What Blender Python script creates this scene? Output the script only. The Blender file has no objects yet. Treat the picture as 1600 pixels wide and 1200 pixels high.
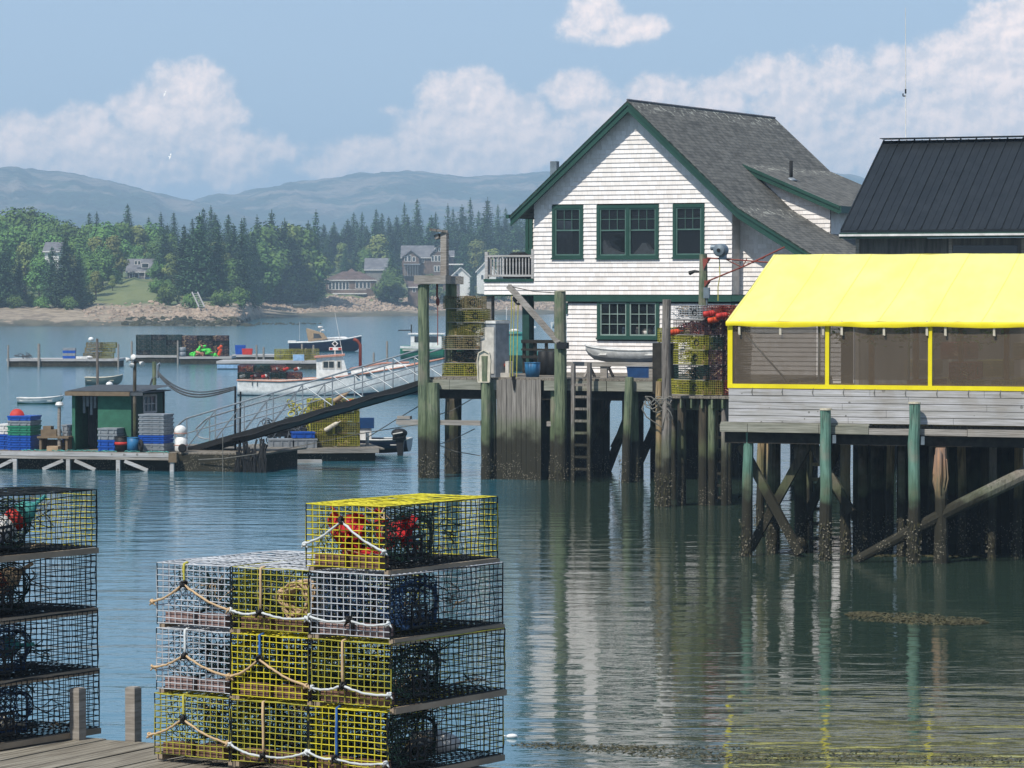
import bpy, math, random
from mathutils import Vector, Matrix, noise
rnd = random.Random(11)
R = math.radians
sin, cos, pi = math.sin, math.cos, math.pi
V = Vector
F_PX, HC = 5400.0, 5.3
TILT = math.atan(145 / F_PX)
SC = bpy.context.scene
COL = SC.collection

# ---------------------------------------------------------------- geometry of the view
def ray(px, py):
    x = (px - 800) / F_PX; y = -(py - 600) / F_PX
    return V((x, cos(TILT) + y * sin(TILT), -sin(TILT) + y * cos(TILT)))
CAM = V((0, 0, HC))
def at(px, py, Y):
    d = ray(px, py); return CAM + d * (Y / d.y)
def onz(px, py, z=0.0):
    d = ray(px, py); return CAM + d * ((z - HC) / d.z)
class Frame:
    """local metres: x along a front, y away from the viewer, z up"""
    def __init__(s, o, deg):
        s.o = V((o[0], o[1], 0)); s.a = R(deg)
        s.ux = V((cos(s.a), -sin(s.a), 0)); s.uy = V((sin(s.a), cos(s.a), 0))
    def w(s, x, y, z=0): return s.o + s.ux * x + s.uy * y + V((0, 0, z))
    def loc(s, px, py, y=0.0):
        d = ray(px, py); t = (s.o.dot(s.uy) + y - CAM.dot(s.uy)) / d.dot(s.uy)
        p = CAM + d * t; q = p - s.o
        return q.dot(s.ux), p.z
    def onz(s, px, py, z=0):
        q = onz(px, py, z) - s.o; return q.dot(s.ux), q.dot(s.uy)

# ---------------------------------------------------------------- mesh builder
class MB:
    def __init__(s): s.v = []; s.f = []; s.m = []
    def add(s, vs, fs, mi=0):
        b = len(s.v); s.v += [tuple(x) for x in vs]
        s.f += [tuple(i + b for i in f) for f in fs]; s.m += [mi] * len(fs)
    def box(s, x0, x1, y0, y1, z0, z1, mi=0):
        s.add([(x0,y0,z0),(x1,y0,z0),(x1,y1,z0),(x0,y1,z0),(x0,y0,z1),(x1,y0,z1),(x1,y1,z1),(x0,y1,z1)],
              [(0,3,2,1),(4,5,6,7),(0,1,5,4),(1,2,6,5),(2,3,7,6),(3,0,4,7)], mi)
    def beam(s, p, q, w, h=None, mi=0, up=V((0,0,1))):
        p = V(p); q = V(q); h = h or w; d = (q - p)
        if d.length < 1e-6: return
        d.normalize()
        if abs(d.dot(up)) > .99: up = V((0,1,0))
        a = d.cross(up).normalized() * w / 2; b = a.cross(d).normalized() * h / 2
        s.add([p-a-b,p+a-b,p+a+b,p-a+b,q-a-b,q+a-b,q+a+b,q-a+b],
              [(0,1,2,3),(4,7,6,5),(0,4,5,1),(1,5,6,2),(2,6,7,3),(3,7,4,0)], mi)
    def tube(s, pts, r, n=8, mi=0, caps=True):
        pts = [V(p) for p in pts]; k = len(pts)
        rs = r if isinstance(r, (list, tuple)) else [r] * k
        vs = []; prev = None
        for i, p in enumerate(pts):
            d = (pts[min(i+1,k-1)] - pts[max(i-1,0)])
            d = d.normalized() if d.length > 1e-9 else V((0,0,1))
            if prev is None:
                up = V((0,0,1)) if abs(d.z) < .9 else V((1,0,0))
                a = d.cross(up).normalized()
            else:
                a = (prev - d * prev.dot(d)); a = a.normalized() if a.length > 1e-6 else d.orthogonal().normalized()
            prev = a; b = d.cross(a)
            for j in range(n):
                t = 2*pi*j/n; vs.append(p + (a*cos(t) + b*sin(t)) * rs[i])
        fs = [(i*n+j, i*n+(j+1)%n, (i+1)*n+(j+1)%n, (i+1)*n+j) for i in range(k-1) for j in range(n)]
        if caps: fs += [tuple(range(n-1,-1,-1)), tuple((k-1)*n+j for j in range(n))]
        s.add(vs, fs, mi)
    def lathe(s, c, prof, n=16, mi=0, ax=None):
        c = V(c); vs = []; M = None
        if ax: M = V((0,0,1)).rotation_difference(V(ax)).to_matrix()
        for r, z in prof:
            for j in range(n):
                q = V((r*cos(2*pi*j/n), r*sin(2*pi*j/n), z))
                vs.append(c + (M @ q if M else q))
        k = len(prof)
        fs = [(i*n+j, i*n+(j+1)%n, (i+1)*n+(j+1)%n, (i+1)*n+j) for i in range(k-1) for j in range(n)]
        fs += [tuple(range(n-1,-1,-1)), tuple((k-1)*n+j for j in range(n))]
        s.add(vs, fs, mi)
    def ball(s, c, rx, ry=None, rz=None, n=12, m=8, mi=0, jit=0):
        ry = ry or rx; rz = rz or rx; c = V(c); vs = [c + V((0,0,-rz))]
        for i in range(1, m):
            a = -pi/2 + pi*i/m
            for j in range(n):
                t = 2*pi*j/n; k = 1 + rnd.uniform(-jit, jit)
                vs.append(c + V((rx*cos(a)*cos(t)*k, ry*cos(a)*sin(t)*k, rz*sin(a)*k)))
        vs.append(c + V((0,0,rz))); L = len(vs) - 1
        fs = [(0, 1+(j+1)%n, 1+j) for j in range(n)]
        fs += [(1+i*n+j, 1+i*n+(j+1)%n, 1+(i+1)*n+(j+1)%n, 1+(i+1)*n+j) for i in range(m-2) for j in range(n)]
        fs += [(1+(m-2)*n+j, 1+(m-2)*n+(j+1)%n, L) for j in range(n)]
        s.add(vs, fs, mi)
    def prism(s, pts, vec, mi=0):
        pts = [V(p) for p in pts]; n = len(pts); vec = V(vec)
        s.add(pts + [p + vec for p in pts],
              [tuple(range(n-1,-1,-1)), tuple(range(n, 2*n))] + [(i,(i+1)%n,n+(i+1)%n,n+i) for i in range(n)], mi)
    def ring(s, c, r, t, ax=(0,1,0), n=14, k=5, mi=0):
        M = V((0,0,1)).rotation_difference(V(ax)).to_matrix(); c = V(c)
        s.tube([c + M @ V((r*cos(2*pi*j/n), r*sin(2*pi*j/n), 0)) for j in range(n+1)], t, k, mi, False)
    def build(s, name, mats, parent=None, smooth=False, fix=False):
        me = bpy.data.meshes.new(name); me.from_pydata(s.v, [], s.f)
        mats = mats if isinstance(mats, (list, tuple)) else [mats]
        for m in mats: me.materials.append(m)
        if len(mats) > 1: me.polygons.foreach_set('material_index', s.m)
        if smooth: me.polygons.foreach_set('use_smooth', [True]*len(s.f))
        if fix:
            import bmesh
            bm = bmesh.new(); bm.from_mesh(me); bmesh.ops.recalc_face_normals(bm, faces=bm.faces); bm.to_mesh(me); bm.free()
        me.update()
        o = bpy.data.objects.new(name, me); COL.objects.link(o)
        if parent: o.parent = parent
        return o

def T(name, label, cat, loc=(0,0,0), rz=0.0, group=None):
    o = bpy.data.objects.new(name, None); COL.objects.link(o)
    o.location = loc; o.rotation_euler = (0, 0, rz); o.empty_display_size = .2
    o['label'] = label; o['category'] = cat
    if group: o['group'] = group
    return o
def tag(o, label, cat, group=None, loc=None, rz=None):
    o['label'] = label; o['category'] = cat
    if group: o['group'] = group
    if loc is not None: o.location = loc
    if rz is not None: o.rotation_euler = (0, 0, rz)
    return o
def struct(o): o['kind'] = 'structure'; return o
def cp(root, loc, rz, label=None, group=None, scale=None):
    def c_(o, par):
        c = o.copy(); COL.objects.link(c)
        if par: c.parent = par
        for ch in KIDS.get(o.name, ()): c_(ch, c)
        return c
    if root.name not in KIDS: _index(root)
    r = c_(root, None); r.location = loc; r.rotation_euler = (0, 0, rz)
    if label: r['label'] = label
    if group: r['group'] = group
    if scale: r.scale = scale
    return r
KIDS = {}
def _index(root):
    ch = [o for o in bpy.data.objects if o.parent == root]
    KIDS[root.name] = ch
    for c in ch: _index(c)

# ---------------------------------------------------------------- materials
def H(h):
    h = h.lstrip('#'); c = [int(h[i:i+2], 16)/255 for i in (0,2,4)]
    return tuple(x/12.92 if x <= .04045 else ((x+.055)/1.055)**2.4 for x in c) + (1,)
class N:
    def __init__(s, m): s.t = m.node_tree; s.n = s.t.nodes; s.l = s.t.links
    def __call__(s, kind, ins=None, **kw):
        nd = s.n.new('ShaderNode' + kind)
        for k, v in kw.items(): setattr(nd, k, v)
        for k, v in (ins or {}).items(): s.set(nd, k, v)
        return nd
    def set(s, nd, k, v):
        i = nd.inputs[k]
        if isinstance(v, bpy.types.NodeSocket): s.l.new(v, i)
        elif isinstance(v, bpy.types.Node): s.l.new(v.outputs[0], i)
        else: i.default_value = v
    def math(s, op, a, b=0.0, c=None, clamp=False):
        d = {0: a, 1: b}
        if c is not None: d[2] = c
        n = s('Math', d, operation=op); n.use_clamp = clamp; return n.outputs[0]
    def mix(s, f, a, b, mode='MIX'):
        n = s.n.new('ShaderNodeMix'); n.data_type = 'RGBA'; n.blend_type = mode
        s.set(n, 0, f); s.set(n, 6, a); s.set(n, 7, b); return n.outputs[2]
    def ramp(s, f, stops):
        n = s('ValToRGB', {0: f}); e = n.color_ramp.elements
        while len(e) < len(stops): e.new(.5)
        for i, (p, c) in enumerate(stops):
            e[i].position = p; e[i].color = c if len(c) == 4 else (*c, 1)
        return n.outputs[0]
    def sm(s, v, a, b):
        n = s('MapRange', {0: v, 1: a, 2: b, 3: 0.0, 4: 1.0}, interpolation_type='SMOOTHSTEP'); return n.outputs[0]
def newmat(name):
    m = bpy.data.materials.new(name); m.use_nodes = True
    k = N(m); b = m.node_tree.nodes['Principled BSDF']; return m, k, b
def mul(c, f): return (min(c[0]*f,1), min(c[1]*f,1), min(c[2]*f,1), 1)
def M(name, c1, c2=None, scale=4, stretch=(1,1,1), rough=.75, metal=0.0, bump=.3, bd=.01, tide=False, contrast=1.0,
      spots=None, seams=None, c3=None, rand=.0, coord='Object', trans=0.0, crack=None):
    """base colour drifting between two tones by noise; optional seams, tide marks, spots"""
    m, k, b = newmat(name)
    c1 = H(c1) if isinstance(c1, str) else c1
    c2 = H(c2) if isinstance(c2, str) else (c2 or mul(c1, .7))
    tc = k('TexCoord').outputs[coord]
    mp = k('Mapping', {0: tc, 3: (stretch[0]*scale, stretch[1]*scale, stretch[2]*scale)})
    nz = k('TexNoise', {'Vector': mp, 'Scale': 1.0, 'Detail': 5.0, 'Roughness': .62})
    f = k.sm(nz.outputs[0], .5 - .22/contrast, .5 + .22/contrast)
    col = k.mix(f, c1, c2)
    n2 = k('TexNoise', {'Vector': tc, 'Scale': .6, 'Detail': 3.0})
    col = k.mix(k.math('MULTIPLY', k.sm(n2.outputs[0], .42, .68), .35), col, H(c3) if c3 else mul(c2, .8))
    hgt = nz.outputs[0]
    if seams:      # (axis 0/1/2, spacing, width, colour)
        sp = k('SeparateXYZ', {0: tc})
        for ax, d, w, cc in seams:
            q = k.math('FRACT', k.math('DIVIDE', sp.outputs[ax], d))
            e = k.math('LESS_THAN', q, w / d)
            cell = k('TexWhiteNoise', {1: k.math('FLOOR', k.math('DIVIDE', sp.outputs[ax], d))}, noise_dimensions='1D')
            col = k.mix(k.math('MULTIPLY', cell.outputs[0], .3 if d < .5 else .0), col, mul(c2, .55))
            col = k.mix(e, col, H(cc) if isinstance(cc, str) else cc)
    if spots:      # (scale, threshold, colour)
        for sc, th, cc in spots:
            vo = k('TexVoronoi', {'Vector': tc, 'Scale': sc})
            n3 = k('TexNoise', {'Vector': tc, 'Scale': sc*.25})
            e = k.math('LESS_THAN', k.math('ADD', vo.outputs[0], k.math('MULTIPLY', k.math('SUBTRACT', n3.outputs[0], .5), .8)), th)
            col = k.mix(e, col, H(cc))
    if crack:      # weather checks running along the grain: (x,y,z scale), amount
        cs, am = crack; n6 = k('TexNoise', {'Vector': k('Mapping', {0: tc, 3: cs}), 'Scale': 1.0, 'Detail': 4.0, 'Roughness': .6})
        col = k.mix(k.math('MULTIPLY', k.sm(n6.outputs[0], .55, .66), am), col, mul(c2, .35))
        n7 = k('TexNoise', {'Vector': tc, 'Scale': 1.7, 'Detail': 5.0})
        col = k.mix(k.math('MULTIPLY', k.sm(n7.outputs[0], .52, .66), am*.6), col, H('#8a8073'))
        hgt = k.math('SUBTRACT', hgt, k.math('MULTIPLY', n6.outputs[0], 1.2))
    if rand:
        oi = k('ObjectInfo')
        hs = k('HueSaturation', {'Hue': k.math('ADD', .5 - rand*.12, k.math('MULTIPLY', oi.outputs['Random'], rand*.24)),
               'Value': k.math('ADD', 1 - rand, k.math('MULTIPLY', oi.outputs['Random'], 2*rand)), 'Color': col})
        col = hs.outputs[0]
    if tide:
        z = k('SeparateXYZ', {0: k('NewGeometry').outputs[0]}).outputs[2]
        n4 = k('TexNoise', {'Vector': k('NewGeometry').outputs[0], 'Scale': 2.2, 'Detail': 4.0})
        zz = k.math('ADD', z, k.math('MULTIPLY', k.math('SUBTRACT', n4.outputs[0], .5), 1.1))
        alg = k.sm(zz, 2.0, 1.35)
        col = k.mix(k.math('MULTIPLY', alg, .6), col, H('#4f5a3c'))
        col = k.mix(k.sm(zz, 1.45, 1.05), col, H('#2c2a20'))
        vo = k('TexVoronoi', {'Vector': k('NewGeometry').outputs[0], 'Scale': 21.0})
        e = k.math('MULTIPLY', k.math('LESS_THAN', vo.outputs[0], .29), k.math('MULTIPLY', k.sm(zz, 1.05, .35), k.math('GREATER_THAN', n4.outputs[0], .47)))
        col = k.mix(e, col, H('#716b5d'))
    k.set(b, 'Base Color', col); b.inputs['Roughness'].default_value = rough; b.inputs['Metallic'].default_value = metal
    b.inputs['Specular IOR Level'].default_value = .3
    if bump:
        bp = k('Bump', {'Strength': bump, 'Distance': bd, 'Height': hgt}); k.set(b, 'Normal', bp.outputs[0])
    return m
MT = {}
def plain(name, c, rough=.5, metal=0.0, v=.66, sc=5, bump=.1, **kw):
    MT[name] = M(name, c, mul(H(c), v), scale=sc, rough=rough, metal=metal, bump=bump, **kw); return MT[name]
# timber
MT['gray_wood'] = M('gray_wood', '#a29c94', '#6f6961', 3, (1,1,12), .85, bump=.5)
MT['gray_wood_x'] = M('gray_wood_x', '#a8a39c', '#77726b', 3, (.5,6,14), .85, bump=.5, crack=((1.1,20,30), .5))
MT['deck_wood'] = M('deck_wood', '#8b8478', '#5d574d', 2.5, (9,.6,9), .9, bump=.5, contrast=1.3)
MT['near_deck'] = M('near_deck', '#928c7e', '#625b50', 3, (22,.7,22), .9, bump=.7, contrast=1.6)
MT['fascia'] = M('fascia', '#98978b', '#6c6d60', 2, (.6,4,12), .85, bump=.4, crack=((1.1,20,30), .5))
MT['board_wall'] = M('board_wall', '#98928a', '#6a655e', 3, (10,10,.5), .88, bump=.4, tide=True, seams=[(0,.15,.012,'#1c1a17')])
MT['white_board'] = M('white_board', '#bdbcbe', '#97958f', 3, (.5,4,12), .8, bump=.4, spots=[(5,.1,'#7b7975')], crack=((1.1,20,30), .5))
MT['pile_green'] = M('pile_green', '#7b8467', '#515f4b', 3, (4,4,.5), .88, bump=.6, bd=.02, tide=True, contrast=1.2, crack=((26,26,1.3), .8))
MT['pile_teal'] = M('pile_teal', '#6f9484', '#4d6f60', 3, (4,4,.5), .85, bump=.6, bd=.02, tide=True, crack=((26,26,1.3), .8))
MT['pile_tan'] = M('pile_tan', '#a8916c', '#7d6a4c', 3, (5,5,.6), .85, bump=.7, bd=.02, tide=True, crack=((26,26,1.3), .8))
MT['pile_gray'] = M('pile_gray', '#8f8982', '#5e5852', 3, (5,5,.6), .9, bump=.8, bd=.03, tide=True, crack=((26,26,1.3), .8))
MT['pile_dark'] = M('pile_dark', '#5a5142', '#37332a', 3, (4,4,.5), .9, bump=.6, bd=.02, tide=True, crack=((26,26,1.3), .8))
MT['pile_top'] = M('pile_top', '#c9c3b0', '#a49c86', 20, rough=.9)
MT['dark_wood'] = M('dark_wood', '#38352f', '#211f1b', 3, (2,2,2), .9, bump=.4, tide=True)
# building
def shinglemat():
    m, k, b = newmat('shingle'); tc = k('TexCoord').outputs['Object']; x, y, z = k('SeparateXYZ', {0: tc}).outputs
    row = k.math('FLOOR', k.math('DIVIDE', k.math('SUBTRACT', z, .065), .135))
    ro = k('TexWhiteNoise', {1: row}, noise_dimensions='1D').outputs[0]
    wob = k('TexNoise', {'Vector': k('CombineXYZ', {0: k.math('MULTIPLY', x, 2.1), 1: row}), 'Scale': 1.0}).outputs[0]
    u = k.math('ADD', k.math('DIVIDE', k.math('ADD', x, y), .15), k.math('ADD', k.math('MULTIPLY', ro, 7.0), k.math('MULTIPLY', wob, 1.6)))
    cell = k('TexWhiteNoise', {0: k('CombineXYZ', {0: k.math('FLOOR', u), 1: row})}, noise_dimensions='3D').outputs[0]
    gap = k.math('LESS_THAN', k.math('FRACT', u), .05)
    n1 = k('TexNoise', {'Vector': k('Mapping', {0: tc, 3: (1.2,1.2,.5)}), 'Scale': 1.0, 'Detail': 6.0, 'Roughness': .65}).outputs[0]
    n2 = k('TexNoise', {'Vector': k('Mapping', {0: tc, 3: (14,14,2)}), 'Scale': 1.0, 'Detail': 3.0}).outputs[0]
    col = k.mix(cell, H('#ece7e3'), H('#dad4ce'))
    col = k.mix(k.math('MULTIPLY', k.sm(n1, .5, .72), .35), col, H('#c4bcb2'))
    col = k.mix(k.math('MULTIPLY', k.sm(n2, .5, .7), .18), col, H('#b5aca3'))
    col = k.mix(k.math('MULTIPLY', gap, .38), col, H('#a59b94'))
    k.set(b, 'Base Color', col); b.inputs['Roughness'].default_value = .88; b.inputs['Specular IOR Level'].default_value = .25
    k.set(b, 'Normal', k('Bump', {'Strength': .5, 'Distance': .012, 'Height': k.math('ADD', cell, n2)}).outputs[0]); return m
MT['shingle'] = shinglemat()
MT['green_trim'] = M('green_trim', '#25483e', '#203f36', 2, rough=.5, bump=.15, c3='#2b5045')
MT['light_trim'] = plain('light_trim', '#8fa39a', .5); plain('sash_green', '#54736a', .5); plain('runner_wood', '#9c8c78', .9, bump=.4)
def roofmat(name, c1, c2, course, lich=False, tab=.32):
    m, k, b = newmat(name); tc = k('TexCoord').outputs['UV']
    br = k('TexBrick', {'Vector': tc, 'Color1': H(c1), 'Color2': H(c2), 'Mortar': mul(H(c2), .35), 'Scale': 1.0,
        'Mortar Size': .012, 'Mortar Smooth': .2, 'Bias': 0.0, 'Brick Width': tab, 'Row Height': course}); br.offset = .5
    nz = k('TexNoise', {'Vector': tc, 'Scale': 3.0, 'Detail': 6.0, 'Roughness': .7})
    col = k.mix(k.math('MULTIPLY', k.sm(nz.outputs[0], .4, .65), .45), br.outputs[0], mul(H(c1), 1.5))
    n5 = k('TexNoise', {'Vector': k('Mapping', {0: tc, 3: (2.5, .35, 1)}), 'Scale': 1.0, 'Detail': 4.0})
    col = k.mix(k.math('MULTIPLY', k.sm(n5.outputs[0], .45, .7), .4), col, mul(H(c2), .6))
    if lich:
        y = k('SeparateXYZ', {0: tc}).outputs[1]
        vo = k('TexNoise', {'Vector': tc, 'Scale': 5.5, 'Detail': 3.0})
        e = k.math('MULTIPLY', k.math('GREATER_THAN', vo.outputs[0], .585), k.sm(y, .75, .2))
        col = k.mix(e, col, H('#9b9a8e'))
    k.set(b, 'Base Color', col); b.inputs['Roughness'].default_value = .9
    bp = k('Bump', {'Strength': .6, 'Distance': .02, 'Height': k.math('ADD', br.outputs[1], nz.outputs[0])}); k.set(b, 'Normal', bp.outputs[0])
    return m
MT['roof'] = roofmat('roof', '#66645d', '#464540', .14, True)
MT['metal_roof'] = M('metal_roof', '#2c3033', '#222629', 1.2, (3,3,.3), .42, .35, bump=.06)
MT['roof_gray'] = M('roof_gray', '#78787a', '#5c5c60', .8, rough=.9)
MT['roof_brown'] = M('roof_brown', '#6b5a55', '#54463f', .8, rough=.9)
MT['wall_brown'] = M('wall_brown', '#7a685c', '#5c4e45', .8, rough=.9)
MT['wall_gray'] = M('wall_gray', '#8d8a85', '#6d6a66', .8, rough=.9)
MT['old_wall'] = M('old_wall', '#6e6c68', '#4a4946', 2, (6,6,.6), .9, bump=.3)
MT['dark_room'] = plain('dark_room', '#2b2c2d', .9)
MT['curtain'] = plain('curtain', '#9aa0a4', .9)
m, k, b = newmat('glass'); MT['glass'] = m
b.inputs['Base Color'].default_value = (.02, .026, .03, 1); b.inputs['Roughness'].default_value = .04; b.inputs['Alpha'].default_value = .42
m, k, b = newmat('dark_pane'); MT['dark_pane'] = m
b.inputs['Base Color'].default_value = (.035, .045, .05, 1); b.inputs['Roughness'].default_value = .08
# canvas, screens
MT['canvas'] = M('canvas', '#f6ee98', '#f1e782', 1.3, (1,.5,1), .6, bump=.6, bd=.06, c3='#f3eb8e', seams=[(0,1.03,.02,'#e6da62')])
m = MT['canvas']; k = N(m); b = m.node_tree.nodes['Principled BSDF']; tl = k('BsdfTranslucent', {'Color': H('#f0e060')}); mx = k('MixShader', {0: .25, 1: b.outputs[0], 2: tl.outputs[0]}); k.l.new(mx.outputs[0], m.node_tree.nodes['Material Output'].inputs[0])
MT['yellow_band'] = M('yellow_band', '#ecdc1c', '#dcc812', 2, rough=.55, bump=.1)
m, k, b = newmat('screen'); MT['screen'] = m
tc = k('TexCoord').outputs['Object']; nz = k('TexNoise', {'Vector': tc, 'Scale': 1.3, 'Detail': 4.0})
k.set(b, 'Base Color', k.mix(nz.outputs[0], H('#655746'), H('#4d4235'))); b.inputs['Roughness'].default_value = .6; b.inputs['Alpha'].default_value = .64
# plastics, paints, metals
for nm, c, r_ in [('white','#e4e2dd',.45),('off_white','#cfcac0',.6),('navy','#1d2a45',.3),('blue','#1f55b0',.45),('blue_deep','#17406f',.55),('teal_blue','#2f6e9a',.5),
    ('green_ply','#39705a',.7),('green_dark','#23463d',.6),('red','#c2372f',.6),('orange','#d9512a',.6),('red_cloth','#b3262c',.9),('pale_orange','#c98f79',.6),('gray_tote','#8e9499',.6),
    ('gray_dark','#53585c',.7),('black','#1a1b1c',.6),('rubber','#202122',.8),('tan','#b39a7c',.85),('rust','#8a4438',.7),('green_neon','#57d957',.6),('green_tote','#2e8467',.55),
    ('pale_blue','#8fb4d6',.5),('yellow_rope','#b7b04e',.9),('rope_tan','#c7ab86',.95),('rope_white','#cdd2d2',.95),('rope_blue','#3565a8',.9),('rope_gray','#77756e',.95),('brick','#7d5f50',.95),('brick_pink','#937a74',.95),
    ('wood_brown','#7b6b57',.9),('cream','#d8cfba',.8),('teal','#4d9c93',.6),('skiff_gray','#7d8a84',.6),('skin_white','#f0efea',.4)]:
    plain(nm, c, r_)
plain('alu', '#9aa1a6', .5, .35); plain('galv', '#87939a', .5, .5)
for nm, c in [('wire_yellow','#cfc430'),('wire_white','#bcc0c4'),('wire_black','#12191b'),('wire_lime','#a9a53a'),('wire_olive','#928c40'),('wire_green','#24403a'),('wire_tan','#94875f'),
              ('wire_purple','#4d3a42'),('wire_red','#8d3a33'),('net_green','#17332c'),('net_blue','#27456b'),('net_orange','#a5563c')]:
    plain(nm, c, .6, v=.72, sc=9, bump=0)
# ================================================================ SETTING
def lerp_list(L, x):
    if x <= L[0][0]: return L[0][1]
    for (a, b), (c, d) in zip(L, L[1:]):
        if x <= c: return b + (d-b)*(x-a)/(c-a)
    return L[-1][1]
YW = [(-400,520),(370,520),(385,600),(410,690),(520,705),(650,735),(870,790),(1200,760),(2000,700)]
def px_of(X, Y): return 800 + X/Y*F_PX
def ter(px, Y):
    d = Y - lerp_list(YW, px)
    right = max(0, min(1, (px-390)/80))
    lz = lerp_list([(-60,-3),(0,-.05),(14,.5),(40,2.0),(62,3.3),(120,5.6),(150,7.0),(300,12),(500,15),(5000,30)], d)
    rz_ = lerp_list([(-60,-3),(0,-.05),(45,.7),(52,1.0),(72,3.7),(110,5.3),(150,8.2),(220,12),(400,15),(5000,30)], d)
    z = lz*(1-right) + rz_*right
    # lawn knoll
    k = math.exp(-((px-225)/75)**2 - ((Y-630)/45)**2); z += 1.7*k
    if d > 4: z += .5*noise.noise(V((px*.05, Y*.03, 3)))*min(1, d/60) + .22*noise.noise(V((px*.3, Y*.11, 1)))
    return z
def terrain():
    mb = MB()
    ys = [455+ i*5 for i in range(0, 80)] + [855 + i*12 for i in range(25)] + [1160*1.12**i for i in range(14)]
    pxs = list(range(-500, 2101, 10)); n = len(pxs)
    for Y in ys:
        for px in pxs: mb.v.append(((px-800)/F_PX*Y, Y, ter(px, Y)))
    for i in range(len(ys)-1):
        for j in range(n-1):
            mb.f.append((i*n+j, i*n+j+1, (i+1)*n+j+1, (i+1)*n+j)); mb.m.append(0)
    m, k, b = newmat('shore_ground')
    g = k('NewGeometry').outputs[0]; z = k('SeparateXYZ', {0: g}).outputs[2]
    n1 = k('TexNoise', {'Vector': k('Mapping', {0: g, 3: (.25,.06,.25)}), 'Scale': 1.0, 'Detail': 6.0, 'Roughness': .7})
    zz = k.math('ADD', z, k.math('MULTIPLY', k.math('SUBTRACT', n1.outputs[0], .5), 3.2))
    mud = k.mix(k.sm(n1.outputs[0], .42, .6), H('#5b5744'), H('#3c3d2e'))
    sand = k.mix(k.sm(k('TexNoise', {'Vector': g, 'Scale': .5, 'Detail': 7.0}).outputs[0], .4, .62), H('#9a8b75'), H('#766856'))
    grass = k.mix(k.sm(k('TexNoise', {'Vector': g, 'Scale': .07, 'Detail': 6.0}).outputs[0], .42, .6), H('#56643a'), H('#6d7346'))
    col = k.mix(k.sm(zz, .5, 1.1), mud, sand); col = k.mix(k.sm(zz, 2.6, 3.4), col, grass)
    k.set(b, 'Base Color', col); b.inputs['Roughness'].default_value = .95
    k.set(b, 'Normal', k('Bump', {'Strength': .8, 'Distance': .6, 'Height': n1.outputs[0]}).outputs[0])
    struct(mb.build('shore_ground', m, smooth=True))
terrain()

def hills():
    m, k, b = newmat('mountain')
    g = k('NewGeometry').outputs[0]; z = k('SeparateXYZ', {0: g}).outputs[2]
    n1 = k('TexNoise', {'Vector': k('Mapping', {0: g, 3: (.012,.007,.03)}), 'Scale': 1.0, 'Detail': 8.0, 'Roughness': .72})
    n2 = k('TexNoise', {'Vector': k('Mapping', {0: g, 3: (.04,.012,.1)}), 'Scale': 1.0, 'Detail': 6.0})
    f = k.math('MULTIPLY', k.sm(n1.outputs[0], .47, .6), k.sm(z, 48, 98))
    wood = k.mix(k.sm(n2.outputs[0], .4, .6), H('#2c463c'), H('#1e3631'))  # forest tones shifted towards teal to add distance haze
    k.set(b, 'Base Color', k.mix(k.math('MULTIPLY', f, .7), wood, H('#948578'))); b.inputs['Roughness'].default_value = 1
    k.set(b, 'Normal', k('Bump', {'Strength': 1.0, 'Distance': 12.0, 'Height': n2.outputs[0]}).outputs[0])
    ridges = [([(-300,285),(0,269),(50,268),(110,274),(180,288),(250,306),(310,318),(420,335),(600,352)], 3700, 2300),
              ([(150,352),(250,330),(330,311),(420,296),(480,286),(560,276),(640,270),(690,275),(730,281),(790,276),(850,272),(960,268),(1080,262),(1220,266),(1330,276),(1400,300),(1600,330),(1900,340)], 4300, 2700)]
    for q, (L, Yt, Y0) in enumerate(ridges):
        mb = MB(); xs = list(range(L[0][0], L[-1][0]+1, 8)); rows = 26; n = len(xs)
        for i in range(rows):
            t = i/(rows-3); Y = Y0 + (Yt-Y0)*t
            for px in xs:
                py = lerp_list(L, px); ht = at(px, py, Yt).z
                prof = (sin(min(1, t)*pi/2)**1.5) if t <= 1 else 1-.12*(t-1)*rows/2
                nz = noise.fractal(V((px*.012, t*2.2+q*7, 2)), .8, 2, 5)
                z = 20 + (ht-20)*prof + nz*13*t*(1-min(1, t))*3 + noise.noise(V((px*.09, t*6, 5)))*1.5
                mb.v.append(((px-800)/F_PX*Y, Y, z))
        for i in range(rows-1):
            for j in range(n-1): mb.f.append((i*n+j, i*n+j+1, (i+1)*n+j+1, (i+1)*n+j)); mb.m.append(0)
        struct(mb.build('mountain', m, smooth=True))
hills()

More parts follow.
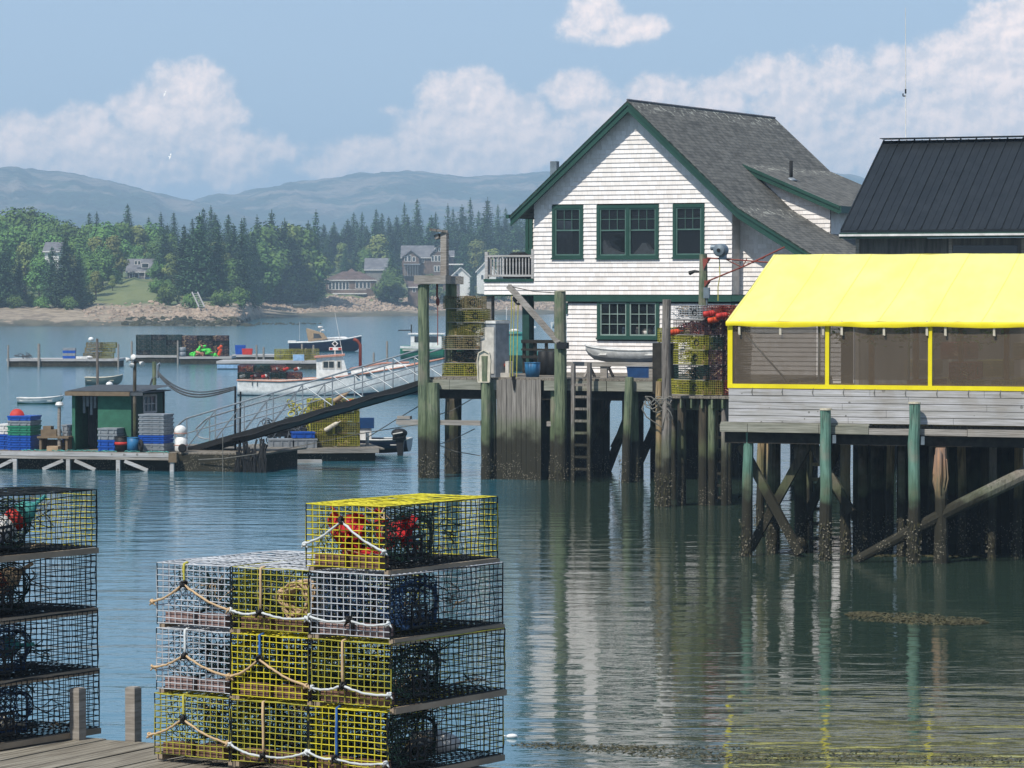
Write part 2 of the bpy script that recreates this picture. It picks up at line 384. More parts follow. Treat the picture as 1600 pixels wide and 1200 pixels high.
def water():
    mb = MB(); ys = [-60, 10, 30, 60, 100, 200, 400, 800, 1600, 4000]
    for Y in ys:
        w = 60 + abs(Y)*.5
        mb.v += [(-w, Y, 0), (w, Y, 0)]
    for i in range(len(ys)-1): mb.f.append((2*i, 2*i+1, 2*i+3, 2*i+2)); mb.m.append(0)
    m, k, b = newmat('sea_water')
    g = k('NewGeometry').outputs[0]; sp = k('SeparateXYZ', {0: g}); x, y = sp.outputs[0], sp.outputs[1]
    big = k('TexNoise', {'Vector': k('Mapping', {0: g, 3: (.03,.012,1)}), 'Scale': 1.0, 'Detail': 3.0}).outputs[0]   # ruffled and slick patches
    w1 = k('TexNoise', {'Vector': k('Mapping', {0: g, 2: (0,0,.22), 3: (.75,1.15,1)}), 'Scale': 1.0, 'Detail': 3.0, 'Roughness': .55}).outputs[0]
    w2 = k('TexNoise', {'Vector': k('Mapping', {0: g, 2: (0,0,-.3), 3: (1.0,1.7,1)}), 'Scale': 5.5, 'Detail': 3.0, 'Roughness': .6}).outputs[0]
    w3 = k('TexNoise', {'Vector': k('Mapping', {0: g, 2: (0,0,.12), 3: (.22,.9,1)}), 'Scale': .9, 'Detail': 2.0}).outputs[0]
    left = k.sm(k.math('DIVIDE', x, y), .012, -.03)       # open harbour to the left is breezier than the lee of the wharves
    far = k.sm(y, 60, 150)
    near = k.math('MULTIPLY', k.sm(y, 56, 44), k.sm(k.math('DIVIDE', x, y), -.01, .03))
    patch = k.sm(big, .40, .60)
    ruff = k.math('ADD', k.math('MULTIPLY', left, .16), k.math('ADD', k.math('MULTIPLY', far, .26), k.math('MULTIPLY_ADD', patch, .05, .055)))
    w4 = k('TexNoise', {'Vector': k('Mapping', {0: g, 2: (0,0,.08), 3: (.35,1.5,1)}), 'Scale': 1.0, 'Detail': 2.0, 'Distortion': .6}).outputs[0]
    a1 = k.math('ADD', k.math('MULTIPLY', left, .032), k.math('ADD', k.math('MULTIPLY', far, .045), k.math('MULTIPLY_ADD', patch, .012, .010)))
    a2 = k.math('ADD', k.math('MULTIPLY', left, .0030), k.math('ADD', k.math('MULTIPLY', far, .004), k.math('MULTIPLY_ADD', patch, .0012, .0009)))
    hgt = k.math('ADD', k.math('MULTIPLY', w1, a1), k.math('ADD', k.math('MULTIPLY', w2, a2), k.math('MULTIPLY', w3, k.math('MULTIPLY', a1, .8))))
    lop = k.math('MULTIPLY', k.math('MULTIPLY', w4, near), .014)
    bp = k('Bump', {'Strength': 1.0, 'Distance': 1.0, 'Height': k.math('ADD', lop, hgt)})
    k.set(b, 'Normal', bp.outputs[0])
    shallow = k.math('MULTIPLY', k.sm(y, 165, 95), k.sm(k.math('DIVIDE', x, y), -.006, .014))
    k.set(b, 'Base Color', k.mix(shallow, (.028,.125,.165,1), (.028,.048,.034,1)))  # base colour carries reflections too: blue of the sky, dark green by the wharves
    k.set(b, 'Roughness', k.math('ADD', .015, k.math('MULTIPLY', far, .08)))
    b.inputs['IOR'].default_value = 1.33; b.inputs['Specular IOR Level'].default_value = .5
    struct(mb.build('water', m))
water()

# ---------------------------------------------------------------- camera, sun, sky, air
cam = bpy.data.cameras.new('camera'); co = bpy.data.objects.new('camera', cam); COL.objects.link(co)
co.location = CAM; co.rotation_euler = (pi/2 - TILT, 0, 0)
cam.sensor_width = 36; cam.lens = F_PX/1600*36; cam.clip_start = 1; cam.clip_end = 40000; SC.camera = co
SUN_EL = R(52); saz = V((-.60, -.80, 0)).normalized()
sdir = saz*cos(SUN_EL) + V((0,0,sin(SUN_EL)))
sl = bpy.data.lights.new('sun', 'SUN'); sl.energy = 4.1; sl.angle = R(.53); sl.color = (1, .95, .87)
so = bpy.data.objects.new('sun', sl); COL.objects.link(so); so.rotation_euler = (-sdir).to_track_quat('-Z', 'Y').to_euler()

CLOUDS = [(20,225,95,48,1),(120,212,75,40,1),(170,235,70,40,.8),(225,175,48,35,1),(300,140,62,42,1.1),(325,185,65,45,1),(265,200,70,42,1),(350,235,70,42,.9),(290,265,120,35,.5),(440,235,50,22,.5),(120,270,140,30,.4),
 (560,240,70,26,.8),(520,262,80,22,.6),(612,172,16,9,.42),(690,150,35,36,1),(745,145,45,40,1.1),(800,185,60,45,1),(730,210,95,45,.8),(830,225,110,45,.8),(640,255,90,26,.6),(760,265,150,25,.5),
 (928,22,38,28,1),(900,48,30,18,.4),(1005,45,40,20,.85),(955,62,50,13,.5),
 (905,145,60,32,1),(1030,145,60,28,.9),(960,180,90,40,.7),(1110,160,70,38,.9),(1190,120,60,34,1),(1240,160,90,50,.9),(1320,130,80,48,.9),(1250,230,120,55,.8),(1350,230,110,60,.7),(1430,110,90,45,1),(1490,85,60,35,1),
 (1570,50,70,55,1.2),(1540,120,110,60,1),(1480,190,140,60,.9),(1600,190,90,60,1),(1290,290,120,30,.6),(30,300,200,16,.3),(1680,100,120,90,1),(-60,210,80,50,.9)]
def world():
    w = bpy.data.worlds.new('World'); SC.world = w; w.use_nodes = True
    k = N(w); bg = w.node_tree.nodes['Background']
    sky = k('TexSky', sky_type='NISHITA'); sky.sun_disc = False; sky.sun_elevation = SUN_EL
    sky.sun_rotation = math.atan2(saz.x, saz.y); sky.air_density = 1.0; sky.dust_density = .8; sky.ozone_density = 2.0
    d = k('TexCoord').outputs['Generated']; sp = k('SeparateXYZ', {0: d}); x, y, z = sp.outputs
    u = k.math('DIVIDE', x, k.math('MAXIMUM', y, .05)); v = k.math('DIVIDE', z, k.math('MAXIMUM', y, .05))
    uv = k('CombineXYZ', {0: u, 1: v})
    wn = k('TexNoise', {'Vector': d, 'Scale': 120.0, 'Detail': 9.0, 'Roughness': .62})
    wn2 = k('TexNoise', {'Vector': d, 'Scale': 34.0, 'Detail': 3.0})
    off = k.math('MULTIPLY', k.math('SUBTRACT', wn.outputs[0], .5), 1.5)
    off2 = k.math('MULTIPLY', k.math('SUBTRACT', wn2.outputs[0], .5), .8)
    acc = None; shade = None
    for (cx, cy, rx, ry, a) in CLOUDS:
        U, W = (cx-800)/F_PX, (455-cy)/F_PX
        ma = k('VectorMath', {0: uv, 1: (F_PX/rx, F_PX/ry, 0), 2: (-U*F_PX/rx, -W*F_PX/ry, 0)}, operation='MULTIPLY_ADD')
        ln = k('VectorMath', {0: ma}, operation='LENGTH')
        e = k.math('MULTIPLY_ADD', ln.outputs[1], -a, 1.25*a)
        acc = e if acc is None else k.math('SMOOTH_MAX', acc, e, .35)
    f = k.math('ADD', acc, k.math('ADD', off, off2))
    mask = k.sm(f, -.02, .5)
    # the rest of the sky (seen only in reflections) has broken cloud too
    gen = k.sm(k('TexNoise', {'Vector': d, 'Scale': 3.0, 'Detail': 6.0}).outputs[0], .55, .75)
    hi = k.sm(v, .1, .25)
    mask = k.math('MAXIMUM', mask, k.math('MULTIPLY', gen, k.math('MULTIPLY', hi, .6)))
    mask = k.math('MULTIPLY', mask, k.sm(v, .012, .05)) if False else mask
    # relief: brighter lobes, bluer hollows
    wn3 = k('TexNoise', {'Vector': k('Mapping', {0: d, 1: (.0012, 0, -.0016)}), 'Scale': 120.0, 'Detail': 9.0, 'Roughness': .62})
    rel = k.math('ADD', .5, k.math('MULTIPLY', k.math('SUBTRACT', wn.outputs[0], wn3.outputs[0]), 5.0), clamp=True)
    deep = k.sm(f, .25, 1.5)
    ccol = k.mix(k.math('MULTIPLY', k.math('ADD', k.math('MULTIPLY', rel, .55), k.math('MULTIPLY', deep, .45)), 1.0, clamp=True), CL_LO, CL_HI)
    blue = k.mix(k.sm(v, .02, .30), SKY_LO, SKY_HI)
    skyc = k.mix(SKY_MIX, sky.outputs[0], blue)
    k.set(bg, 'Color', k.mix(k.math('MULTIPLY', mask, .88), skyc, ccol)); bg.inputs[1].default_value = .1
CL_LO, CL_HI = (7.6,7.2,7.4,1), (14.4,11.5,10.0,1)
SKY_LO, SKY_HI, SKY_MIX = (3.9,5.2,7.0,1), (2.5,3.65,5.6,1), .8
world()
SC.world.cycles.sampling_method = 'MANUAL'; SC.world.cycles.sample_map_resolution = 256
def haze():
    mb = MB(); mb.box(-3000, 3000, -200, 5700, -4.2, 172)
    o = mb.build('haze', bpy.data.materials.new('haze')); o['kind'] = 'stuff'
    m = o.data.materials[0]; m.use_nodes = True; k = N(m)
    m.node_tree.nodes.remove(m.node_tree.nodes['Principled BSDF'])
    p = k('VolumePrincipled', {'Color': (.57,.80,1,1), 'Density': HAZE, 'Anisotropy': .0})
    k.l.new(p.outputs[0], m.node_tree.nodes['Material Output'].inputs['Volume'])
HAZE = .00035
haze()
vs = SC.view_settings; vs.view_transform = 'Standard'; vs.look = 'None'; vs.exposure = 0.3; vs.gamma = 1.0
SC.cycles.max_bounces = 8; SC.cycles.diffuse_bounces = 3; SC.cycles.glossy_bounces = 4; SC.cycles.transparent_max_bounces = 24
SC.cycles.volume_bounces = 0; SC.cycles.use_denoising = True

# ================================================================ TREES
def leafmat(name, c1, c2):
    m, k, b = newmat(name)
    g = k('TexCoord').outputs['Object']
    n1 = k('TexNoise', {'Vector': g, 'Scale': .55, 'Detail': 4.0}); n2 = k('TexNoise', {'Vector': g, 'Scale': 4.0})
    col = k.mix(k.sm(n1.outputs[0], .38, .62), H(c1), H(c2))
    col = k.mix(k.math('MULTIPLY', n2.outputs[0], .6), col, mul(H(c1), .6))
    oi = k('ObjectInfo').outputs['Random']
    hs = k('HueSaturation', {'Hue': k.math('ADD', .485, k.math('MULTIPLY', oi, .035)), 'Value': k.math('ADD', .75, k.math('MULTIPLY', oi, .55)), 'Color': col})
    k.set(b, 'Base Color', hs.outputs[0]); b.inputs['Roughness'].default_value = .8; b.inputs['Specular IOR Level'].default_value = .2
    return m
MT['needles'] = leafmat('needles', '#54724a', '#3a563e')
MT['leaves'] = leafmat('leaves', '#64803f', '#466434')
MT['leaves_olive'] = leafmat('leaves_olive', '#7c8247', '#5b6a35')
MT['bark'] = M('bark', '#6a5a4a', '#473c32', 4, rough=.95)
def leafquad(mb, c, s, nrm, asp=.6):
    nrm = nrm.normalized(); a = nrm.orthogonal().normalized(); a = (Matrix.Rotation(rnd.uniform(0, 2*pi), 3, nrm) @ a)
    b = nrm.cross(a); a *= s*.5; b *= s*.5*asp
    mb.add([c-a-b*.6, c+a*.2-b, c+a, c+a*.1+b, c-a+b*.5], [(0,1,2,3,4)])
def spruce_mesh(h, r, thin=1.0):
    mb = MB(); z = h*.06; i = 0
    while z < h*.985:
        t = z/h; rr = r*(1-t)**.62*(.78+.4*rnd.random())*(1 if t > .12 else .75); nb = max(4, int((11*(1-t)+5)*thin)); a0 = rnd.random()*7
        for j in range(nb):
            a = a0 + 2*pi*j/nb + rnd.uniform(-.2,.2); L = rr*rnd.uniform(.7,1.12); ns = max(2, int(L/.36))
            for q in range(ns):
                s = (q+.7)/ns; zz = z - .10*L*s + .12*L*s*s*s + rnd.uniform(-.08,.08)
                c = V((cos(a)*L*s, sin(a)*L*s, zz)); w = .34+.5*(1-s)*L*.35
                leafquad(mb, c, max(.3,w*1.25), V((rnd.uniform(-.35,.35)-cos(a)*.2, rnd.uniform(-.35,.35)-sin(a)*.2, 1)), .75)
                if rnd.random() < .5: leafquad(mb, c+V((rnd.uniform(-.2,.2),rnd.uniform(-.2,.2),-.14)), w, V((cos(a),sin(a),.3)), .7)
        z += h*.024*rnd.uniform(.8,1.25); i += 1
    for q in range(6): leafquad(mb, V((0,0,h*(.96+.01*q))), .3, V((rnd.uniform(-1,1),rnd.uniform(-1,1),.3)))
    return mb
def crown_mesh(h, r, lobes, base=.22, leaf=.42):
    mb = MB(); L = []
    for i in range(lobes):
        t = rnd.uniform(base+.12, .88); a = rnd.uniform(0, 2*pi); q = sin(min(1, (t-base)/(1-base)*1.15+.12)*pi)**.6
        rad = r*q*rnd.uniform(.25,.7); L.append((V((cos(a)*rad, sin(a)*rad, h*t)), r*rnd.uniform(.3,.48)))
    L.append((V((0,0,h*.8)), r*.5)); L.append((V((0,0,h*.55)), r*.6))
    for c, rr in L:
        for j in range(int(120*(rr/1.4)**1.6)+30):
            d = V((rnd.gauss(0,1), rnd.gauss(0,1), rnd.gauss(0,1)*.85+.15)).normalized()
            k = rr*(rnd.uniform(.72,1.1)); leafquad(mb, c + V((d.x*k, d.y*k, d.z*k*.75)), leaf*rnd.uniform(.7,1.3), d + V((rnd.uniform(-.6,.6),rnd.uniform(-.6,.6),rnd.uniform(-.2,.8))), .8)
    return mb, L
def tree_proto(kind, nm, cat):
    root = T(nm, 'tree', cat)
    if kind.startswith('s'):
        h, r, th = {'s1': (15,3.9,1.1), 's2': (15,3.0,1.0), 's3': (15,4.9,1.3)}[kind]
        tr = MB(); tr.tube([(0,0,-1),(.05,0,h*.3),(0,.04,h*.7),(0,0,h)], [.24,.2,.1,.02], 7); tr.build('trunk', MT['bark'], root, True)
        spruce_mesh(h, r, th).build('crown', MT['needles'], root)
    else:
        h, r, lb, mt = {'d1': (10,4.2,15,'leaves'), 'd2': (10,3.4,12,'leaves_olive'), 'd3': (10,4.8,18,'leaves'), 'b1': (2.6,2.6,9,'leaves')}[kind]
        mb, L = crown_mesh(h, r, lb, .2 if kind[0] == 'd' else .02, .45 if kind[0] == 'd' else .3)
        tr = MB(); tr.tube([(0,0,-1),(.1,0,h*.25),(0,.1,h*.6)], [.3,.22,.1] if kind[0]=='d' else [.08,.06,.03], 7)
        for c, rr in L: tr.tube([(0,0,h*.22),(c.x*.5,c.y*.5,(h*.22+c.z)*.52),c], [.12,.08,.03] if kind[0]=='d' else [.03,.02,.01], 5)
        tr.build('trunk', MT['bark'], root, True); mb.build('crown', MT[mt], root)
    return root
PRO = {}
NT = {'s': ('spruce_tree','spruce'), 'd': ('leafy_tree','tree'), 'b': ('bush','bush')}
def plant(kind, px, Y, top=None, h=None, label=None, group=None, zb=None, wide=1.0):
    nm, cat = NT[kind[0]]; base = {'s':15,'d':10,'b':2.6}[kind[0]]
    while ter(px, Y) < 2.4: Y += 6
    if kind[0] != 'b' and label and 'wood' in label and 180 < px < 250 and Y < 690: Y = 692 + rnd.uniform(0,12)
    zg = ter(px, Y) if zb is None else zb
    if top is not None: h = at(px, top, Y).z - zg
    h = max(1.0, h); loc = ((px-800)/F_PX*Y, Y, zg-.1); s = h/base
    first = kind not in PRO
    if first: PRO[kind] = tree_proto(kind, nm, cat)
    sw = s*wide*rnd.uniform(.92,1.08)
    if kind[0] == 's': sw = (s*.45+.55*min(1, s+.25))*wide*rnd.uniform(.85,1.1) if s > .6 else s*wide
    if first:
        o = PRO[kind]; o.location = loc; o.rotation_euler = (0,0,rnd.uniform(0,6.28)); o.scale = (sw,sw,s); o['label'] = label
        if group: o['group'] = group
    else:
        o = cp(PRO[kind], loc, rnd.uniform(0,6.28), label, group, (sw,sw,s))
        if not group and 'group' in o: del o['group']
    return o
G1 = 'spruces of the wood behind the shore'
LBS = 'dark green spruce standing in the hazy wood above the far shore'
# single named trees of the shoreline
NAMED = [('s3',312,590,333,'broad dark spruce with drooping skirts right of the lawn, widest of its clump'),
 ('s1',288,600,352,'dark spruce at the right edge of the grass knoll, beside the widest spruce'),
 ('s1',340,595,345,'dark spruce between the widest spruce and the next pointed pair'),
 ('s2',378,600,342,'tall narrow spruce left of the round dark tree on the shore point'),
 ('s1',396,590,362,'shorter spruce tucked against the round dark tree on the shore point'),
 ('s3',425,610,328,'large rounded dark tree on the rocky shore point, tallest there'),
 ('s2',440,600,372,'dark spruce leaning over the rocks at the right end of the shore point'),
 ('s2',256,640,352,'slim spruce just behind the small grey house on the knoll'),
 ('s3',8,560,372,'dense dark spruce at the left edge of the picture above the beach'),
 ('s1',30,575,398,'lower dark spruce beside the white-posted hut'),
 ('s3',103,570,362,'tall dark spruce left of the grass knoll above the beach hedge'),
 ('s1',124,566,392,'shorter dark spruce leaning on the tall one left of the grass knoll'),
 ('s1',82,580,385,'dark spruce in front of the grey roofed house in the wood'),
 ('d1',62,590,402,'bushy green tree in front of the grey roofed house in the wood'),
 ('d2',150,585,420,'rounded green tree at the left foot of the grass knoll'),
 ('d2',176,610,428,'small leafy tree on the knoll left of the grey house'),
 ('d1',262,585,436,'low green tree at the right foot of the small grey house'),
 ('s3',612,790,393,'dark spruce in front of the big shingled house on the far shore'),
 ('d3',612,765,418,'wide leafy tree on the riprap below the big shingled house'),
 ('s2',738,790,420,'small columnar evergreen beside the white cottage'),
 ('d1',570,850,388,'bright green round tree behind the grey shore roof'),
 ('d2',492,780,430,'pale shrubby tree left of the brown roofed pavilion'),
 ('d1',672,800,428,'small green tree by the porch of the big shingled house')]
for kd, px, Y, top, lb in NAMED: plant(kd, px, Y, top, label=lb)
for px in (4,24,46,66,88,108):
    plant('b1', px, 548+rnd.uniform(-3,3), None, 1.9, 'low rounded shrub of the green hedge above the sandy beach', 'shrubs of the beach hedge')
for px, Y in ((135,556),(172,640),(245,600),(262,575),(300,560),(345,560),(372,572),(392,585),(410,700),(475,700),(486,760),(700,780),(770,790),(786,788),(600,772),(660,785),(440,575),(462,590)):
    plant('b1', px, Y, None, rnd.uniform(1.8,3.2), 'small green shrub growing above the rocks of the far shore', 'shrubs above the shore rocks')
# skyline spruces, tops read off the photograph
for px, top in [(140,334),(152,331),(200,321),(233,338),(252,331),(262,350),(272,330),(301,342),(318,326),(330,322),(336,334),(357,333),(382,338),(402,335),(445,340),(482,345),(494,330),(508,352),(522,345),
   (553,332),(566,331),(588,327),(597,332),(610,345),(620,338),(632,319),(652,313),(672,345),(681,331),(700,318),(708,325),(722,322),(735,308),(748,330),(762,310),(778,322),(790,324),(801,330),(812,322),(825,318)]:
    plant(rnd.choice(['s1','s2','s3','s2']), px, rnd.uniform(700,760) if px < 500 else rnd.uniform(930,1010), top+rnd.uniform(-2,2), label=LBS, group=G1)
for i in range(52):
    px = 470 + i*7.2 + rnd.uniform(-3,3)
    plant(rnd.choice(['s1','s2','s3']), px, rnd.uniform(900,960), 347+rnd.uniform(-12,26), label=LBS, group=G1, wide=rnd.uniform(.9,1.5))
for i in range(40):
    px = 465 + i*9.4 + rnd.uniform(-4,4)
    if 600 < px < 725: continue
    plant(rnd.choice(['s1','s3','d2','s1']), px, rnd.uniform(860,890), 378+rnd.uniform(-16,14), label='dark tree standing in the hazy wood behind the far shore houses', group='mixed trees behind the far houses')
for i in range(16):
    px = 590 + i*16
    plant('s3', px, 905+rnd.uniform(-8,8), 362+rnd.uniform(-10,14), label=LBS, group=G1)
for i in range(40):
    px = 240 + i*6.2 + rnd.uniform(-3,3)
    plant(rnd.choice(['s1','s2','d1','s3']), px, rnd.uniform(655,690), 362+rnd.uniform(-14,20), label=LBS if i % 2 else 'dark green spruce standing in the hazy wood above the far shore', group=G1)
G2 = 'broadleaf trees of the wood'
LBD = 'yellow-green broadleaf tree in the wood above the beach'
for px, top, Y in [(-8,345,680),(20,328,690),(45,326,700),(72,334,690),(100,346,680),(118,352,690),(140,350,670),(165,350,660),(190,348,670),(215,347,665),(238,352,672),(262,362,660),(30,352,650),(62,360,640),(88,372,625),(120,372,630),
   (150,368,640),(178,362,640),(208,362,640),(230,372,630),(130,392,615),(160,388,620),(40,375,615),(5,372,630),(108,395,600),(190,384,655),(216,382,690),(242,376,690),(140,404,600),(455,345,660),(340,370,650),(425,372,650),(350,392,640),(330,412,618),(362,405,620),(400,392,640),(268,395,625),(250,400,640)]:
    plant(rnd.choice(['d1','d2','d3']), px, Y, top+rnd.uniform(-3,3), label=LBD, group=G2)
# ================================================================ LOBSTER TRAPS
def wire(mb, p, q, r, segs=4, jit=.0, mi=0):
    p = V(p); q = V(q); pts = []
    for i in range(segs+1):
        c = p.lerp(q, i/segs)
        if 0 < i < segs: c = c + V((rnd.uniform(-jit,jit), rnd.uniform(-jit,jit), rnd.uniform(-jit,jit)))
        pts.append(c)
    mb.tube(pts, r, 4, mi, False)
def panel(mb, o, a, b, na, nb, r, segs=3, jit=.0, mi=0, hole=None):
    """square mesh panel spanned by a and b; hole=(u0,u1,v0,v1) stays open"""
    o, a, b = V(o), V(a), V(b)
    def seg(p, q, lo, hi, t):
        if hole and lo < t < hi[0] if False else False: pass
    for i in range(na+1):
        t = i/na
        if hole and hole[0] < t < hole[1]:
            wire(mb, o+a*t, o+a*t+b*hole[2], r, 1, jit, mi); wire(mb, o+a*t+b*hole[3], o+a*t+b, r, 1, jit, mi)
        else: wire(mb, o+a*t, o+a*t+b, r, segs, jit, mi)
    for j in range(nb+1):
        t = j/nb
        if hole and hole[2] < t < hole[3]:
            wire(mb, o+b*t, o+b*t+a*hole[0], r, 1, jit, mi); wire(mb, o+b*t+a*hole[1], o+b*t+a, r, 1, jit, mi)
        else: wire(mb, o+b*t, o+b*t+a, r, segs, jit, mi)
def funnel(mb, c0, w, h, c1, rr, r=.0016, n=16, rings=7, sag=.02):
    """netting head: rectangular mouth c0 (w x h in the x-z plane) drawn in to a ring"""
    c0, c1 = V(c0), V(c1); ax = c1-c0; rect = []
    side = V((0,0,1)).cross(ax).normalized()
    for i in range(n):
        t = 2*pi*i/n; x, z = cos(t), sin(t); k = 1/max(abs(x), abs(z)); rect.append((x*k*w/2, z*k*h/2, x*rr, z*rr))
    P = []
    for j in range(rings+1):
        s = j/rings; P.append([c0 + ax*s + side*(q[0]*(1-s)**1.3+q[2]*(1-(1-s)**1.3)) + V((0,0,q[1]*(1-s)**1.3+q[3]*(1-(1-s)**1.3)-sag*sin(pi*s)+rnd.uniform(-.004,.004))) for q in rect])
    for j in range(rings):
        for i in range(n):
            mb.tube([P[j][i], P[j+1][(i+1)%n]], r, 3, 0, False); mb.tube([P[j][i], P[j+1][(i-1)%n]], r, 3, 0, False)
TW, TL, TH = .54, 1.11, .345
def rope(mb, pts, r=.009, jit=.006, sub=4, n=7):
    out = []
    for p, q in zip(pts, pts[1:]):
        p, q = V(p), V(q)
        for i in range(sub): out.append(p.lerp(q, i/sub) + V((rnd.uniform(-jit,jit), rnd.uniform(-jit,jit)*.5, rnd.uniform(-jit,jit))))
    out.append(V(pts[-1])); mb.tube(out, [r*rnd.uniform(.85,1.15) for _ in out], n)
def knot(mb, c, s):
    c = V(c)
    for i in range(3):
        ax = V((rnd.uniform(-1,1), rnd.uniform(-.5,.5), rnd.uniform(-1,1))).normalized()
        mb.ring(c + V((rnd.uniform(-.3,.3)*s, -s*.2*i, rnd.uniform(-.3,.3)*s)), s*.6, s*.33, ax, 9, 6)
    for q in (-1, 1): mb.tube([c, c+V((q*s*.9, -s*.2, -s*.8)), c+V((q*s*1.3,-s*.1,-s*1.3))], [s*.35, s*.3, s*.2], 6)
def bow(p, q, sag, n=7):
    p, q = V(p), V(q)
    return [p.lerp(q, i/n) + V((0, -.008, -sag*sin(pi*i/n))) for i in range(n+1)]
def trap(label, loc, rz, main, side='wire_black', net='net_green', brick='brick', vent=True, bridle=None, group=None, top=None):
    """detailed near trap, local x across the end, y along its length; y=0 is the end towards the viewer"""
    t = T('lobster_trap', label, 'lobster trap', loc, rz, group); z0 = .03; r = .0026; j = .0036
    e = MB(); panel(e, (0,0,z0), (TW,0,0), (0,0,TH), 12, 10, r*1.15, 3, j); panel(e, (0,TL,z0), (TW,0,0), (0,0,TH), 12, 10, r, 2, j)
    panel(e, (0,0,z0), (0,TL,0), (0,0,TH), 22, 10, r, 4, j)
    e.build('end_mesh', MT[main], t)
    tp = MB(); panel(tp, (0,0,z0+TH), (TW,0,0), (0,TL,0), 12, 22, r*1.1, 5, j*1.6); tp.build('lid_mesh', MT[top or main], t)
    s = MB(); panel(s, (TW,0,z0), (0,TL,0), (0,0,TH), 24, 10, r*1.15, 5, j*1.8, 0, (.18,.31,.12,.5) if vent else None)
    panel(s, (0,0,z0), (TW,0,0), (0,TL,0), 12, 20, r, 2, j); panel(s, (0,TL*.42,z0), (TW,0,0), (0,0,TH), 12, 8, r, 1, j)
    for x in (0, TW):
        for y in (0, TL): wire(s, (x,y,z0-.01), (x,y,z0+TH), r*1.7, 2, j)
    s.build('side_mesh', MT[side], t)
    rn = MB(); rn.box(TW-.03, TW+.008, .03, TL+.01, -.012, .022); rn.build('runner', MT['runner_wood'], t)
    rn = MB(); rn.box(-.008, .03, .03, TL+.01, -.012, .022); rn.build('runner', MT['runner_wood'], t)
    for x in (.05, .29):
        b = MB(); b.box(x, x+.2, .015, .10, z0+.004, z0+.066); b.build('brick', MT[brick], t)
    nt = MB()
    funnel(nt, (TW/2, TL*.42, z0+TH*.5), TW*.95, TH*.9, (TW/2, TL*.66, z0+TH*.45), .075, .0030, 18, 8)
    funnel(nt, (TW-.01, TL*.24, z0+TH*.5), TL*.28, TH*.8, (TW*.58, TL*.22, z0+TH*.5), .07, .0028, 14, 6)
    funnel(nt, (.01, TL*.24, z0+TH*.5), TL*.28, TH*.8, (TW*.42, TL*.22, z0+TH*.5), .07, .0028, 14, 6)
    nt.build('netting', MT[net], t)
    for mt_, nn in (('rope_gray', 5), ('net_green', 7), ('rope_tan', 2)):
        tg = MB()
        for q in range(nn):
            c = V((rnd.uniform(.1,.44), rnd.uniform(.1,.95), rnd.uniform(.06,.32))); pp = [c]
            for w_ in range(9): pp.append(pp[-1]*.75 + c*.25 + V((rnd.uniform(-.07,.07), rnd.uniform(-.13,.13), rnd.uniform(-.06,.06))))
            tg.tube([V((min(.52,max(.02,p.x)), min(1.05,max(.02,p.y)), min(.36,max(.045,p.z)))) for p in pp], .0035, 4)
        tg.build('twine', MT[mt_], t)['kind'] = 'stuff'
    for q_ in (((TW/2, TL*.66, z0+TH*.45), .075, .005), ((TW*.58, TL*.22, z0+TH*.5), .07, .005, (1,0,0)), ((TW*.42, TL*.22, z0+TH*.5), .07, .005, (1,0,0))):
        rg = MB(); rg.ring(*q_); rg.build('entrance_ring', MT['black'], t, True)
    if vent:
        v = MB(); y0 = TL*.18; v.box(TW-.002, TW+.006, y0, y0+.15, z0+.04, z0+.052); v.box(TW-.002, TW+.006, y0, y0+.15, z0+.155, z0+.17)
        for a in (y0, y0+.068, y0+.138): v.box(TW-.0015, TW+.0055, a, a+.012, z0+.052, z0+.155)
        for q in (0, 1):
            cy = y0+.04+.07*q; v.ring((TW+.003, cy, z0+.104), .031, .008, (1,0,0), 16, 5)
        v.build('escape_vent', MT['black'], t)
    if bridle:
        col, kx, kz, ends, strap = bridle
        rp = MB(); K = V((TW*kx, -.02, z0+TH*kz))
        for x, zf in ends: rope(rp, bow((TW*x, -.012, z0+TH*zf), K, .018), .0068, .002, 2)
        for x, zf in ends: knot(rp, (TW*x, -.012, z0+TH*zf), .017)
        rp.build('bridle_rope', MT[col], t, True)
        if strap:
            sp = MB(); rope(sp, [(TW*(kx-.02), .03, z0+TH+.008), (TW*(kx-.02), -.008, z0+TH), K], .0075, .002); sp.build('strap', MT[strap], t, True)
        kn = MB(); knot(kn, K, .025); kn.build('knot', MT['black' if col != 'rope_blue' else 'rope_blue'], t, True)
    return t
TZ = 2.61
A0 = onz(244, 1188, TZ); TH0 = 34
FT = Frame(A0, TH0); PIT = .375
_n = [0]
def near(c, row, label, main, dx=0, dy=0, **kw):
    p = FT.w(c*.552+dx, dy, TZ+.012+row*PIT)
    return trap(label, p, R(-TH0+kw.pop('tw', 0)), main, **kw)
RT, RW = 'rope_tan', 'rope_white'
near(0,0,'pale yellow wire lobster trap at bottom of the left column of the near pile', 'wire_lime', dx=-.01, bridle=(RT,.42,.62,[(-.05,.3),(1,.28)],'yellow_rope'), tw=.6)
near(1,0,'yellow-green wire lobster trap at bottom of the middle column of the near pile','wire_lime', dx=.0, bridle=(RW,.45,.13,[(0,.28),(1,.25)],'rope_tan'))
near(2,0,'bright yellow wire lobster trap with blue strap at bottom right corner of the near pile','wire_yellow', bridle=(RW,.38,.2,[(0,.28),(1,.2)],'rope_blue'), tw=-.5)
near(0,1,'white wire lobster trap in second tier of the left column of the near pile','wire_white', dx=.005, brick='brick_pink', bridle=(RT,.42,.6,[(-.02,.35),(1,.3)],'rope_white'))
near(1,1,'yellow wire lobster trap with blue knot in second tier, middle of the near pile','wire_yellow', dx=.01, dy=-.01, bridle=(RT,.4,.62,[(0,.3),(1,.25)],'rope_blue'), tw=.4)
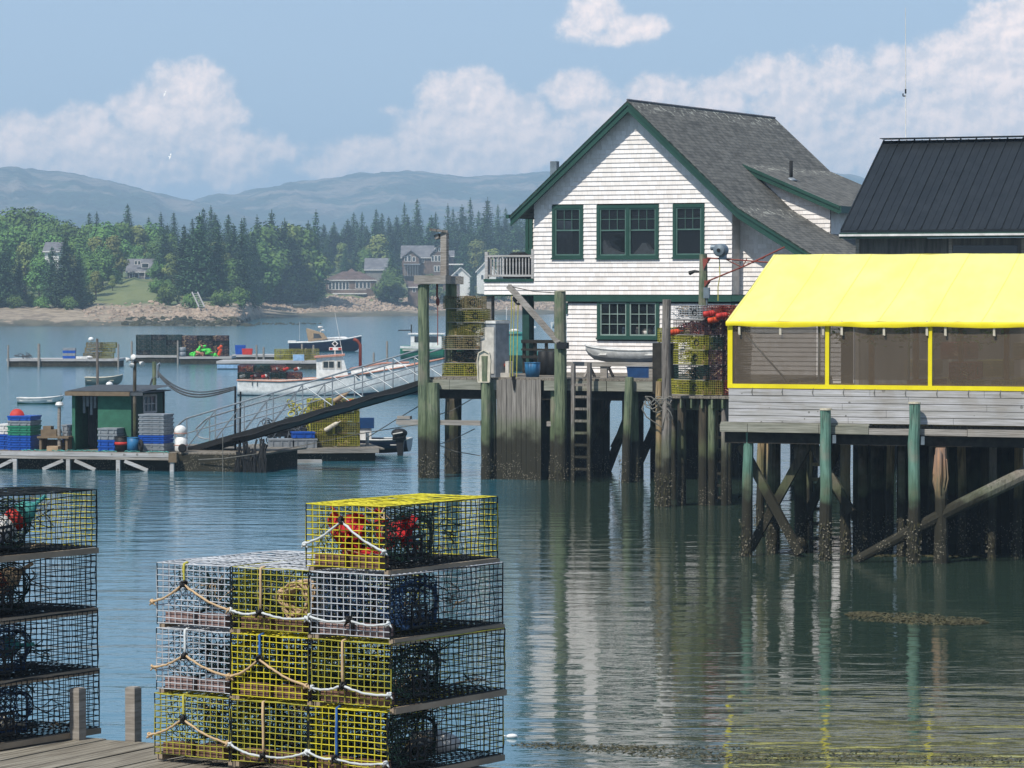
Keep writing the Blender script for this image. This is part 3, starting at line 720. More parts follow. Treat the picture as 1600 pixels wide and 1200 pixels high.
near(2,1,'yellow-green lobster trap in second tier of the right column of the near pile','wire_lime', dx=.02, net='net_green', bridle=(RW,.42,.3,[(.02,.22),(1,.2)],'rope_tan'))
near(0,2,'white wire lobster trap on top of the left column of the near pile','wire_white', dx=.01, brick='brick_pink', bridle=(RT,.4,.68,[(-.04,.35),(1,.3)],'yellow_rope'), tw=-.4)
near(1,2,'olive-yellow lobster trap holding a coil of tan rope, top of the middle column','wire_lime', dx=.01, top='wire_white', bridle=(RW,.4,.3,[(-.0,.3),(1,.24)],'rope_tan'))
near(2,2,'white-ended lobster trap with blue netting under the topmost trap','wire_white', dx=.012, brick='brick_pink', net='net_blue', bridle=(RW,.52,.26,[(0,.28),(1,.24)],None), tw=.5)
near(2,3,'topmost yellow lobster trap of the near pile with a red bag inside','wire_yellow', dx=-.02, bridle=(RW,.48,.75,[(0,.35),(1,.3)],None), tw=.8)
# things kept in the traps
def coil(name, label, p, r, turns, mat, tr=.008):
    mb = MB(); pts = []
    for i in range(turns*14):
        a = i*2*pi/14; k = r*(.8+.2*sin(i*.37)); pts.append(V((cos(a)*k, .05*sin(i*.71)+.02*sin(i*1.3), sin(a)*k*.8 + .015*sin(i*.9))))
    mb.tube(pts, tr, 5); o = mb.build(name, MT[mat], smooth=True); tag(o, label, 'rope', None, p, R(-34)); return o
coil('rope_coil','coil of tan rope showing through the end of the olive-yellow trap', FT.w(.552+.36, .16, TZ+2*PIT+.21), .13, 16, 'rope_tan')
mb = MB()
def rag(mb, n, m, w, h, c, amp):
    c = V(c)
    for i in range(n+1):
        for j in range(m+1):
            x = w*(i/n-.5); z = h*(j/m-.5)
            q = noise.noise_vector(V((i*.35+c.x, j*.3, 4)))*amp; mb.v.append(tuple(c + V((x+q.x, q.y*1.6, z+q.z))))
    for i in range(n):
        for j in range(m): a = len(mb.v)-(n+1)*(m+1)+i*(m+1)+j; mb.f.append((a, a+m+1, a+m+2, a+1)); mb.m.append(0)
rag(mb, 12, 8, .20, .17, (.14,.16,.24), .07); rag(mb, 14, 8, .26, .2, (.30,.42,.2), .09); rag(mb, 12, 6, .26, .06, (.22,.2,.09), .06); rag(mb, 12, 6, .1, .14, (.16,.2,.14), .05)
tag(mb.build('mesh_bag', MT['red_cloth'], smooth=True), 'crumpled red cloth bag inside the topmost yellow trap', 'bag', None, FT.w(1.10, .0, TZ+3*PIT+.02), R(-34))
mb = MB(); mb.ball((0,0,0), .16, .11, .07, 14, 8, 0, .08)
tag(mb.build('bait_bag', MT['white'], smooth=True), 'white bundle lying inside the bottom right trap of the near pile', 'bag', None, FT.w(1.40, .78, TZ+.12), 0)
# left pile, long sides towards the viewer
LC = onz(153, 1146, TZ); FL = Frame(LC, TH0)
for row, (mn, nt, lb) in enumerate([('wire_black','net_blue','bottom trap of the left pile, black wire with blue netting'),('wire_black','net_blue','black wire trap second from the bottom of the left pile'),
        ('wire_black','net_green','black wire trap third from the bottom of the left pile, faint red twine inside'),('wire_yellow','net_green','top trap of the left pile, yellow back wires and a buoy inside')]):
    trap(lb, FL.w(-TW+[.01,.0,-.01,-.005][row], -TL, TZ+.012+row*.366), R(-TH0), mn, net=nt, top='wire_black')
def buoy(label, loc, ax, L, r, c1, c2, c3, group=None):
    t = T('buoy', label, 'buoy', loc, 0, group); ax = V(ax).normalized()
    def sec(prof, nm, mt): m_ = MB(); m_.lathe((0,0,0), prof, 16, 0, ax); m_.build(nm, MT[mt], t, True)
    sec([(r*.8,-L/2),(r,-L/2+.02),(r,L*.02)], 'body', c1); sec([(r*1.002,L*.02),(r*1.002,L*.2)], 'band', c2); sec([(r,L*.2),(r*.9,L*.38),(r*.35,L/2),(.012,L/2+.01),(.012,L/2+.09)], 'nose', c3)
    return t
buoy('white, red and green buoy inside the top trap of the left pile', FL.w(-.17,-.60,TZ+3*.366+.205), (.66,.3,.52), .38, .070, 'white','red','teal')
buoy('tan and red buoy inside the second highest trap of the left pile', FL.w(-.2,-.70,TZ+2*.366+.2), (.8,.3,.5), .36, .068, 'tan','rust','tan')
buoy('grey and green buoy inside the second lowest trap of the left pile', FL.w(-.25,-.66,TZ+.366+.2), (.9,.3,.05), .32, .062, 'gray_tote','gray_tote','teal')
buoy('white buoy lying in the bottom trap of the left pile', FL.w(-.25,-.7,TZ+.13), (.9,.2,-.1), .26, .05, 'cream','gray_dark','cream')

# ---------------------------------------------------------------- near deck
e0 = onz(126, 1149, TZ); FD = Frame(e0, 27.5)
dk = T('wharf_deck', 'weathered plank deck edge of the near wharf carrying the two trap piles', 'deck', FD.w(0,0,0), R(-27.5))
mb = MB(); x = -3.4
while x < 6:
    w = .138+rnd.uniform(-.004,.004); z = TZ-.012+rnd.uniform(-.003,.003); mb.box(x, x+w, -7.5, rnd.uniform(-.03,.01), z-.045, z); x += w+.012
mb.build('planking', MT['near_deck'], dk)
mb = MB()
for y in (-.15,-1.6,-3.1,-4.6,-6.1): mb.box(-3.4, 6, y-.08, y, TZ-.30, TZ-.06)
mb.build('joist', MT['dark_wood'], dk)
for x_ in (-2.8, 1, 4.6):
    for y in (-.3, -4.8):
        mb = MB(); mb.tube([(x_,y,-2),(x_,y,TZ-.3)], [.16,.14], 10); mb.build('pile', MT['pile_dark'], dk, True)
for px, py0, py1, lb in ((126,1149,1070,'left of the two short square posts at the deck edge, beside the left pile'),(207,1157,1074,'right of the two short square posts, standing between the trap piles')):
    p = onz(px, py0, TZ); mb = MB(); h = (py0-py1)/F_PX*p.y; s = .035
    mb.box(-s, s, -s, s, -.5, h-.006); mb.box(-s+.006, s-.006, -s+.006, s-.006, h-.006, h)
    o = tag(mb.build('post', MT['gray_wood']), lb, 'post', None, (p.x,p.y+(-.13 if px < 150 else .05),TZ), R(-30))

# ================================================================ FAR TRAPS
def fartrap_mesh(mb, W, L, Hh, r, step, mi=0, mi2=1, mi3=2):
    na, nb, nc = max(3, round(W/step)), max(3, round(L/step)), max(2, round(Hh/step))
    z0 = .025
    panel(mb, (0,0,z0), (W,0,0), (0,0,Hh), na, nc, r, 1, 0, mi); panel(mb, (0,L,z0), (W,0,0), (0,0,Hh), na, nc, r, 1, 0, mi)
    panel(mb, (0,0,z0), (0,L,0), (0,0,Hh), nb, nc, r, 1, 0, mi); panel(mb, (W,0,z0), (0,L,0), (0,0,Hh), nb, nc, r, 1, 0, mi)
    panel(mb, (0,0,z0+Hh), (W,0,0), (0,L,0), na, nb, r, 1, 0, mi); panel(mb, (0,L*.42,z0), (W,0,0), (0,0,Hh), na, nc, r, 1, 0, mi)
TP = {}
def mid_trap(color, label, loc, rz, group, flip=False):
    """trap seen from 80-110 m: 7 mm wires, netting, runners, ring, brick"""
    key = color
    if key not in TP:
        t = T('lobster_trap', label, 'lobster trap', loc, rz, group); TP[key] = t
        mb = MB(); fartrap_mesh(mb, .55, 1.12, .34, .0055, .055); mb.build('wire_mesh', MT[color], t)
        mb = MB(); funnel(mb, (.275,.5,.2), .5, .3, (.275,.78,.18), .08, .005, 14, 5); funnel(mb, (.53,.26,.19), .34, .28, (.32,.26,.19), .08, .005, 12, 4); funnel(mb, (.02,.26,.19), .34, .28, (.24,.26,.19), .08, .005, 12, 4)
        mb.build('netting', MT[{'wire_tan':'net_green','wire_purple':'net_orange','wire_red':'net_orange'}.get(color,'net_green')], t)
        for x in (0, .52):
            mb = MB(); mb.box(x, x+.03, -.01, 1.13, -.0, .024); mb.build('runner', MT['gray_wood'], t)
        for x in (.56, -.01): mb = MB(); mb.ring((x,.26,.19), .075, .011, (1,0,0)); mb.build('entrance_ring', MT['black'], t, True)
        mb = MB(); mb.box(.06,.26,.03,.12,.03,.1); mb.build('brick', MT['brick'], t)
        for mt_ in ('rope_tan','black','net_green' if color != 'wire_purple' else 'red'):
            mb = MB()
            for q in range(9):
                c = V((rnd.uniform(.1,.45), rnd.uniform(.1,1.0), rnd.uniform(.08,.3))); mb.tube([c + V((rnd.uniform(-.14,.14), rnd.uniform(-.2,.2), rnd.uniform(-.1,.1))) for _ in range(6)], .011, 4)
            mb.build('rope_tangle', MT[mt_], t)['kind'] = 'stuff'
        return t
    return cp(TP[key], loc, rz, label, group)
ORD = ['bottom','second','third','fourth','fifth','sixth','seventh','eighth','ninth','tenth']
def fringe(parent, x, y, r, zm, n, ang=None):
    '''rockweed and barnacle crust hanging on a pile below the tide mark'''
    m_ = MB()
    for i in range(n):
        a = rnd.uniform(0, 2*pi); z = zm*rnd.random()**1.4 - .05; rr = r*(1.0+rnd.uniform(.0,.06)); c = V((x+cos(a)*rr, y+sin(a)*rr, z)); nr = V((cos(a), sin(a), rnd.uniform(-.3,.3)))
        s = rnd.uniform(.02,.05)
        if i % 3: m_.add([c, c+V((-sin(a)*s*.4, cos(a)*s*.4, -s*1.5))+nr*.02, c+V((sin(a)*s*.3, -cos(a)*s*.3, -s*2.2))+nr*.025], [(0,1,2)], 0)
        else: m_.ball(c, s*.45, s*.45, s*.4, 5, 3, 1, .2)
    o = m_.build('weed_fringe', [MT['weed'], MT['barnacle']], parent); o['kind'] = 'stuff'; return o
MT['weed'] = M('weed', '#4a4628', '#2b2a18', 9, rough=.7); MT['barnacle'] = M('barnacle', '#8f897a', '#65604f', 9, rough=.9)
# ================================================================ WHARF A  (left working wharf)
FA = Frame(onz(663, 746), 22); DZ = 2.86
def pile(parent, fr, px, py_w, py_top, wpx, mat, y=0, name='pile', lean=0, cap=None, z1=None, loc=None):
    """child pile of a wharf placed by its foot; returns the object"""
    x = fr.loc(px, py_w, y)[0]; sc_ = F_PX/ fr.w(x, y).y
    zt = z1 if z1 is not None else fr.loc(px, py_top, y)[1]; r = wpx/2/sc_
    mb = MB(); k = 9; pts = []; rs = []
    for i in range(k):
        t = i/(k-1); pts.append((x+lean*t+rnd.uniform(-.008,.008), y+rnd.uniform(-.008,.008), -1.2+(zt+1.2)*t)); rs.append(r*(1.1-.14*t)*rnd.uniform(.97,1.03))
    mb.tube(pts, rs, 12, 0)
    return mb.build(name, MT[mat], parent, False), x, zt, r
def xy(fr, px, y): return fr.loc(px, 600, y)[0]
wA = T('wharf', 'working wharf of planks on tall green piles in front of the shingled house', 'wharf', FA.w(0,0,0), R(-22))
x1A = xy(FA, 1030, 0)
mb = MB(); x = xy(FA, 668, 0)
while x < x1A+3.2:
    mb.box(x, x+.19, 0, 5.2 if x < 1.7 else 24, DZ-.06, DZ+rnd.uniform(-.004,.004)); x += .2
mb.build('planking', MT['deck_wood'], wA)
x0 = xy(FA, 665, 0)
for a, b in ((x0, xy(FA, 703,0)), (xy(FA,703,0)+.01, xy(FA,752,0)), (xy(FA,768,0), xy(FA,778,0)), (xy(FA,851,0), xy(FA,948,0)), (xy(FA,949,0), x1A)):
    mb = MB(); mb.box(a, b, -.05, 0, DZ-.34, DZ-.065); mb.build('fascia_board', MT['fascia'], wA)
mb = MB()
for y in (.4, 1.6, 3.2, 4.8): mb.box(x0, x1A+2.5, y, y+.25, DZ-.62, DZ-.07)
for y in (7, 10, 13, 16, 20): mb.box(2, x1A+3, y, y+.25, DZ-.62, DZ-.07)
mb.build('cross_beam', MT['dark_wood'], wA)
z_l = FA.loc(700, 660)[1]
mb = MB(); mb.box(xy(FA,620,-.1), xy(FA,752,-.1), -.16, -.04, z_l-.07, z_l+.07); mb.build('waler', MT['gray_wood_x'], wA); mb = MB(); mb.box(xy(FA,852,0), xy(FA,872,0), .1, .25, z_l-.07, z_l+.07); mb.build('waler', MT['gray_wood_x'], wA)
mb = MB(); mb.box(xy(FA,622,-.1), xy(FA,642,-.1), -.18, -.02, z_l+.08, z_l+.17); mb.build('block', MT['gray_wood_x'], wA)
# vertical board wall
mb = MB(); x = xy(FA, 778, 0); xe = xy(FA, 850, 0)
while x < xe-.05:
    w = min(.15, xe-x); mb.box(x, x+w-.008, -.10+rnd.uniform(-.01,.01), -.055, -.3, DZ-.03+rnd.uniform(-.03,.0)); x += w
mb.build('board_wall', MT['board_wall'], wA)
mb = MB(); mb.tube([(xy(FA,803,-.1),-.13,DZ+.05),(xy(FA,803,-.1)+.02,-.13,DZ-.35)], [.06,.02], 6); mb.build('rope_end', MT['rubber'], wA)
# its piles
pa = [(663,746,445,18,'pile_green',-.2),(676,746,598,20,'pile_green',-.2),(760,747,556,16,'pile_green',-.2),(770,747,598,13,'pile_green',0.02),(877,750,455,19,'pile_green',-.25),(866,749,605,14,'pile_green',.2),
      (707,742,605,26,'pile_dark',2.2),(975,750,589,14,'pile_green',-.2),(993,750,592,13,'pile_green',.15)]
for px, pw, pt, w, mt, y in pa:
    o, x, zt, r = pile(wA, FA, px, pw, pt, w, mt, y, lean=.16 if px == 975 else rnd.uniform(-.05,.05)); fringe(wA, x, y, r*1.1, .8, 130)
    if pt < 470:
        mb = MB(); mb.tube([(x,y,zt),(x,y,zt+.02)], [r*.94, r*.8], 12); mb.build('pile_top', MT['pile_top'], wA)
for i in range(7):
    for y in (4.5, 8, 11, 14, 17):
        x = 3.7+i*1.05+rnd.uniform(-.25,.25)
        mb = MB(); mb.tube([(x,y,-1),(x+rnd.uniform(-.1,.1),y,DZ-.6)], .15, 9); mb.build('pile', MT['pile_dark'], wA, True)
for lo_px, hi_px, yb in ((845,949,4.4),(972,1003,5.2),(1016,1140,4.6)):  # dark plank sheets added where the underside falls into deep shade
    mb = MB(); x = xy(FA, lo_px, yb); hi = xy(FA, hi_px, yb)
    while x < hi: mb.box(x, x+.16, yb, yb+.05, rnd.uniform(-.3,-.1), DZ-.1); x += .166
    mb.build('shade_boards', MT['dark_wood'], wA)
for (a, b, c, d, y) in ((905,740,950,620,3.0),(945,745,985,640,5.0),(1000,720,1035,640,4.0),(960,700,1000,620,2.0)):
    mb = MB(); mb.beam((xy(FA,a,y), y, FA.loc(a,b,y)[1]), (xy(FA,c,y), y, FA.loc(c,d,y)[1]), .2, .2); mb.build('brace', MT['pile_dark'], wA)
# ladder
lt = T('ladder','wooden ladder hanging down the face of the working wharf','ladder', FA.w(0,0,0), R(-22))
xl, xr = xy(FA,897,-.3), xy(FA,922,-.3); zt = FA.loc(897,567,-.3)[1]
for x in (xl, xr):
    mb = MB(); mb.box(x-.05, x+.05, -.42, -.30, -.4, zt+rnd.uniform(-.02,.02)); mb.build('rail', MT['pile_gray'], lt)
z = .35
while z < DZ-.1:
    mb = MB(); mb.box(xl+.05, xr-.05, -.40, -.33, z-.035, z+.035); mb.build('rung', MT['pile_gray'], lt); z += .335
# low rails and boards on the deck edge right of the big pile
g = T('rail_fence','low grey plank rail along the wharf edge under the small white skiff','rail', FA.w(0,0,0), R(-22))
zr = FA.loc(900,568,.6)[1]
mb = MB(); mb.box(xy(FA,868,.6), xy(FA,1025,.6), .6, .64, zr-.07, zr+.05); mb.build('board', MT['gray_wood_x'], g)
for px in (872, 942, 1018):
    mb = MB(); mb.box(xy(FA,px,.6)-.1, xy(FA,px,.6)+.1, .65, .75, DZ, zr+.03); mb.build('post', MT['gray_wood'], g)
# gallows frame: beam over two piles, lamp post on it
gf = T('hoist_gantry','weathered beam on two tall piles with a lamp post, left end of the wharf','hoist gantry', FA.w(0,0,0), R(-22))
zb = FA.loc(680,437,0)[1]
mb = MB(); mb.beam((xy(FA,651,-.2), -.2, zb), (xy(FA,693,-.2)+.1, -.1, zb), .5, .24); mb.beam((xy(FA,668,.4), .0, zb+.01), (xy(FA,719,.8), .9, zb-.02), .3, .22); mb.build('beam', MT['gray_wood_x'], gf)
mb = MB(); mb.tube([(xy(FA,705,.8),.8,DZ),(xy(FA,705,.8),.8,zb-.12)], .16, 12); mb.build('pile', MT['pile_green'], gf)
xp = xy(FA,695,.3); mb = MB(); mb.box(xp-.09, xp+.09, .2, .38, zb-.1, FA.loc(695,363,.3)[1]); mb.build('lamp_post', MT['gray_wood'], gf)
zt = FA.loc(690,362,.3)[1]; mb = MB(); mb.beam((xp+.1,.28,zt), (xy(FA,676,.3),.1,zt+.06), .2, .07); mb.beam((xy(FA,684,.3),.28,zt-.08),(xy(FA,686,.3),.28,zt-.2),.22,.14); mb.build('lamp_head', MT['pile_gray'], gf)
mb = MB(); xx = xy(FA,684,.1); mb.tube([(xx,.1,zb-.1),(xx,.1,DZ+.9)], .012, 6); mb.ball((xx,.1,zb-.62), .06,.06,.13, 8, 6); mb.tube([(xx-.02,.1,zb-.1),(xx-.02,.1,zb-.5)], .03, 6); mb.build('hoist_chain', MT['rust'], gf)
# derrick boom at the tall pile
bm = T('hoist_boom','pale square boom leaning up to the left from the tall wharf pile','boom', FA.w(0,0,0), R(-22))
p0 = V((xy(FA,874,-.4), -.4, FA.loc(874,536,-.4)[1])); p1 = V((xy(FA,795,.2), .2, FA.loc(795,447,.2)[1]))
mb = MB(); mb.beam(p0, p1, .13, .13); mb.build('boom', MT['gray_wood'], bm)
mb = MB(); mb.box(p0.x-.05, p0.x+.25, -.5, -.3, p0.z-.16, p0.z+.02); mb.build('bracket', MT['rubber'], bm)
mb = MB(); top_ = V((xy(FA,872,-.25), -.25, FA.loc(872,458,-.25)[1])); mb.tube([p1, p1.lerp(top_,.5)-V((0,0,.05)), top_], .012, 5); mb.build('stay_wire', MT['rubber'], bm)
mb = MB()
for dx in (0, .08, .2):
    q = V((xy(FA,797,.2)+dx*1.0, .2, 0)); mb.tube([(q.x+.05,.2,FA.loc(797,462,.2)[1]), (q.x,.2,DZ+.02)], .013, 5)
mb.build('fall_rope', MT['yellow_rope'], bm)
mb = MB(); q = p1.lerp(p0,.1); mb.ring((q.x+.12,.2,q.z-.25), .1, .03, (0,1,0)); mb.ball((q.x+.02,.2,q.z-.2), .08,.05,.1,8,6); mb.build('pulley', MT['rubber'], bm)
# traps on wharf A, left end: long sides to the viewer
GA = 'weathered traps stacked on the working wharf'
sA = [(684,'wire_lime',0,'yellow'),(682,'wire_black',.3,'black'),(682,'wire_tan',0,'tan'),(688,'wire_olive',0,'olive'),(690,'wire_olive',0,'olive'),(686,'wire_tan',0,'brown')]
z = DZ+.01
for i, (px, c, dx, nm) in enumerate(sA):
    xx = xy(FA, px+63, .4); mid_trap(c, f'{nm} lobster trap, {ORD[i]} tier of the weathered pile at the hoist frame', FA.w(xx+.02, .5, z), R(-22+90+[6,-4,3,-5,2,7][i]), None); z += .385
xx = xy(FA, 712, 1.3); z = DZ+.01
for i in range(5):
    mid_trap(['wire_tan','wire_olive','wire_purple','wire_tan','wire_olive'][i], f'weathered lobster trap, {ORD[i]} tier of the rear pile behind the hoist frame pile', FA.w(xx, 1.25, z), R(-22+[4,-3,2,5,-4][i]), None); z += .385
z = DZ+.85
for i in range(2):
    mid_trap('wire_tan', f'tan trap with tangled rope beside the white cabinet, {["lower","upper"][i]} of two', FA.w(xy(FA,738,.9), .9, z), R(-22+[5,-7][i]), None); z += .385
mb = MB(); mb.box(-.45,.45,-.3,.3,0,.85); tag(mb.build('bait_bin', MT['dark_wood']), 'dark box under the two tan traps beside the white cabinet', 'box', None, FA.w(xy(FA,738,.9)+.4,1.3,DZ), R(-22))
# white cabinet, tray, buckets
c = T('cabinet','white cabinet standing on the wharf right of the trap pile','cabinet', FA.w(xy(FA,768,.9),.9,DZ), R(-40))
mb = MB(); mb.box(-.4,.4,-.3,.3,0,1.52); mb.build('body', MT['gray_tote'], c); mb = MB(); mb.box(-.43,.43,-.33,.33,1.524,1.6); mb.build('lid', MT['white'], c)
mb = MB(); mb.box(-.36,.36,-.325,-.304,.1,1.42); mb.build('door', MT['off_white'], c)
mb = MB(); pts = [(-.17,0),(.17,0),(.2,.6),(.16,.82),(0,.9),(-.16,.82),(-.2,.6)]
mb.prism([(x,0,z) for x, z in pts], (0,.05,0)); 
for q, w in zip(pts, pts[1:]+pts[:1]): mb.beam((q[0],-.03,q[1]), (w[0],-.03,w[1]), .03, .03)
o = mb.build('tray', MT['cream']); tag(o, 'cream arched tray leaning on the middle pile top', 'tray', None, FA.w(xy(FA,757,-.28),-.3,FA.loc(757,597,-.3)[1]), R(-22))
def tub(label, loc, r, h, mat, cat='bucket', taper=.85, group=None, rim=True, lid=False):
    t = T('barrel' if h > .6 else 'bucket', label, cat, loc, 0, group)
    m_ = MB(); m_.lathe((0,0,0), [(r*taper,0),(r,h*.5),(r*(1 if rim else taper),h*.97),(r*.9,h*.97),(r*.86,h*.8)], 18); m_.build('body', MT[mat], t, True)
    m_ = MB(); m_.ring((0,0,h*.96), r, r*.06, (0,0,1), 18); m_.build('rim', MT[mat], t, True)
    return t
tub('blue plastic bucket by the dark railing on the wharf', FA.w(xy(FA,832,1.2),1.2,DZ), .22, .42, 'teal_blue')
for px, lb in ((851,'left'),(863,'right')):
    mb = MB(); mb.lathe((0,0,0), [(.2,0),(.21,.35),(.2,.68),(.17,.7)], 14); tag(mb.build('barrel', MT['black'], smooth=True), f'black barrel {lb} of a pair behind the dark rail', 'barrel', None, FA.w(xy(FA,px,3.5),3.5,DZ))
# rusty winch and small clutter
wn = T('winch','rusty winch on a white base beside the boom ropes','winch', FA.w(xy(FA,785,.9),.9,DZ), R(-22))
mb = MB(); mb.box(-.3,.3,-.2,.2,0,.12); mb.box(-.25,-.15,-.15,.15,.12,.45); mb.box(.15,.25,-.15,.15,.12,.45); mb.build('base', MT['off_white'], wn)
mb = MB(); mb.lathe((-.15,0,.33), [(.1,0),(.1,.02),(.06,.03),(.06,.27),(.1,.28),(.1,.3)], 12, 0, (1,0,0)); mb.build('drum', MT['rust'], wn, True)
# dark railing by water behind
rl = T('railing','dark rail fence on the far edge of the wharf','railing', FA.w(0,5,0), R(-22))
xa, xb = xy(FA,815,5), xy(FA,872,5)
mb = MB(); mb.box(xa,xb,-.04,.04,DZ+.9,DZ+1.0); mb.box(xa,xb,-.03,.03,DZ+.45,DZ+.53); mb.box(xa,xb,-.03,.03,DZ+.68,DZ+.74); mb.build('rail', MT['dark_wood'], rl)
for i in range(4):
    mb = MB(); x = xa+.05+(xb-xa-.1)*i/3; mb.box(x-.04,x+.04,.045,.12,DZ,DZ+.98); mb.build('post', MT['dark_wood'], rl)
# ================================================================ free standing piles of the mid wharf and wharf B
FB = Frame(onz(1030, 791), 22); BZ = FB.loc(1080, 620, 0)[1]
def freepile(label, fr, px, pw, pt, w, mat, y=0, lean=0, cat='pile'):
    x = fr.loc(px, pw, y)[0]; p = fr.w(x, y); sc_ = F_PX/p.y; zt = fr.loc(px, pt, y)[1]; r = w/2/sc_
    mb = MB(); k = 12; pts = []; rs = []
    for i in range(k):
        t = i/(k-1); pts.append((lean*t+rnd.uniform(-.012,.012), rnd.uniform(-.01,.01), -1.2+(zt+1.2)*t)); rs.append(r*(1.12-.22*t)*rnd.uniform(.96,1.04))
    mb.tube(pts, rs, 12)
    o = tag(mb.build('mooring_pile', MT[mat]), label, cat, None, (p.x,p.y,0)); fringe(o, 0, 0, r*1.12, .9, 260); return o
freepile('tall rough grey log pile standing before the white wall', FB, 1041, 791, 468, 15, 'pile_gray', -.2)
freepile('shorter tan pile lashed to the rough grey log', FB, 1030, 790, 596, 12, 'pile_tan', -.1)
mb = MB()
for i in range(5):
    a = rnd.uniform(0,6); pts = [(-.35+.7*j/8+.05*sin(j*a), -.22-.04*sin(j), BZ-.1+.12*sin(j*1.1+i)-.05*j*(i%2)) for j in range(9)]; mb.tube(pts, .016, 5)
mb.tube([(-.3,-.2,BZ),(-.42,-.25,BZ-.3),(-.3,-.25,BZ-.5),(.1,-.25,BZ-.75),(.2,-.2,BZ-.3)], .018, 5)
for i in range(3): mb.ring((.06,-.0,BZ-.16+.05*i), .2, .018, (0,0,1))
tag(mb.build('mooring_rope', MT['rope_gray'], smooth=True), 'tangled mooring ropes around the two lashed piles', 'rope', None, FB.w(xy(FB,1036,0),-.1,0), R(-22))
wB = T('wharf','middle wharf with plank ends under the tall coloured trap pile','wharf', FB.w(0,0,0), R(-22))
mb = MB(); x = xy(FB,1027,.6); xe = xy(FB,1141,.6)
while x < xe: mb.box(x, x+.19, .6, 9, BZ-.06, BZ+rnd.uniform(-.003,.003)); x += .2
mb.build('planking', MT['deck_wood'], wB)
mb = MB(); x = xy(FB,1046,.6)
while x < xe: mb.box(x, x+.045, .62, .9, BZ-.3, BZ-.065); x += .27
mb.box(xy(FB,1046,.6), xe, .95, 1.05, BZ-.36, BZ-.065); mb.build('joist_ends', MT['pile_green'], wB)
for px, pw, w, mt, y in [(1065,790,14,'pile_dark',.8),(1098,788,14,'pile_dark',.8),(1112,787,12,'pile_green',.8),(1132,778,11,'pile_gray',.9),(1137,778,12,'pile_dark',1.4),(1052,782,9,'pile_dark',2.6)]:
    pile(wB, FB, px, pw, 0, w, mt, y, z1=BZ-.1)
l2 = T('ladder','wooden ladder in the shade under the middle wharf','ladder', FB.w(0,0,0), R(-22))
for px in (1119,1131):
    mb = MB(); x = xy(FB,px,1.8); mb.box(x-.03,x+.03,1.8,1.9,-.3,BZ-.08); mb.build('rail', MT['pile_tan'], l2)
for i in range(8):
    mb = MB(); mb.box(xy(FB,1119,1.8)+.03,xy(FB,1131,1.8)-.03,1.8,1.87,.1+i*.3,.17+i*.3); mb.build('rung', MT['pile_tan'], l2)
# traps on wharf B: three columns
colsB = [(1046,.75,['wire_lime','wire_green','wire_lime','wire_lime','wire_purple','wire_white'],'left'),(1098,.9,['wire_olive','wire_purple','wire_purple','wire_green','wire_purple','wire_red'],'middle'),(1121,1.0,['wire_red','wire_purple','wire_purple','wire_purple','wire_purple','wire_red'],'right')]
CN = {'wire_lime':'yellow','wire_green':'dark green','wire_purple':'purplish','wire_white':'white','wire_olive':'olive','wire_red':'reddish','wire_tan':'tan','wire_black':'black'}
for px, y, L, nm in colsB:
    z = BZ+.01
    for i, c in enumerate(L):
        if nm == 'left': mid_trap(c, f'{CN[c]} lobster trap, {ORD[i]} tier of the left column beside the yellow tent', FB.w(xy(FB,px,y)+.88+rnd.uniform(-.03,.03), y, z), R(-22+62+rnd.uniform(-3,3)), None)
        else: mid_trap(c, f'{CN[c]} lobster trap, {ORD[i]} tier of the {nm} column beside the yellow tent', FB.w(xy(FB,px,y)-.05, y, z), R(-22+rnd.uniform(-3,3)), None)
        z += .372
for i, (px, z, c, lb) in enumerate(((1128,6.01,'red','on the far right trap'),(1108,6.02,'red','on the middle trap'),(1053,5.0,'orange','on the left column above the yellow traps'),(1115,5.93,'orange','between the two tallest columns'))):
    zz = FB.loc(px, [493,490,519,500][i], .7)[1]
    buoy(f'{["red","red","orange","orange"][i]} buoy lying {lb} beside the tent', FB.w(xy(FB,px,.8),.8,zz), (1,.1,.15), .3, .07, c, c, c)
for px in (1047, 1030):
    mid_trap('wire_lime', f'yellow trap half hidden behind the grey log, {"upper" if px==1047 else "lower"} of two', FB.w(xy(FB,1027,1.7), 1.7, BZ+(.01 if px==1030 else 1.3)), R(-20), None)
mb = MB(); mb.box(-.25,.25,-.3,.3,0,1.28); tag(mb.build('crate', MT['dark_wood']), 'dark crate between the two yellow traps behind the grey log', 'crate', None, FB.w(xy(FB,1030,2.3)+.15,2.35,BZ+.0), R(-20))
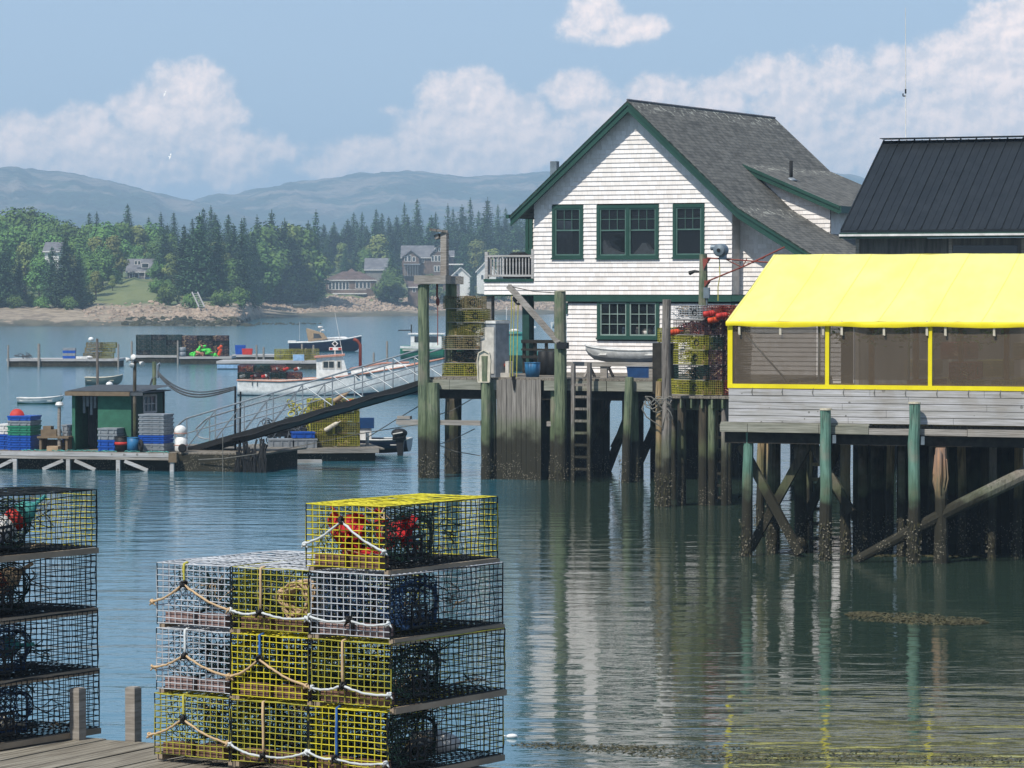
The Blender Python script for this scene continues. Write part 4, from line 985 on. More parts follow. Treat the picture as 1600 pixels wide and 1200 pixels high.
# ================================================================ SHINGLED HOUSE
FH = Frame(at(835, 400, 104), 26)
hs = T('shingled_house','white shingled wharf house with green trim and steep grey roof','house', FH.w(0,0,0), R(-26))
RU, RWz = 3.26, 10.9; EL = (-.48, 7.66); KK = (6.75, 7.72); LE = (10.3, 5.62); HL = 11.0
def roof_z(u):
    if u < RU: return RWz - (RU-u)*(RWz-EL[1])/(RU-EL[0])
    if u < KK[0]: return RWz - (u-RU)*(RWz-KK[1])/(KK[0]-RU)
    return KK[1] - (u-KK[0])*(KK[1]-LE[1])/(LE[0]-KK[0])
CR = .135
def shingle_wall(mb, u0, u1, z0, z1, y=0.0, top=None, holes=(), mi=0, axis='x'):
    """sawtooth shingle courses, cut round openings and under the roof line"""
    z = z0
    while z < z1-1e-4:
        zt = min(z+CR, z1); segs = [(u0, u1)]
        if top:
            zm = z + CR*.5; a = [u0+(u1-u0)*i/160 for i in range(161)]; ok = [u for u in a if top(u) > zm+.02]
            if not ok: break
            segs = [(min(ok), max(ok))]
        for (a, b, c, d) in holes:
            if c < zt-.02 and d > z+.02:
                ns = []
                for s, e in segs:
                    if b <= s or a >= e: ns.append((s, e)); continue
                    if a > s: ns.append((s, a))
                    if b < e: ns.append((b, e))
                segs = ns
        for s, e in segs:
            o1, o2 = y-.032, y-.004
            vs = [(s,o1,z),(e,o1,z),(e,o2,zt+.004),(s,o2,zt+.004),(s,y+.01,z),(e,y+.01,z)]
            if axis == 'y': vs = [(q[1],q[0],q[2]) for q in vs]
            mb.add(vs, [(0,1,2,3),(4,5,1,0)], mi)
        z = zt
wins = [(.6,1.63,6.27,7.87),(2.07,4.09,6.26,7.86),(4.54,5.55,6.27,7.87)]
low = (2.07,4.09,3.88,5.06)
trim_top = 5.2
mb = MB()
shingle_wall(mb, 0, 6.42, trim_top, RWz, 0, lambda u: roof_z(u)-.05, wins)
shingle_wall(mb, 6.43, 10.2, trim_top, 8.0, .6, lambda u: roof_z(u)-.05)
shingle_wall(mb, -1.68, -.001, trim_top, 5.59)
shingle_wall(mb, 1.06, 9.8, 2.6, 4.93, .05, None, [low])
shingle_wall(mb, -1.0, -.001, 6.3, 7.8, 1.5, None, [(-1.0,-.76,6.45,7.65)])
mb.build('front_wall', MT['shingle'], hs)
mb = MB()   # unseen and half seen sides, inner shell
mb.box(-.001, .0, .0, 1.5, 5.2, 7.8); mb.box(6.40,6.425,.03,.6,5.2,7.75); mb.box(1.06,1.08,.1,HL,2.6,5.2); mb.box(-1.02,-1.0,1.5,HL,5.2,7.7); mb.box(10.18,10.2,.02,HL,2.6,5.7)
mb.add([(-1,HL,2.7),(10.2,HL,2.7),(10.2,HL,roof_z(10.2)-.1),(KK[0],HL,KK[1]-.1),(RU,HL,RWz-.1),(-1,HL,roof_z(-.4)-.1)], [(0,1,2,3,4,5)])
mb.box(-1.68,0,.03,1.5,5.2,5.24); mb.build('side_wall', MT['shingle'], hs)
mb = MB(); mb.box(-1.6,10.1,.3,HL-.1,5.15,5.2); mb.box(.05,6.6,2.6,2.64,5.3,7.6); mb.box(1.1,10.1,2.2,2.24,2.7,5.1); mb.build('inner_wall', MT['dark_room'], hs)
# green trim: corner, band between storeys, rake boards
mb = MB(); mb.box(-.001, 6.42, -.055, .03, 4.99, 5.18); mb.box(6.425, 9.8, -.055, .65, 5.0, 5.18); mb.box(1.02,1.10,-.02,.045,4.62,4.95)
mb.box(6.38,6.5,.0,.045,2.6,4.95); mb.build('band_board', MT['green_trim'], hs)
mb = MB(); mb.box(-1.68,-.02,-.06,1.5,5.585,5.67); mb.box(-1.70,-.002,-.045,.5,5.17,5.198); mb.build('balcony_edge', MT['green_trim'], hs)
def rake(p, q, nm='rake_board'):
    m_ = MB(); OV = -.42
    m_.add([(p[0],OV,p[1]),(q[0],OV,q[1]),(q[0],OV,q[1]-.30),(p[0],OV,p[1]-.30),(p[0],OV+.04,p[1]),(q[0],OV+.04,q[1]),(q[0],OV+.04,q[1]-.3),(p[0],OV+.04,p[1]-.3)],
           [(0,3,2,1),(4,5,6,7),(0,1,5,4),(1,2,6,5),(2,3,7,6),(3,0,4,7)])
    m_.add([(p[0],OV-.035,p[1]+.02),(q[0],OV-.035,q[1]+.02),(q[0],OV-.035,q[1]-.11),(p[0],OV-.035,p[1]-.11),(p[0],OV-.003,p[1]+.02),(q[0],OV-.003,q[1]+.02),(q[0],OV-.003,q[1]-.11),(p[0],OV-.003,p[1]-.11)],
           [(0,3,2,1),(4,5,6,7),(0,1,5,4),(1,2,6,5),(2,3,7,6),(3,0,4,7)])
    m_.add([(p[0],OV+.05,p[1]-.30),(q[0],OV+.05,q[1]-.30),(q[0],.0,q[1]-.16),(p[0],.0,p[1]-.16)], [(0,1,2,3)])
    m_.build(nm, MT['green_trim'], hs)
rake((EL[0]-.12, EL[1]-.1), (RU, RWz)); rake((RU, RWz), KK); rake(KK, LE)
# roof sheets with UV in metres (u along ridge, v down the slope)
def roof_sheet(name, pts, thick, mat, parent, flip=False, uvs=None):
    me = bpy.data.meshes.new(name); P = [V(p) for p in pts]; n = len(P)
    nr = (P[1]-P[0]).cross(P[2]-P[0]).normalized()
    if nr.z < 0: nr = -nr
    vs = [p for p in P] + [p - nr*thick for p in P]
    fs = [tuple(range(n)), tuple(range(2*n-1, n-1, -1))] + [(i,n+i,n+(i+1)%n,(i+1)%n) for i in range(n)]
    me.from_pydata(vs, [], fs); uv = me.uv_layers.new()
    ax = (P[1]-P[0]).normalized(); dn = ax.cross(nr); 
    if dn.z > 0: dn = -dn
    for l in me.loops:
        q = vs[l.vertex_index] - P[0]; uv.data[l.index].uv = (q.dot(ax), q.dot(dn))
    me.materials.append(MT[mat]); o = bpy.data.objects.new(name, me); COL.objects.link(o); o.parent = parent; return o
OV = -.455
def rp(u, y, dz=.03): return (u, y, roof_z(u)+dz)
roof_sheet('roof', [rp(RU,OV), rp(RU,HL+.3), rp(KK[0],HL+.3), rp(KK[0],OV)], .05, 'roof', hs)
roof_sheet('roof', [rp(KK[0],OV), rp(KK[0],HL+.3), (LE[0],HL+.3,LE[1]+.03), (LE[0],OV,LE[1]+.03)], .05, 'roof', hs)
roof_sheet('roof', [rp(RU,OV), rp(RU,HL+.3), (EL[0]-.15,HL+.3,EL[1]-.11), (EL[0]-.15,OV,EL[1]-.11)], .05, 'roof', hs)
mb = MB(); mb.tube([(RU,OV,RWz+.045),(RU,HL+.3,RWz+.045)], .035, 6); mb.build('ridge_cap', MT['roof_gray'], hs)
mb = MB(); mb.box(EL[0]-.24,EL[0]-.13,-.5,HL,EL[1]-.17,EL[1]-.06); mb.build('gutter', MT['green_trim'], hs)
# shed dormer
YD = 4.0; A_ = (5.34, 9.10); B_ = (8.24, 7.86)
dm = MB(); 
dm.add([(A_[0]-.2,YD-.25,A_[1]+.13),(A_[0]-.2,HL+.3,A_[1]+.13),(B_[0]+.1,HL+.3,B_[1]+.02),(B_[0]+.1,YD-.25,B_[1]+.02)], [(0,1,2,3)])
o = roof_sheet('roof', [(A_[0]-.12,YD-.28,A_[1]+.06),(A_[0]-.12,HL+.3,A_[1]+.06),(B_[0]+.12,HL+.3,B_[1]+.0),(B_[0]+.12,YD-.28,B_[1]+.0)], .05, 'roof', hs)
mb = MB(); dtop = lambda u: A_[1]+(u-A_[0])*(B_[1]-A_[1])/(B_[0]-A_[0])-.05
z = 6.0
while z < 9.0:
    zm = z+CR*.5; us = [A_[0]+i*.02 for i in range(136)]; ok = [u for u in us if dtop(u) > zm and roof_z(u) < zm and u < 7.98]
    if ok: mb.add([(min(ok)-.05,YD-.024,z),(max(ok),YD-.024,z),(max(ok),YD-.004,z+CR),(min(ok)-.05,YD-.004,z+CR)], [(0,1,2,3)])
    z += CR
mb.add([(7.98,YD,6),(7.98,HL,6),(7.98,HL,7.95),(7.98,YD,7.95)], [(0,1,2,3)])
mb.build('dormer_wall', MT['shingle'], hs)
mb = MB(); y0 = YD-.30
def strip(p, q, h, y, t):
    mb.add([(p[0],y,p[1]),(q[0],y,q[1]),(q[0],y,q[1]-h),(p[0],y,p[1]-h),(p[0],y+t,p[1]),(q[0],y+t,q[1]),(q[0],y+t,q[1]-h),(p[0],y+t,p[1]-h)],[(0,3,2,1),(4,5,6,7),(0,1,5,4),(1,2,6,5),(2,3,7,6),(3,0,4,7)])
strip((A_[0]-.1,A_[1]+.05), (B_[0]+.13,B_[1]-.01), .24, y0, .04); strip((A_[0]-.1,A_[1]+.06), (B_[0]+.13,B_[1]), .1, y0-.03, .027)
mb.box(B_[0]+.13, B_[0]+.18, y0, HL+.3, B_[1]-.22, B_[1]-.01); mb.build('dormer_rake', MT['green_trim'], hs)
# vents
mb = MB(); u, y = 6.3, 5.0; mb.tube([(u,y,roof_z(u)-.1 if False else 8.6),(u,y,9.28)], .055, 10); mb.build('vent_pipe', MT['rubber'], hs, True)
mb = MB(); mb.lathe((u,y,8.69), [(.2,-.02),(.12,.04),(.06,.08)], 12); mb.build('vent_flashing', MT['alu'], hs, True)
ux, uz = FH.loc(866, 262, 4); mb = MB(); mb.box(ux-.05,ux+.02,4,4.1,uz-.7,uz-.25); mb.box(ux-.12,ux+.1,3.95,4.15,uz-.25,uz+.2); mb.build('chimney_cap', MT['galv'], hs)
# windows
def window(u0, u1, z0, z1, cols, style, y=0.0, stuff=0):
    f = MB(); t = .10; d = .045
    f.box(u0,u1,y-d,y+.02,z1-t,z1); f.box(u0,u1,y-d,y+.02,z0,z0+t); f.box(u0-.02,u1+.02,y-d-.03,y-d-.002,z0-.02,z0+.035)
    f.box(u0,u0+t,y-d,y+.02,z0+t,z1-t); f.box(u1-t,u1,y-d,y+.02,z0+t,z1-t)
    w = (u1-u0-t*(cols+1))/cols
    for i in range(1, cols): a = u0+t+(w+t)*i-t; f.box(a,a+t,y-d,y+.02,z0+t,z1-t)
    fr = f.build('window', MT['green_trim'], hs)
    for i in range(cols):
        a, b = u0+t+(w+t)*i, u0+t+(w+t)*i+w; s = MB(); q = .04; zz0, zz1 = z0+t, z1-t
        s.box(a,b,y-.02,y+.03,zz0,zz0+q); s.box(a,b,y-.02,y+.03,zz1-q,zz1); s.box(a,a+q,y-.02,y+.03,zz0+q,zz1-q); s.box(b-q,b,y-.02,y+.03,zz0+q,zz1-q)
        if style == 'double':
            zm = (zz0+zz1)/2+.05; s.box(a+q,b-q,y-.01,y+.03,zm-.02,zm+.02)
            for k_ in (1, 2): s.box(a+q+(w-2*q)*k_/3-.008, a+q+(w-2*q)*k_/3+.008, y+.0, y+.02, zm+.02, zz1-q)
            s.box(a+q,b-q,y+.0,y+.02,(zm+zz1)/2-.008,(zm+zz1)/2+.008)
        else:
            for k_ in (1, 2): s.box(a+q+(w-2*q)*k_/3-.012, a+q+(w-2*q)*k_/3+.012, y-.012, y+.02, zz0+q, zz1-q); s.box(a+q,b-q,y-.011,y+.02, zz0+q+(zz1-zz0-2*q)*k_/3-.012, zz0+q+(zz1-zz0-2*q)*k_/3+.012)
        s.build('sash', MT['light_trim' if style != 'double' else 'sash_green'], fr)
        p = MB(); p.box(a+.01,b-.01,y+.022,y+.028,zz0+.01,zz1-.01); p.build('pane', MT['glass'], fr)
for i, w in enumerate(wins): window(*w, 2 if i == 1 else 1, 'double')
window(*low, 2, 'grid', .03)
window(-1.0,-.76,6.45,7.65,1,'double',1.49)
# things seen in the windows
for i, (u, c, lb) in enumerate(((2.45,'curtain','left'),(3.45,'curtain','right'))):
    mb = MB(); pts = [(-.25,0),(-.25,.36),(-.18,.42),(-.05,.2),(.2,.08),(.5,.03),(.55,0)] if i == 0 else [(-.25,0),(-.1,.15),(.05,.33),(.16,.31),(.28,.14),(.5,.06),(.55,0)]
    mb.prism([(x,0,z) for x, z in pts], (0,.3,0)); tag(mb.build('folded_cloth', MT['curtain']), f'pale folded cloth on the sill behind the {lb} pane of the wide upper window', 'cloth', None, FH.w(u,.1,6.4), R(-26))
for i, (u, w, h, c) in enumerate(((3.3,.1,.25,'white'),(3.62,.3,.2,'off_white'),(3.9,.16,.28,'pale_blue'),(2.85,.09,.24,'pale_blue'))):
    mb = MB(); mb.lathe((0,0,0), [(w*.5,0),(w*.55,h*.6),(w*.3,h)], 12); tag(mb.build('jar', MT[c], smooth=True), f'{["thin white","wide off-white","pale blue","slim blue"][i]} container on the lower window sill', 'jar', None, FH.w(u,.2,3.99), 0)
# balcony rail
bl = []
y = .02; za, zb_ = 5.68, 6.37
def bar(nm, *a):
    m_ = MB(); m_.box(*a); return m_.build(nm, MT['white_board'], hs)
bar('railing_post', -1.68,-1.58,y,y+.1,za,zb_+.12); bar('railing_post', -.12,-.03,y,y+.1,za,zb_+.2)
bar('top_rail', -1.58,-.12,y,y+.1,zb_-.04,zb_+.02); bar('bottom_rail', -1.58,-.12,y+.02,y+.08,za+.06,za+.12)
for i in range(13): bar('baluster', -1.50+i*.106,-1.465+i*.106,y+.03,y+.065,za+.12,zb_-.04)
for i in range(4): bar('baluster', -1.66,-1.62,y+.25+.3*i,y+.29+.3*i,za+.05,zb_-.02)
mb = MB(); mb.box(0,.8,0,.5,0,.62); mb.box(.05,.75,-.02,0,.1,.5); mb.lathe((.4,.25,.6), [(.36,0),(.36,.1),(.2,.2)], 12); tag(mb.build('grill', MT['black']), 'dark covered grill standing on the balcony', 'grill', None, FH.w(-1.25,.4,5.68), R(-26))
for px, y in ((763,.1),(825,1.2),(822,.4)):
    u = FH.loc(px, 500, y)[0]; mb = MB(); mb.box(u-.1 if px<800 else u-.13, u+.1, y, y+.22, DZ-.0, 5.168); mb.build('porch_post', MT['gray_wood' if px < 800 else 'green_dark'], hs)

# skiff on the wharf, tote beneath it
def hull(mb, st, mi=(0,1,2), thick=.03, deck=None):
    """st: (x, half beam at sheer, z sheer, z keel, fullness); rows keel..sheer; closed transom; inner skin"""
    def sec(s, k=0):
        x, hb, zs, zk, fu = s; hb = max(.01, hb-k); zk = zk+k
        return [(0, zk), (hb*fu*.6, zk+(zs-zk)*.06), (hb*fu, zk+(zs-zk)*.37), (hb*(fu+1)/2, zk+(zs-zk)*.6), (hb*.99, zk+(zs-zk)*.86), (hb, zs)]
    m_ = len(sec(st[0]))
    for k, flip in ((0, False), (thick, True)):
        for sd in (1, -1):
            b = len(mb.v)
            for s in st: mb.v += [(s[0]+(0 if k == 0 else 0), sd*y, z) for y, z in sec(s, k)]
            for i in range(len(st)-1):
                for j in range(m_-1):
                    f = (b+i*m_+j, b+(i+1)*m_+j, b+(i+1)*m_+j+1, b+i*m_+j+1)
                    mb.f.append(f if (sd > 0) == flip else f[::-1]); mb.m.append(mi[0] if j < 2 else (mi[2] if j == m_-2 else mi[1]))
    s = sec(st[0]); b = len(mb.v); mb.v += [(st[0][0], y, z) for y, z in s] + [(st[0][0], -y, z) for y, z in s[::-1]]
    mb.f.append(tuple(range(b, b+2*m_))); mb.m.append(mi[1])
    if deck is not None:
        for a, c in zip(st, st[1:]):
            mb.add([(a[0],-a[1]*.96,a[2]+deck),(c[0],-c[1]*.96,c[2]+deck),(c[0],c[1]*.96,c[2]+deck),(a[0],a[1]*.96,a[2]+deck)], [(0,1,2,3)], mi[1])
def skiff(name, label, loc, rz, L, B, Hh, cols, rim, seats=True, group=None, deck=None):
    t = T('skiff' if name is None else name, label, 'boat', loc, rz, group)
    st = [(0,B*.40,Hh*.92,.06,.75),(L*.25,B*.48,Hh*.88,.0,.8),(L*.5,B*.5,Hh*.9,.0,.78),(L*.72,B*.43,Hh*.97,.02,.7),(L*.88,B*.27,Hh*1.07,.09,.6),(L*.96,B*.12,Hh*1.14,.22,.5),(L,.015,Hh*1.2,.42*Hh/.5,.4)]
    mb = MB(); hull(mb, st); mb.build('hull', [MT[c] for c in cols], t, True)
    mb = MB()
    for sd in (1,-1): mb.tube([(s[0],sd*s[1],s[2]) for s in st], .028, 6)
    mb.tube([(0,-B*.4,Hh*.92),(0,B*.4,Hh*.92)], .028, 6); mb.build('gunwale', MT[rim], t, True)
    if seats:
        for x in (L*.12, L*.45, L*.72):
            mb = MB(); w = B*.42; mb.box(x-.12,x+.12,-w,w,Hh*.55,Hh*.6); mb.build('thwart', MT[rim], t)
    return t
p = FH.w(0,0,0)
xs0, xs1 = FA.w(xy(FA,1036,1.6),1.6,0), FA.w(xy(FA,915,1.6),1.6,0); dv = xs1-xs0
zs = FA.loc(950,567,1.6)[1]
skiff(None,'small white skiff propped upright on the wharf before the white wall', (xs0.x, xs0.y, zs), math.atan2(dv.y, dv.x), dv.length, 1.0, .42, ('gray_tote','skin_white','skin_white'), 'white')
c = T('fish_tote','blue fish tote standing under the white skiff on the wharf','fish tote', FA.w(xy(FA,981,1.3),1.3,DZ), R(-22))

mb = MB(); mb.prism([(0,0,0),(.7,0,0),(.74,0,.3),(-.04,0,.3)], (0,.5,0)); mb.build('body', MT['blue_deep'], c)
mb = MB(); mb.box(-.06,.76,-.02,.52,.303,.34); mb.build('rim', MT['blue_deep'], c)
for px, lb in ((936,'left'),(1020,'right')):
    q = T('sawhorse', f'{lb} low wooden horse under the white skiff','sawhorse', FA.w(xy(FA,px,1.6),1.3,DZ), R(-22)); hz = zs-DZ-.02
    mb = MB(); mb.box(-.35,.35,.25,.35,hz-.1,hz); mb.build('beam', MT['gray_wood_x'], q)
    for x in (-.28,.28):
        mb = MB(); mb.beam((x-.08,.1,0),(x,.28,hz-.1), .06); mb.beam((x+.08,.5,0),(x,.32,hz-.1), .06); mb.build('leg', MT['gray_wood'], q)
# crane with red arm on green post
FCr = Frame(FB.w(0,0,0), 22); yc = 5.0
px0 = FCr.loc(1099, 500, yc)[0]; cr = T('jib_crane','red steel jib on a green pile with grey winch motor','crane', FCr.w(0,0,0), R(-22))
pt = lambda px, py, y=yc: (FCr.loc(px, py, y)[0], y, FCr.loc(px, py, y)[1])
mb = MB(); q = pt(1099, 397); mb.tube([(q[0],yc,BZ),(q[0],yc,q[2]-.9),(q[0]+.0,yc,q[2])], [.15,.12,.1], 12); mb.build('post', MT['pile_green'], cr)
mb = MB(); mb.tube([pt(1104,403), pt(1150,406), pt(1226,412)], .022, 6); mb.tube([pt(1104,440), pt(1165,415), pt(1226,386)], .022, 6)
for a, b in (((1130,403),(1160,418)),((1160,418),(1167,404)),((1190,405),(1196,401)),((1104,403),(1104,440))): mb.tube([pt(*a), pt(*b)], .014, 5)
mb.build('jib', MT['rust'], cr)
mb = MB(); mb.add([pt(1099,412,yc-.12), pt(1107,406,yc-.12), pt(1099,422,yc-.12)], [(0,1,2)]); mb.prism([pt(1098,404,yc-.1), pt(1107,404,yc-.1), pt(1098,417,yc-.1)], (0,.2,0)); mb.prism([pt(1098,437,yc-.1), pt(1107,440,yc-.1), pt(1098,452,yc-.1)], (0,.2,0)); mb.build('bracket', MT['rust'], cr)
mb = MB(); q = pt(1127,391,yc-.1); mb.lathe((q[0],q[1]-.2,q[2]), [(.05,-.02),(.14,0),(.17,.04),(.17,.3),(.1,.34)], 18, 0, (0,1,0)); mb.box(q[0]-.03,q[0]+.12,q[1]-.1,q[1]+.1,q[2]-.24,q[2]-.1); q2 = pt(1112,387,yc); mb.lathe((q2[0],q2[1]-.05,q2[2]), [(.07,0),(.07,.16)], 10, 0, (1,0,0)); mb.build('winch_motor', MT['galv'], cr, False)
mb = MB(); mb.lathe((q[0],q[1]-.235,q[2]), [(.05,0),(.05,.02)], 12, 0, (0,1,0)); mb.build('hub', MT['black'], cr)
mb = MB(); mb.tube([pt(1124,400), pt(1125,432), pt(1122,448), pt(1122,470)], .014, 5); mb.build('fall_line', MT['yellow_rope'], cr)
mb = MB(); mb.tube([pt(1097,425), pt(1085,424), pt(1077,427)], [.02,.04,.06], 8); mb.build('lamp_head', MT['black'], cr)
mb = MB(); a = pt(1104,454,yc-.15); mb.box(a[0]-.07,a[0]+.08,yc-.2,yc-.1,a[2]-.2,a[2]+.08); mb.tube([(a[0],yc-.15,a[2]-.2),(a[0]+.03,yc-.15,a[2]-.6)], .02, 5); mb.build('switch_box', MT['galv'], cr)

# ================================================================ WHARF C + YELLOW TENT
FC = Frame(at(1140, 605, 69), 22); CZ = 2.67
wC = T('wharf','long wharf on dark piles carrying the yellow tent','wharf', FC.w(0,0,0), R(-22))
CE = 9.0
mb = MB()
mb.box(-.12, CE, .16, 21, CZ-.08, CZ); mb.build('planking', MT['deck_wood'], wC)
for a, b, z0, z1, mt in ((-.15,.42,2.50,2.66,'fascia'),(.43,1.9,2.50,2.67,'fascia'),(1.91,2.92,2.49,2.66,'fascia'),(2.93,4.9,2.49,2.61,'gray_wood_x'),(4.91,CE,2.48,2.62,'gray_wood_x')):
    mb = MB(); mb.box(a, b, -.16, -.11, z0, z1); mb.build('fascia_board', MT[mt], wC)
mb = MB(); mb.box(-.15,2.92,-.108,.155,CZ-.02,CZ+.02); mb.build('cap_board', MT['fascia'], wC)
mb = MB()
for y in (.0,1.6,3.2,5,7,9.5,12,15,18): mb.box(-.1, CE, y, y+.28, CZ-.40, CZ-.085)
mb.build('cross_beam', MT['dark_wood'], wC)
for px, pw, pt_, w, mt, y in [(1165,864,680,17,'pile_teal',.1),(1207,866,0,20,'pile_dark',1.4),(1252,870,0,20,'pile_dark',1.6),(1186,830,0,13,'pile_tan',5.4),(1201,820,0,8,'pile_tan',7),(1322,868,0,17,'pile_tan',1.2),(1345,868,0,16,'pile_dark',1.5),(1388,868,0,13,'pile_tan',2.2),(1455,868,0,12,'pile_gray',2.6),(1505,868,0,14,'pile_tan',2.3),(1548,868,0,13,'pile_gray',1.4),(1588,868,0,15,'pile_tan',1.8),(1408,868,0,12,'pile_dark',1.2)]:
    o, x, zt, r = pile(wC, FC, px, pw, pt_, w, mt, y, z1=CZ-.1, lean=rnd.uniform(-.06,.06)); fringe(wC, x, y, r*1.1, .8, 120)
for i in range(9):
    for y in (3, 5, 7.2, 9.6, 12, 15, 18):
        if i < 2 and y < 4 or (i == 0 and y > 6): continue
        x = .3+i*1.02+rnd.uniform(-.3,.3)
        mb = MB(); mb.tube([(x,y,-1),(x+rnd.uniform(-.08,.08),y,CZ-.1)], .14, 8); mb.build('pile', MT['pile_dark'], wC, True)
for lo, hi, yb in ((0, 2, 10.5), (2, 56, 4.9)):  # added dark boards stand in for the shade below the deck
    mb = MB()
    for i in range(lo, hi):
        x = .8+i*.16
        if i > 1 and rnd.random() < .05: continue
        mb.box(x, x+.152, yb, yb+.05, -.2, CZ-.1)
    mb.build('shade_boards', MT['dark_wood'], wC)
def brace(a, b, y, w=.17, mt='pile_dark', nm='brace', par=None):
    m_ = MB(); m_.beam((FC.loc(a[0],a[1],y)[0], y, FC.loc(*a,y)[1]), (FC.loc(b[0],b[1],y)[0], y, FC.loc(*b,y)[1]), .12, w); return m_.build(nm, MT[mt], par or wC)
brace((1158,695),(1250,865),.35); brace((1172,858),(1275,672),.55); brace((1268,690),(1330,800),.5); brace((1250,830),(1318,680),2.6); brace((1290,740),(1345,820),1.9)
# broken pile, fender piles, slanted log
freepile('green-topped fender pile with a pale cut head, left one before the tent wharf', FC, 1290, 868, 640, 19, 'pile_teal', -.32)
freepile('green-topped fender pile with a pale cut head, right one before the tent wharf', FC, 1428, 872, 630, 19, 'pile_teal', -.32)
for px, pt_ in ((1290,640),(1428,630)):
    o = [q for q in bpy.data.objects if q.get('label','').startswith('green-topped')][0 if px == 1290 else 1]; x = FC.loc(px,868,-.32)[0]; zt = FC.loc(px,pt_,-.32)[1]
    m_ = MB(); m_.tube([(0,0,zt-.01),(0,0,zt+.025)], [.125,.118], 12); m_.build('cut_top', MT['pile_top'], o)
    m_ = MB(); m_.box(.13,.2,-.0,.1,CZ-.36,CZ-.2); m_.build('bolt_plate', MT['galv'], o)
x = FC.loc(1470,871,-.1)[0]; mb = MB(); k = 14
pts = [(rnd.uniform(-.01,.01),0,-1+(2.25+1)*i/k) for i in range(k+1)]; mb.tube(pts, [.14*rnd.uniform(.86,1.1)*(1 if i < 9 else .85) for i in range(k+1)], 9)
for i in range(7): a = rnd.uniform(0,6); z0 = rnd.uniform(1.2,1.8); mb.prism([(cos(a)*.1,sin(a)*.1,z0),(cos(a)*.17,sin(a)*.15,z0+.25),(cos(a)*.13,sin(a)*.12,z0+rnd.uniform(.5,.8)),(cos(a)*.06,sin(a)*.06,z0+.4)], (.03,-.03,0))
tag(mb.build('broken_pile', M('split_wood','#b48a6a','#7b6e66',3,(8,8,.5),.9,bump=.8,tide=True)), 'splintered broken pile right of the right fender pile', 'pile', None, FC.w(x,-.1,0), R(-22))
mb = MB(); pa_, pb_ = V(FC.w(*[FC.loc(1335,864,-.55)[0], -.55], .04)), None
q0 = (FC.loc(1335,862,-.5)[0], -.5, .02); q1 = (FC.loc(1500,790,-.0)[0], .0, FC.loc(1500,790,0)[1]); q2 = (FC.loc(1640,728,.6)[0], .6, FC.loc(1640,722,.6)[1])
mb.tube([q0, V(q0).lerp(V(q1),.5), q1, V(q1).lerp(V(q2),.5), q2], [.09,.12,.14,.15,.15], 10)
tag(mb.build('fallen_log', MT['pile_gray']), 'long weathered log slanting from the water up under the tent wharf', 'log', None, FC.w(0,0,0), R(-22))
l3 = T('ladder','pale wooden ladder under the tent wharf between its dark piles','ladder', FC.w(0,0,0), R(-22))
for px in (1267,1284):
    mb = MB(); x = xy(FC,px,3.6); mb.box(x-.03,x+.03,3.6,3.68,-.3,CZ-.1); mb.build('rail', MT['pile_tan'], l3)
for i in range(8):
    mb = MB(); mb.box(xy(FC,1267,3.6)+.03,xy(FC,1284,3.6)-.03,3.6,3.66,.1+i*.31,.17+i*.31); mb.build('rung', MT['pile_tan'], l3)
# low board wall
lw = T('board_wall','low wall of whitish weathered boards below the yellow tent','low wall', FC.w(0,0,0), R(-22))
brd = MB(); z = CZ+.02
for i in range(5):
    xx = .0; h = .134
    while xx < CE:
        w = rnd.uniform(2.3,4.2) if i % 2 else rnd.uniform(1.8,3); e = min(xx+w, CE); brd.box(xx, e-.006, -.06+rnd.uniform(-.004,.004), -.03, z+.007, z+h-.004); xx = e
    z += h
brd.build('boards', MT['white_board'], lw)
mb = MB(); mb.box(-.0,CE,-.028,.06,CZ+.02,3.36); mb.build('backing', MT['dark_wood'], lw)
mb = MB(); 
for y0_, y1_ in ((0.07,5.9),): mb.box(-.0,.03,y0_,y1_,CZ,3.36)
mb.build('end_boards', MT['white_board'], lw)
tn = T('pavilion_tent','long bright yellow canvas tent with dark mesh windows on the wharf','tent', FC.w(0,0,0), R(-22))
TE, TR, TD = 4.74, 6.06, 6.0
# canopy with slight sag between the frames and scalloped hem
mb = MB(); NU, NV = 130, 26
for s in (0, 1):
    b = len(mb.v)
    for i in range(NU+1):
        u = -.04+(CE+.04)*i/NU
        for j in range(NV+1):
            t = j/NV; y = (-.10+3.1*t) if s == 0 else (6.1-3.1*t); z = TE-.04+(TR-TE+.04)*t
            z -= .055*sin(pi*t)*abs(sin(pi*u/2.05))**.7 + .02*noise.noise(V((u*1.4,t*3,s))) + .008*noise.noise(V((u*5+t*2,t*4,s)))
            mb.v.append((u, y, z))
    for i in range(NU):
        for j in range(NV): a = b+i*(NV+1)+j; mb.f.append((a,a+NV+1,a+NV+2,a+1) if s == 0 else (a,a+1,a+NV+2,a+NV+1)); mb.m.append(0)
mb.build('canopy', MT['canvas'], tn, True)
mb = MB(); b = 0
for i in range(161):
    u = -.045+(CE+.045)*i/160; dz = .075+.03*abs(sin(pi*(u-.1)/2.05))+.012*noise.noise(V((u*3,1,1))); yy = -.105-.03*noise.noise(V((u*2.2,5,1)))
    mb.v += [(u,-.10,TE-.038),(u,yy-.02,TE-.075),(u,yy,TE-.05-dz)]
for i in range(160):
    for j in (0,1): a = i*3+j; mb.f.append((a,a+1,a+4,a+3)); mb.m.append(0)
mb.build('valance', MT['yellow_band'], tn, True)
mb = MB(); mb.add([(-.03,-.1,TE-.04),(-.03,6.1,TE-.04),(-.03,3,TR)], [(0,1,2)]); mb.build('gable_end', MT['canvas'], tn)
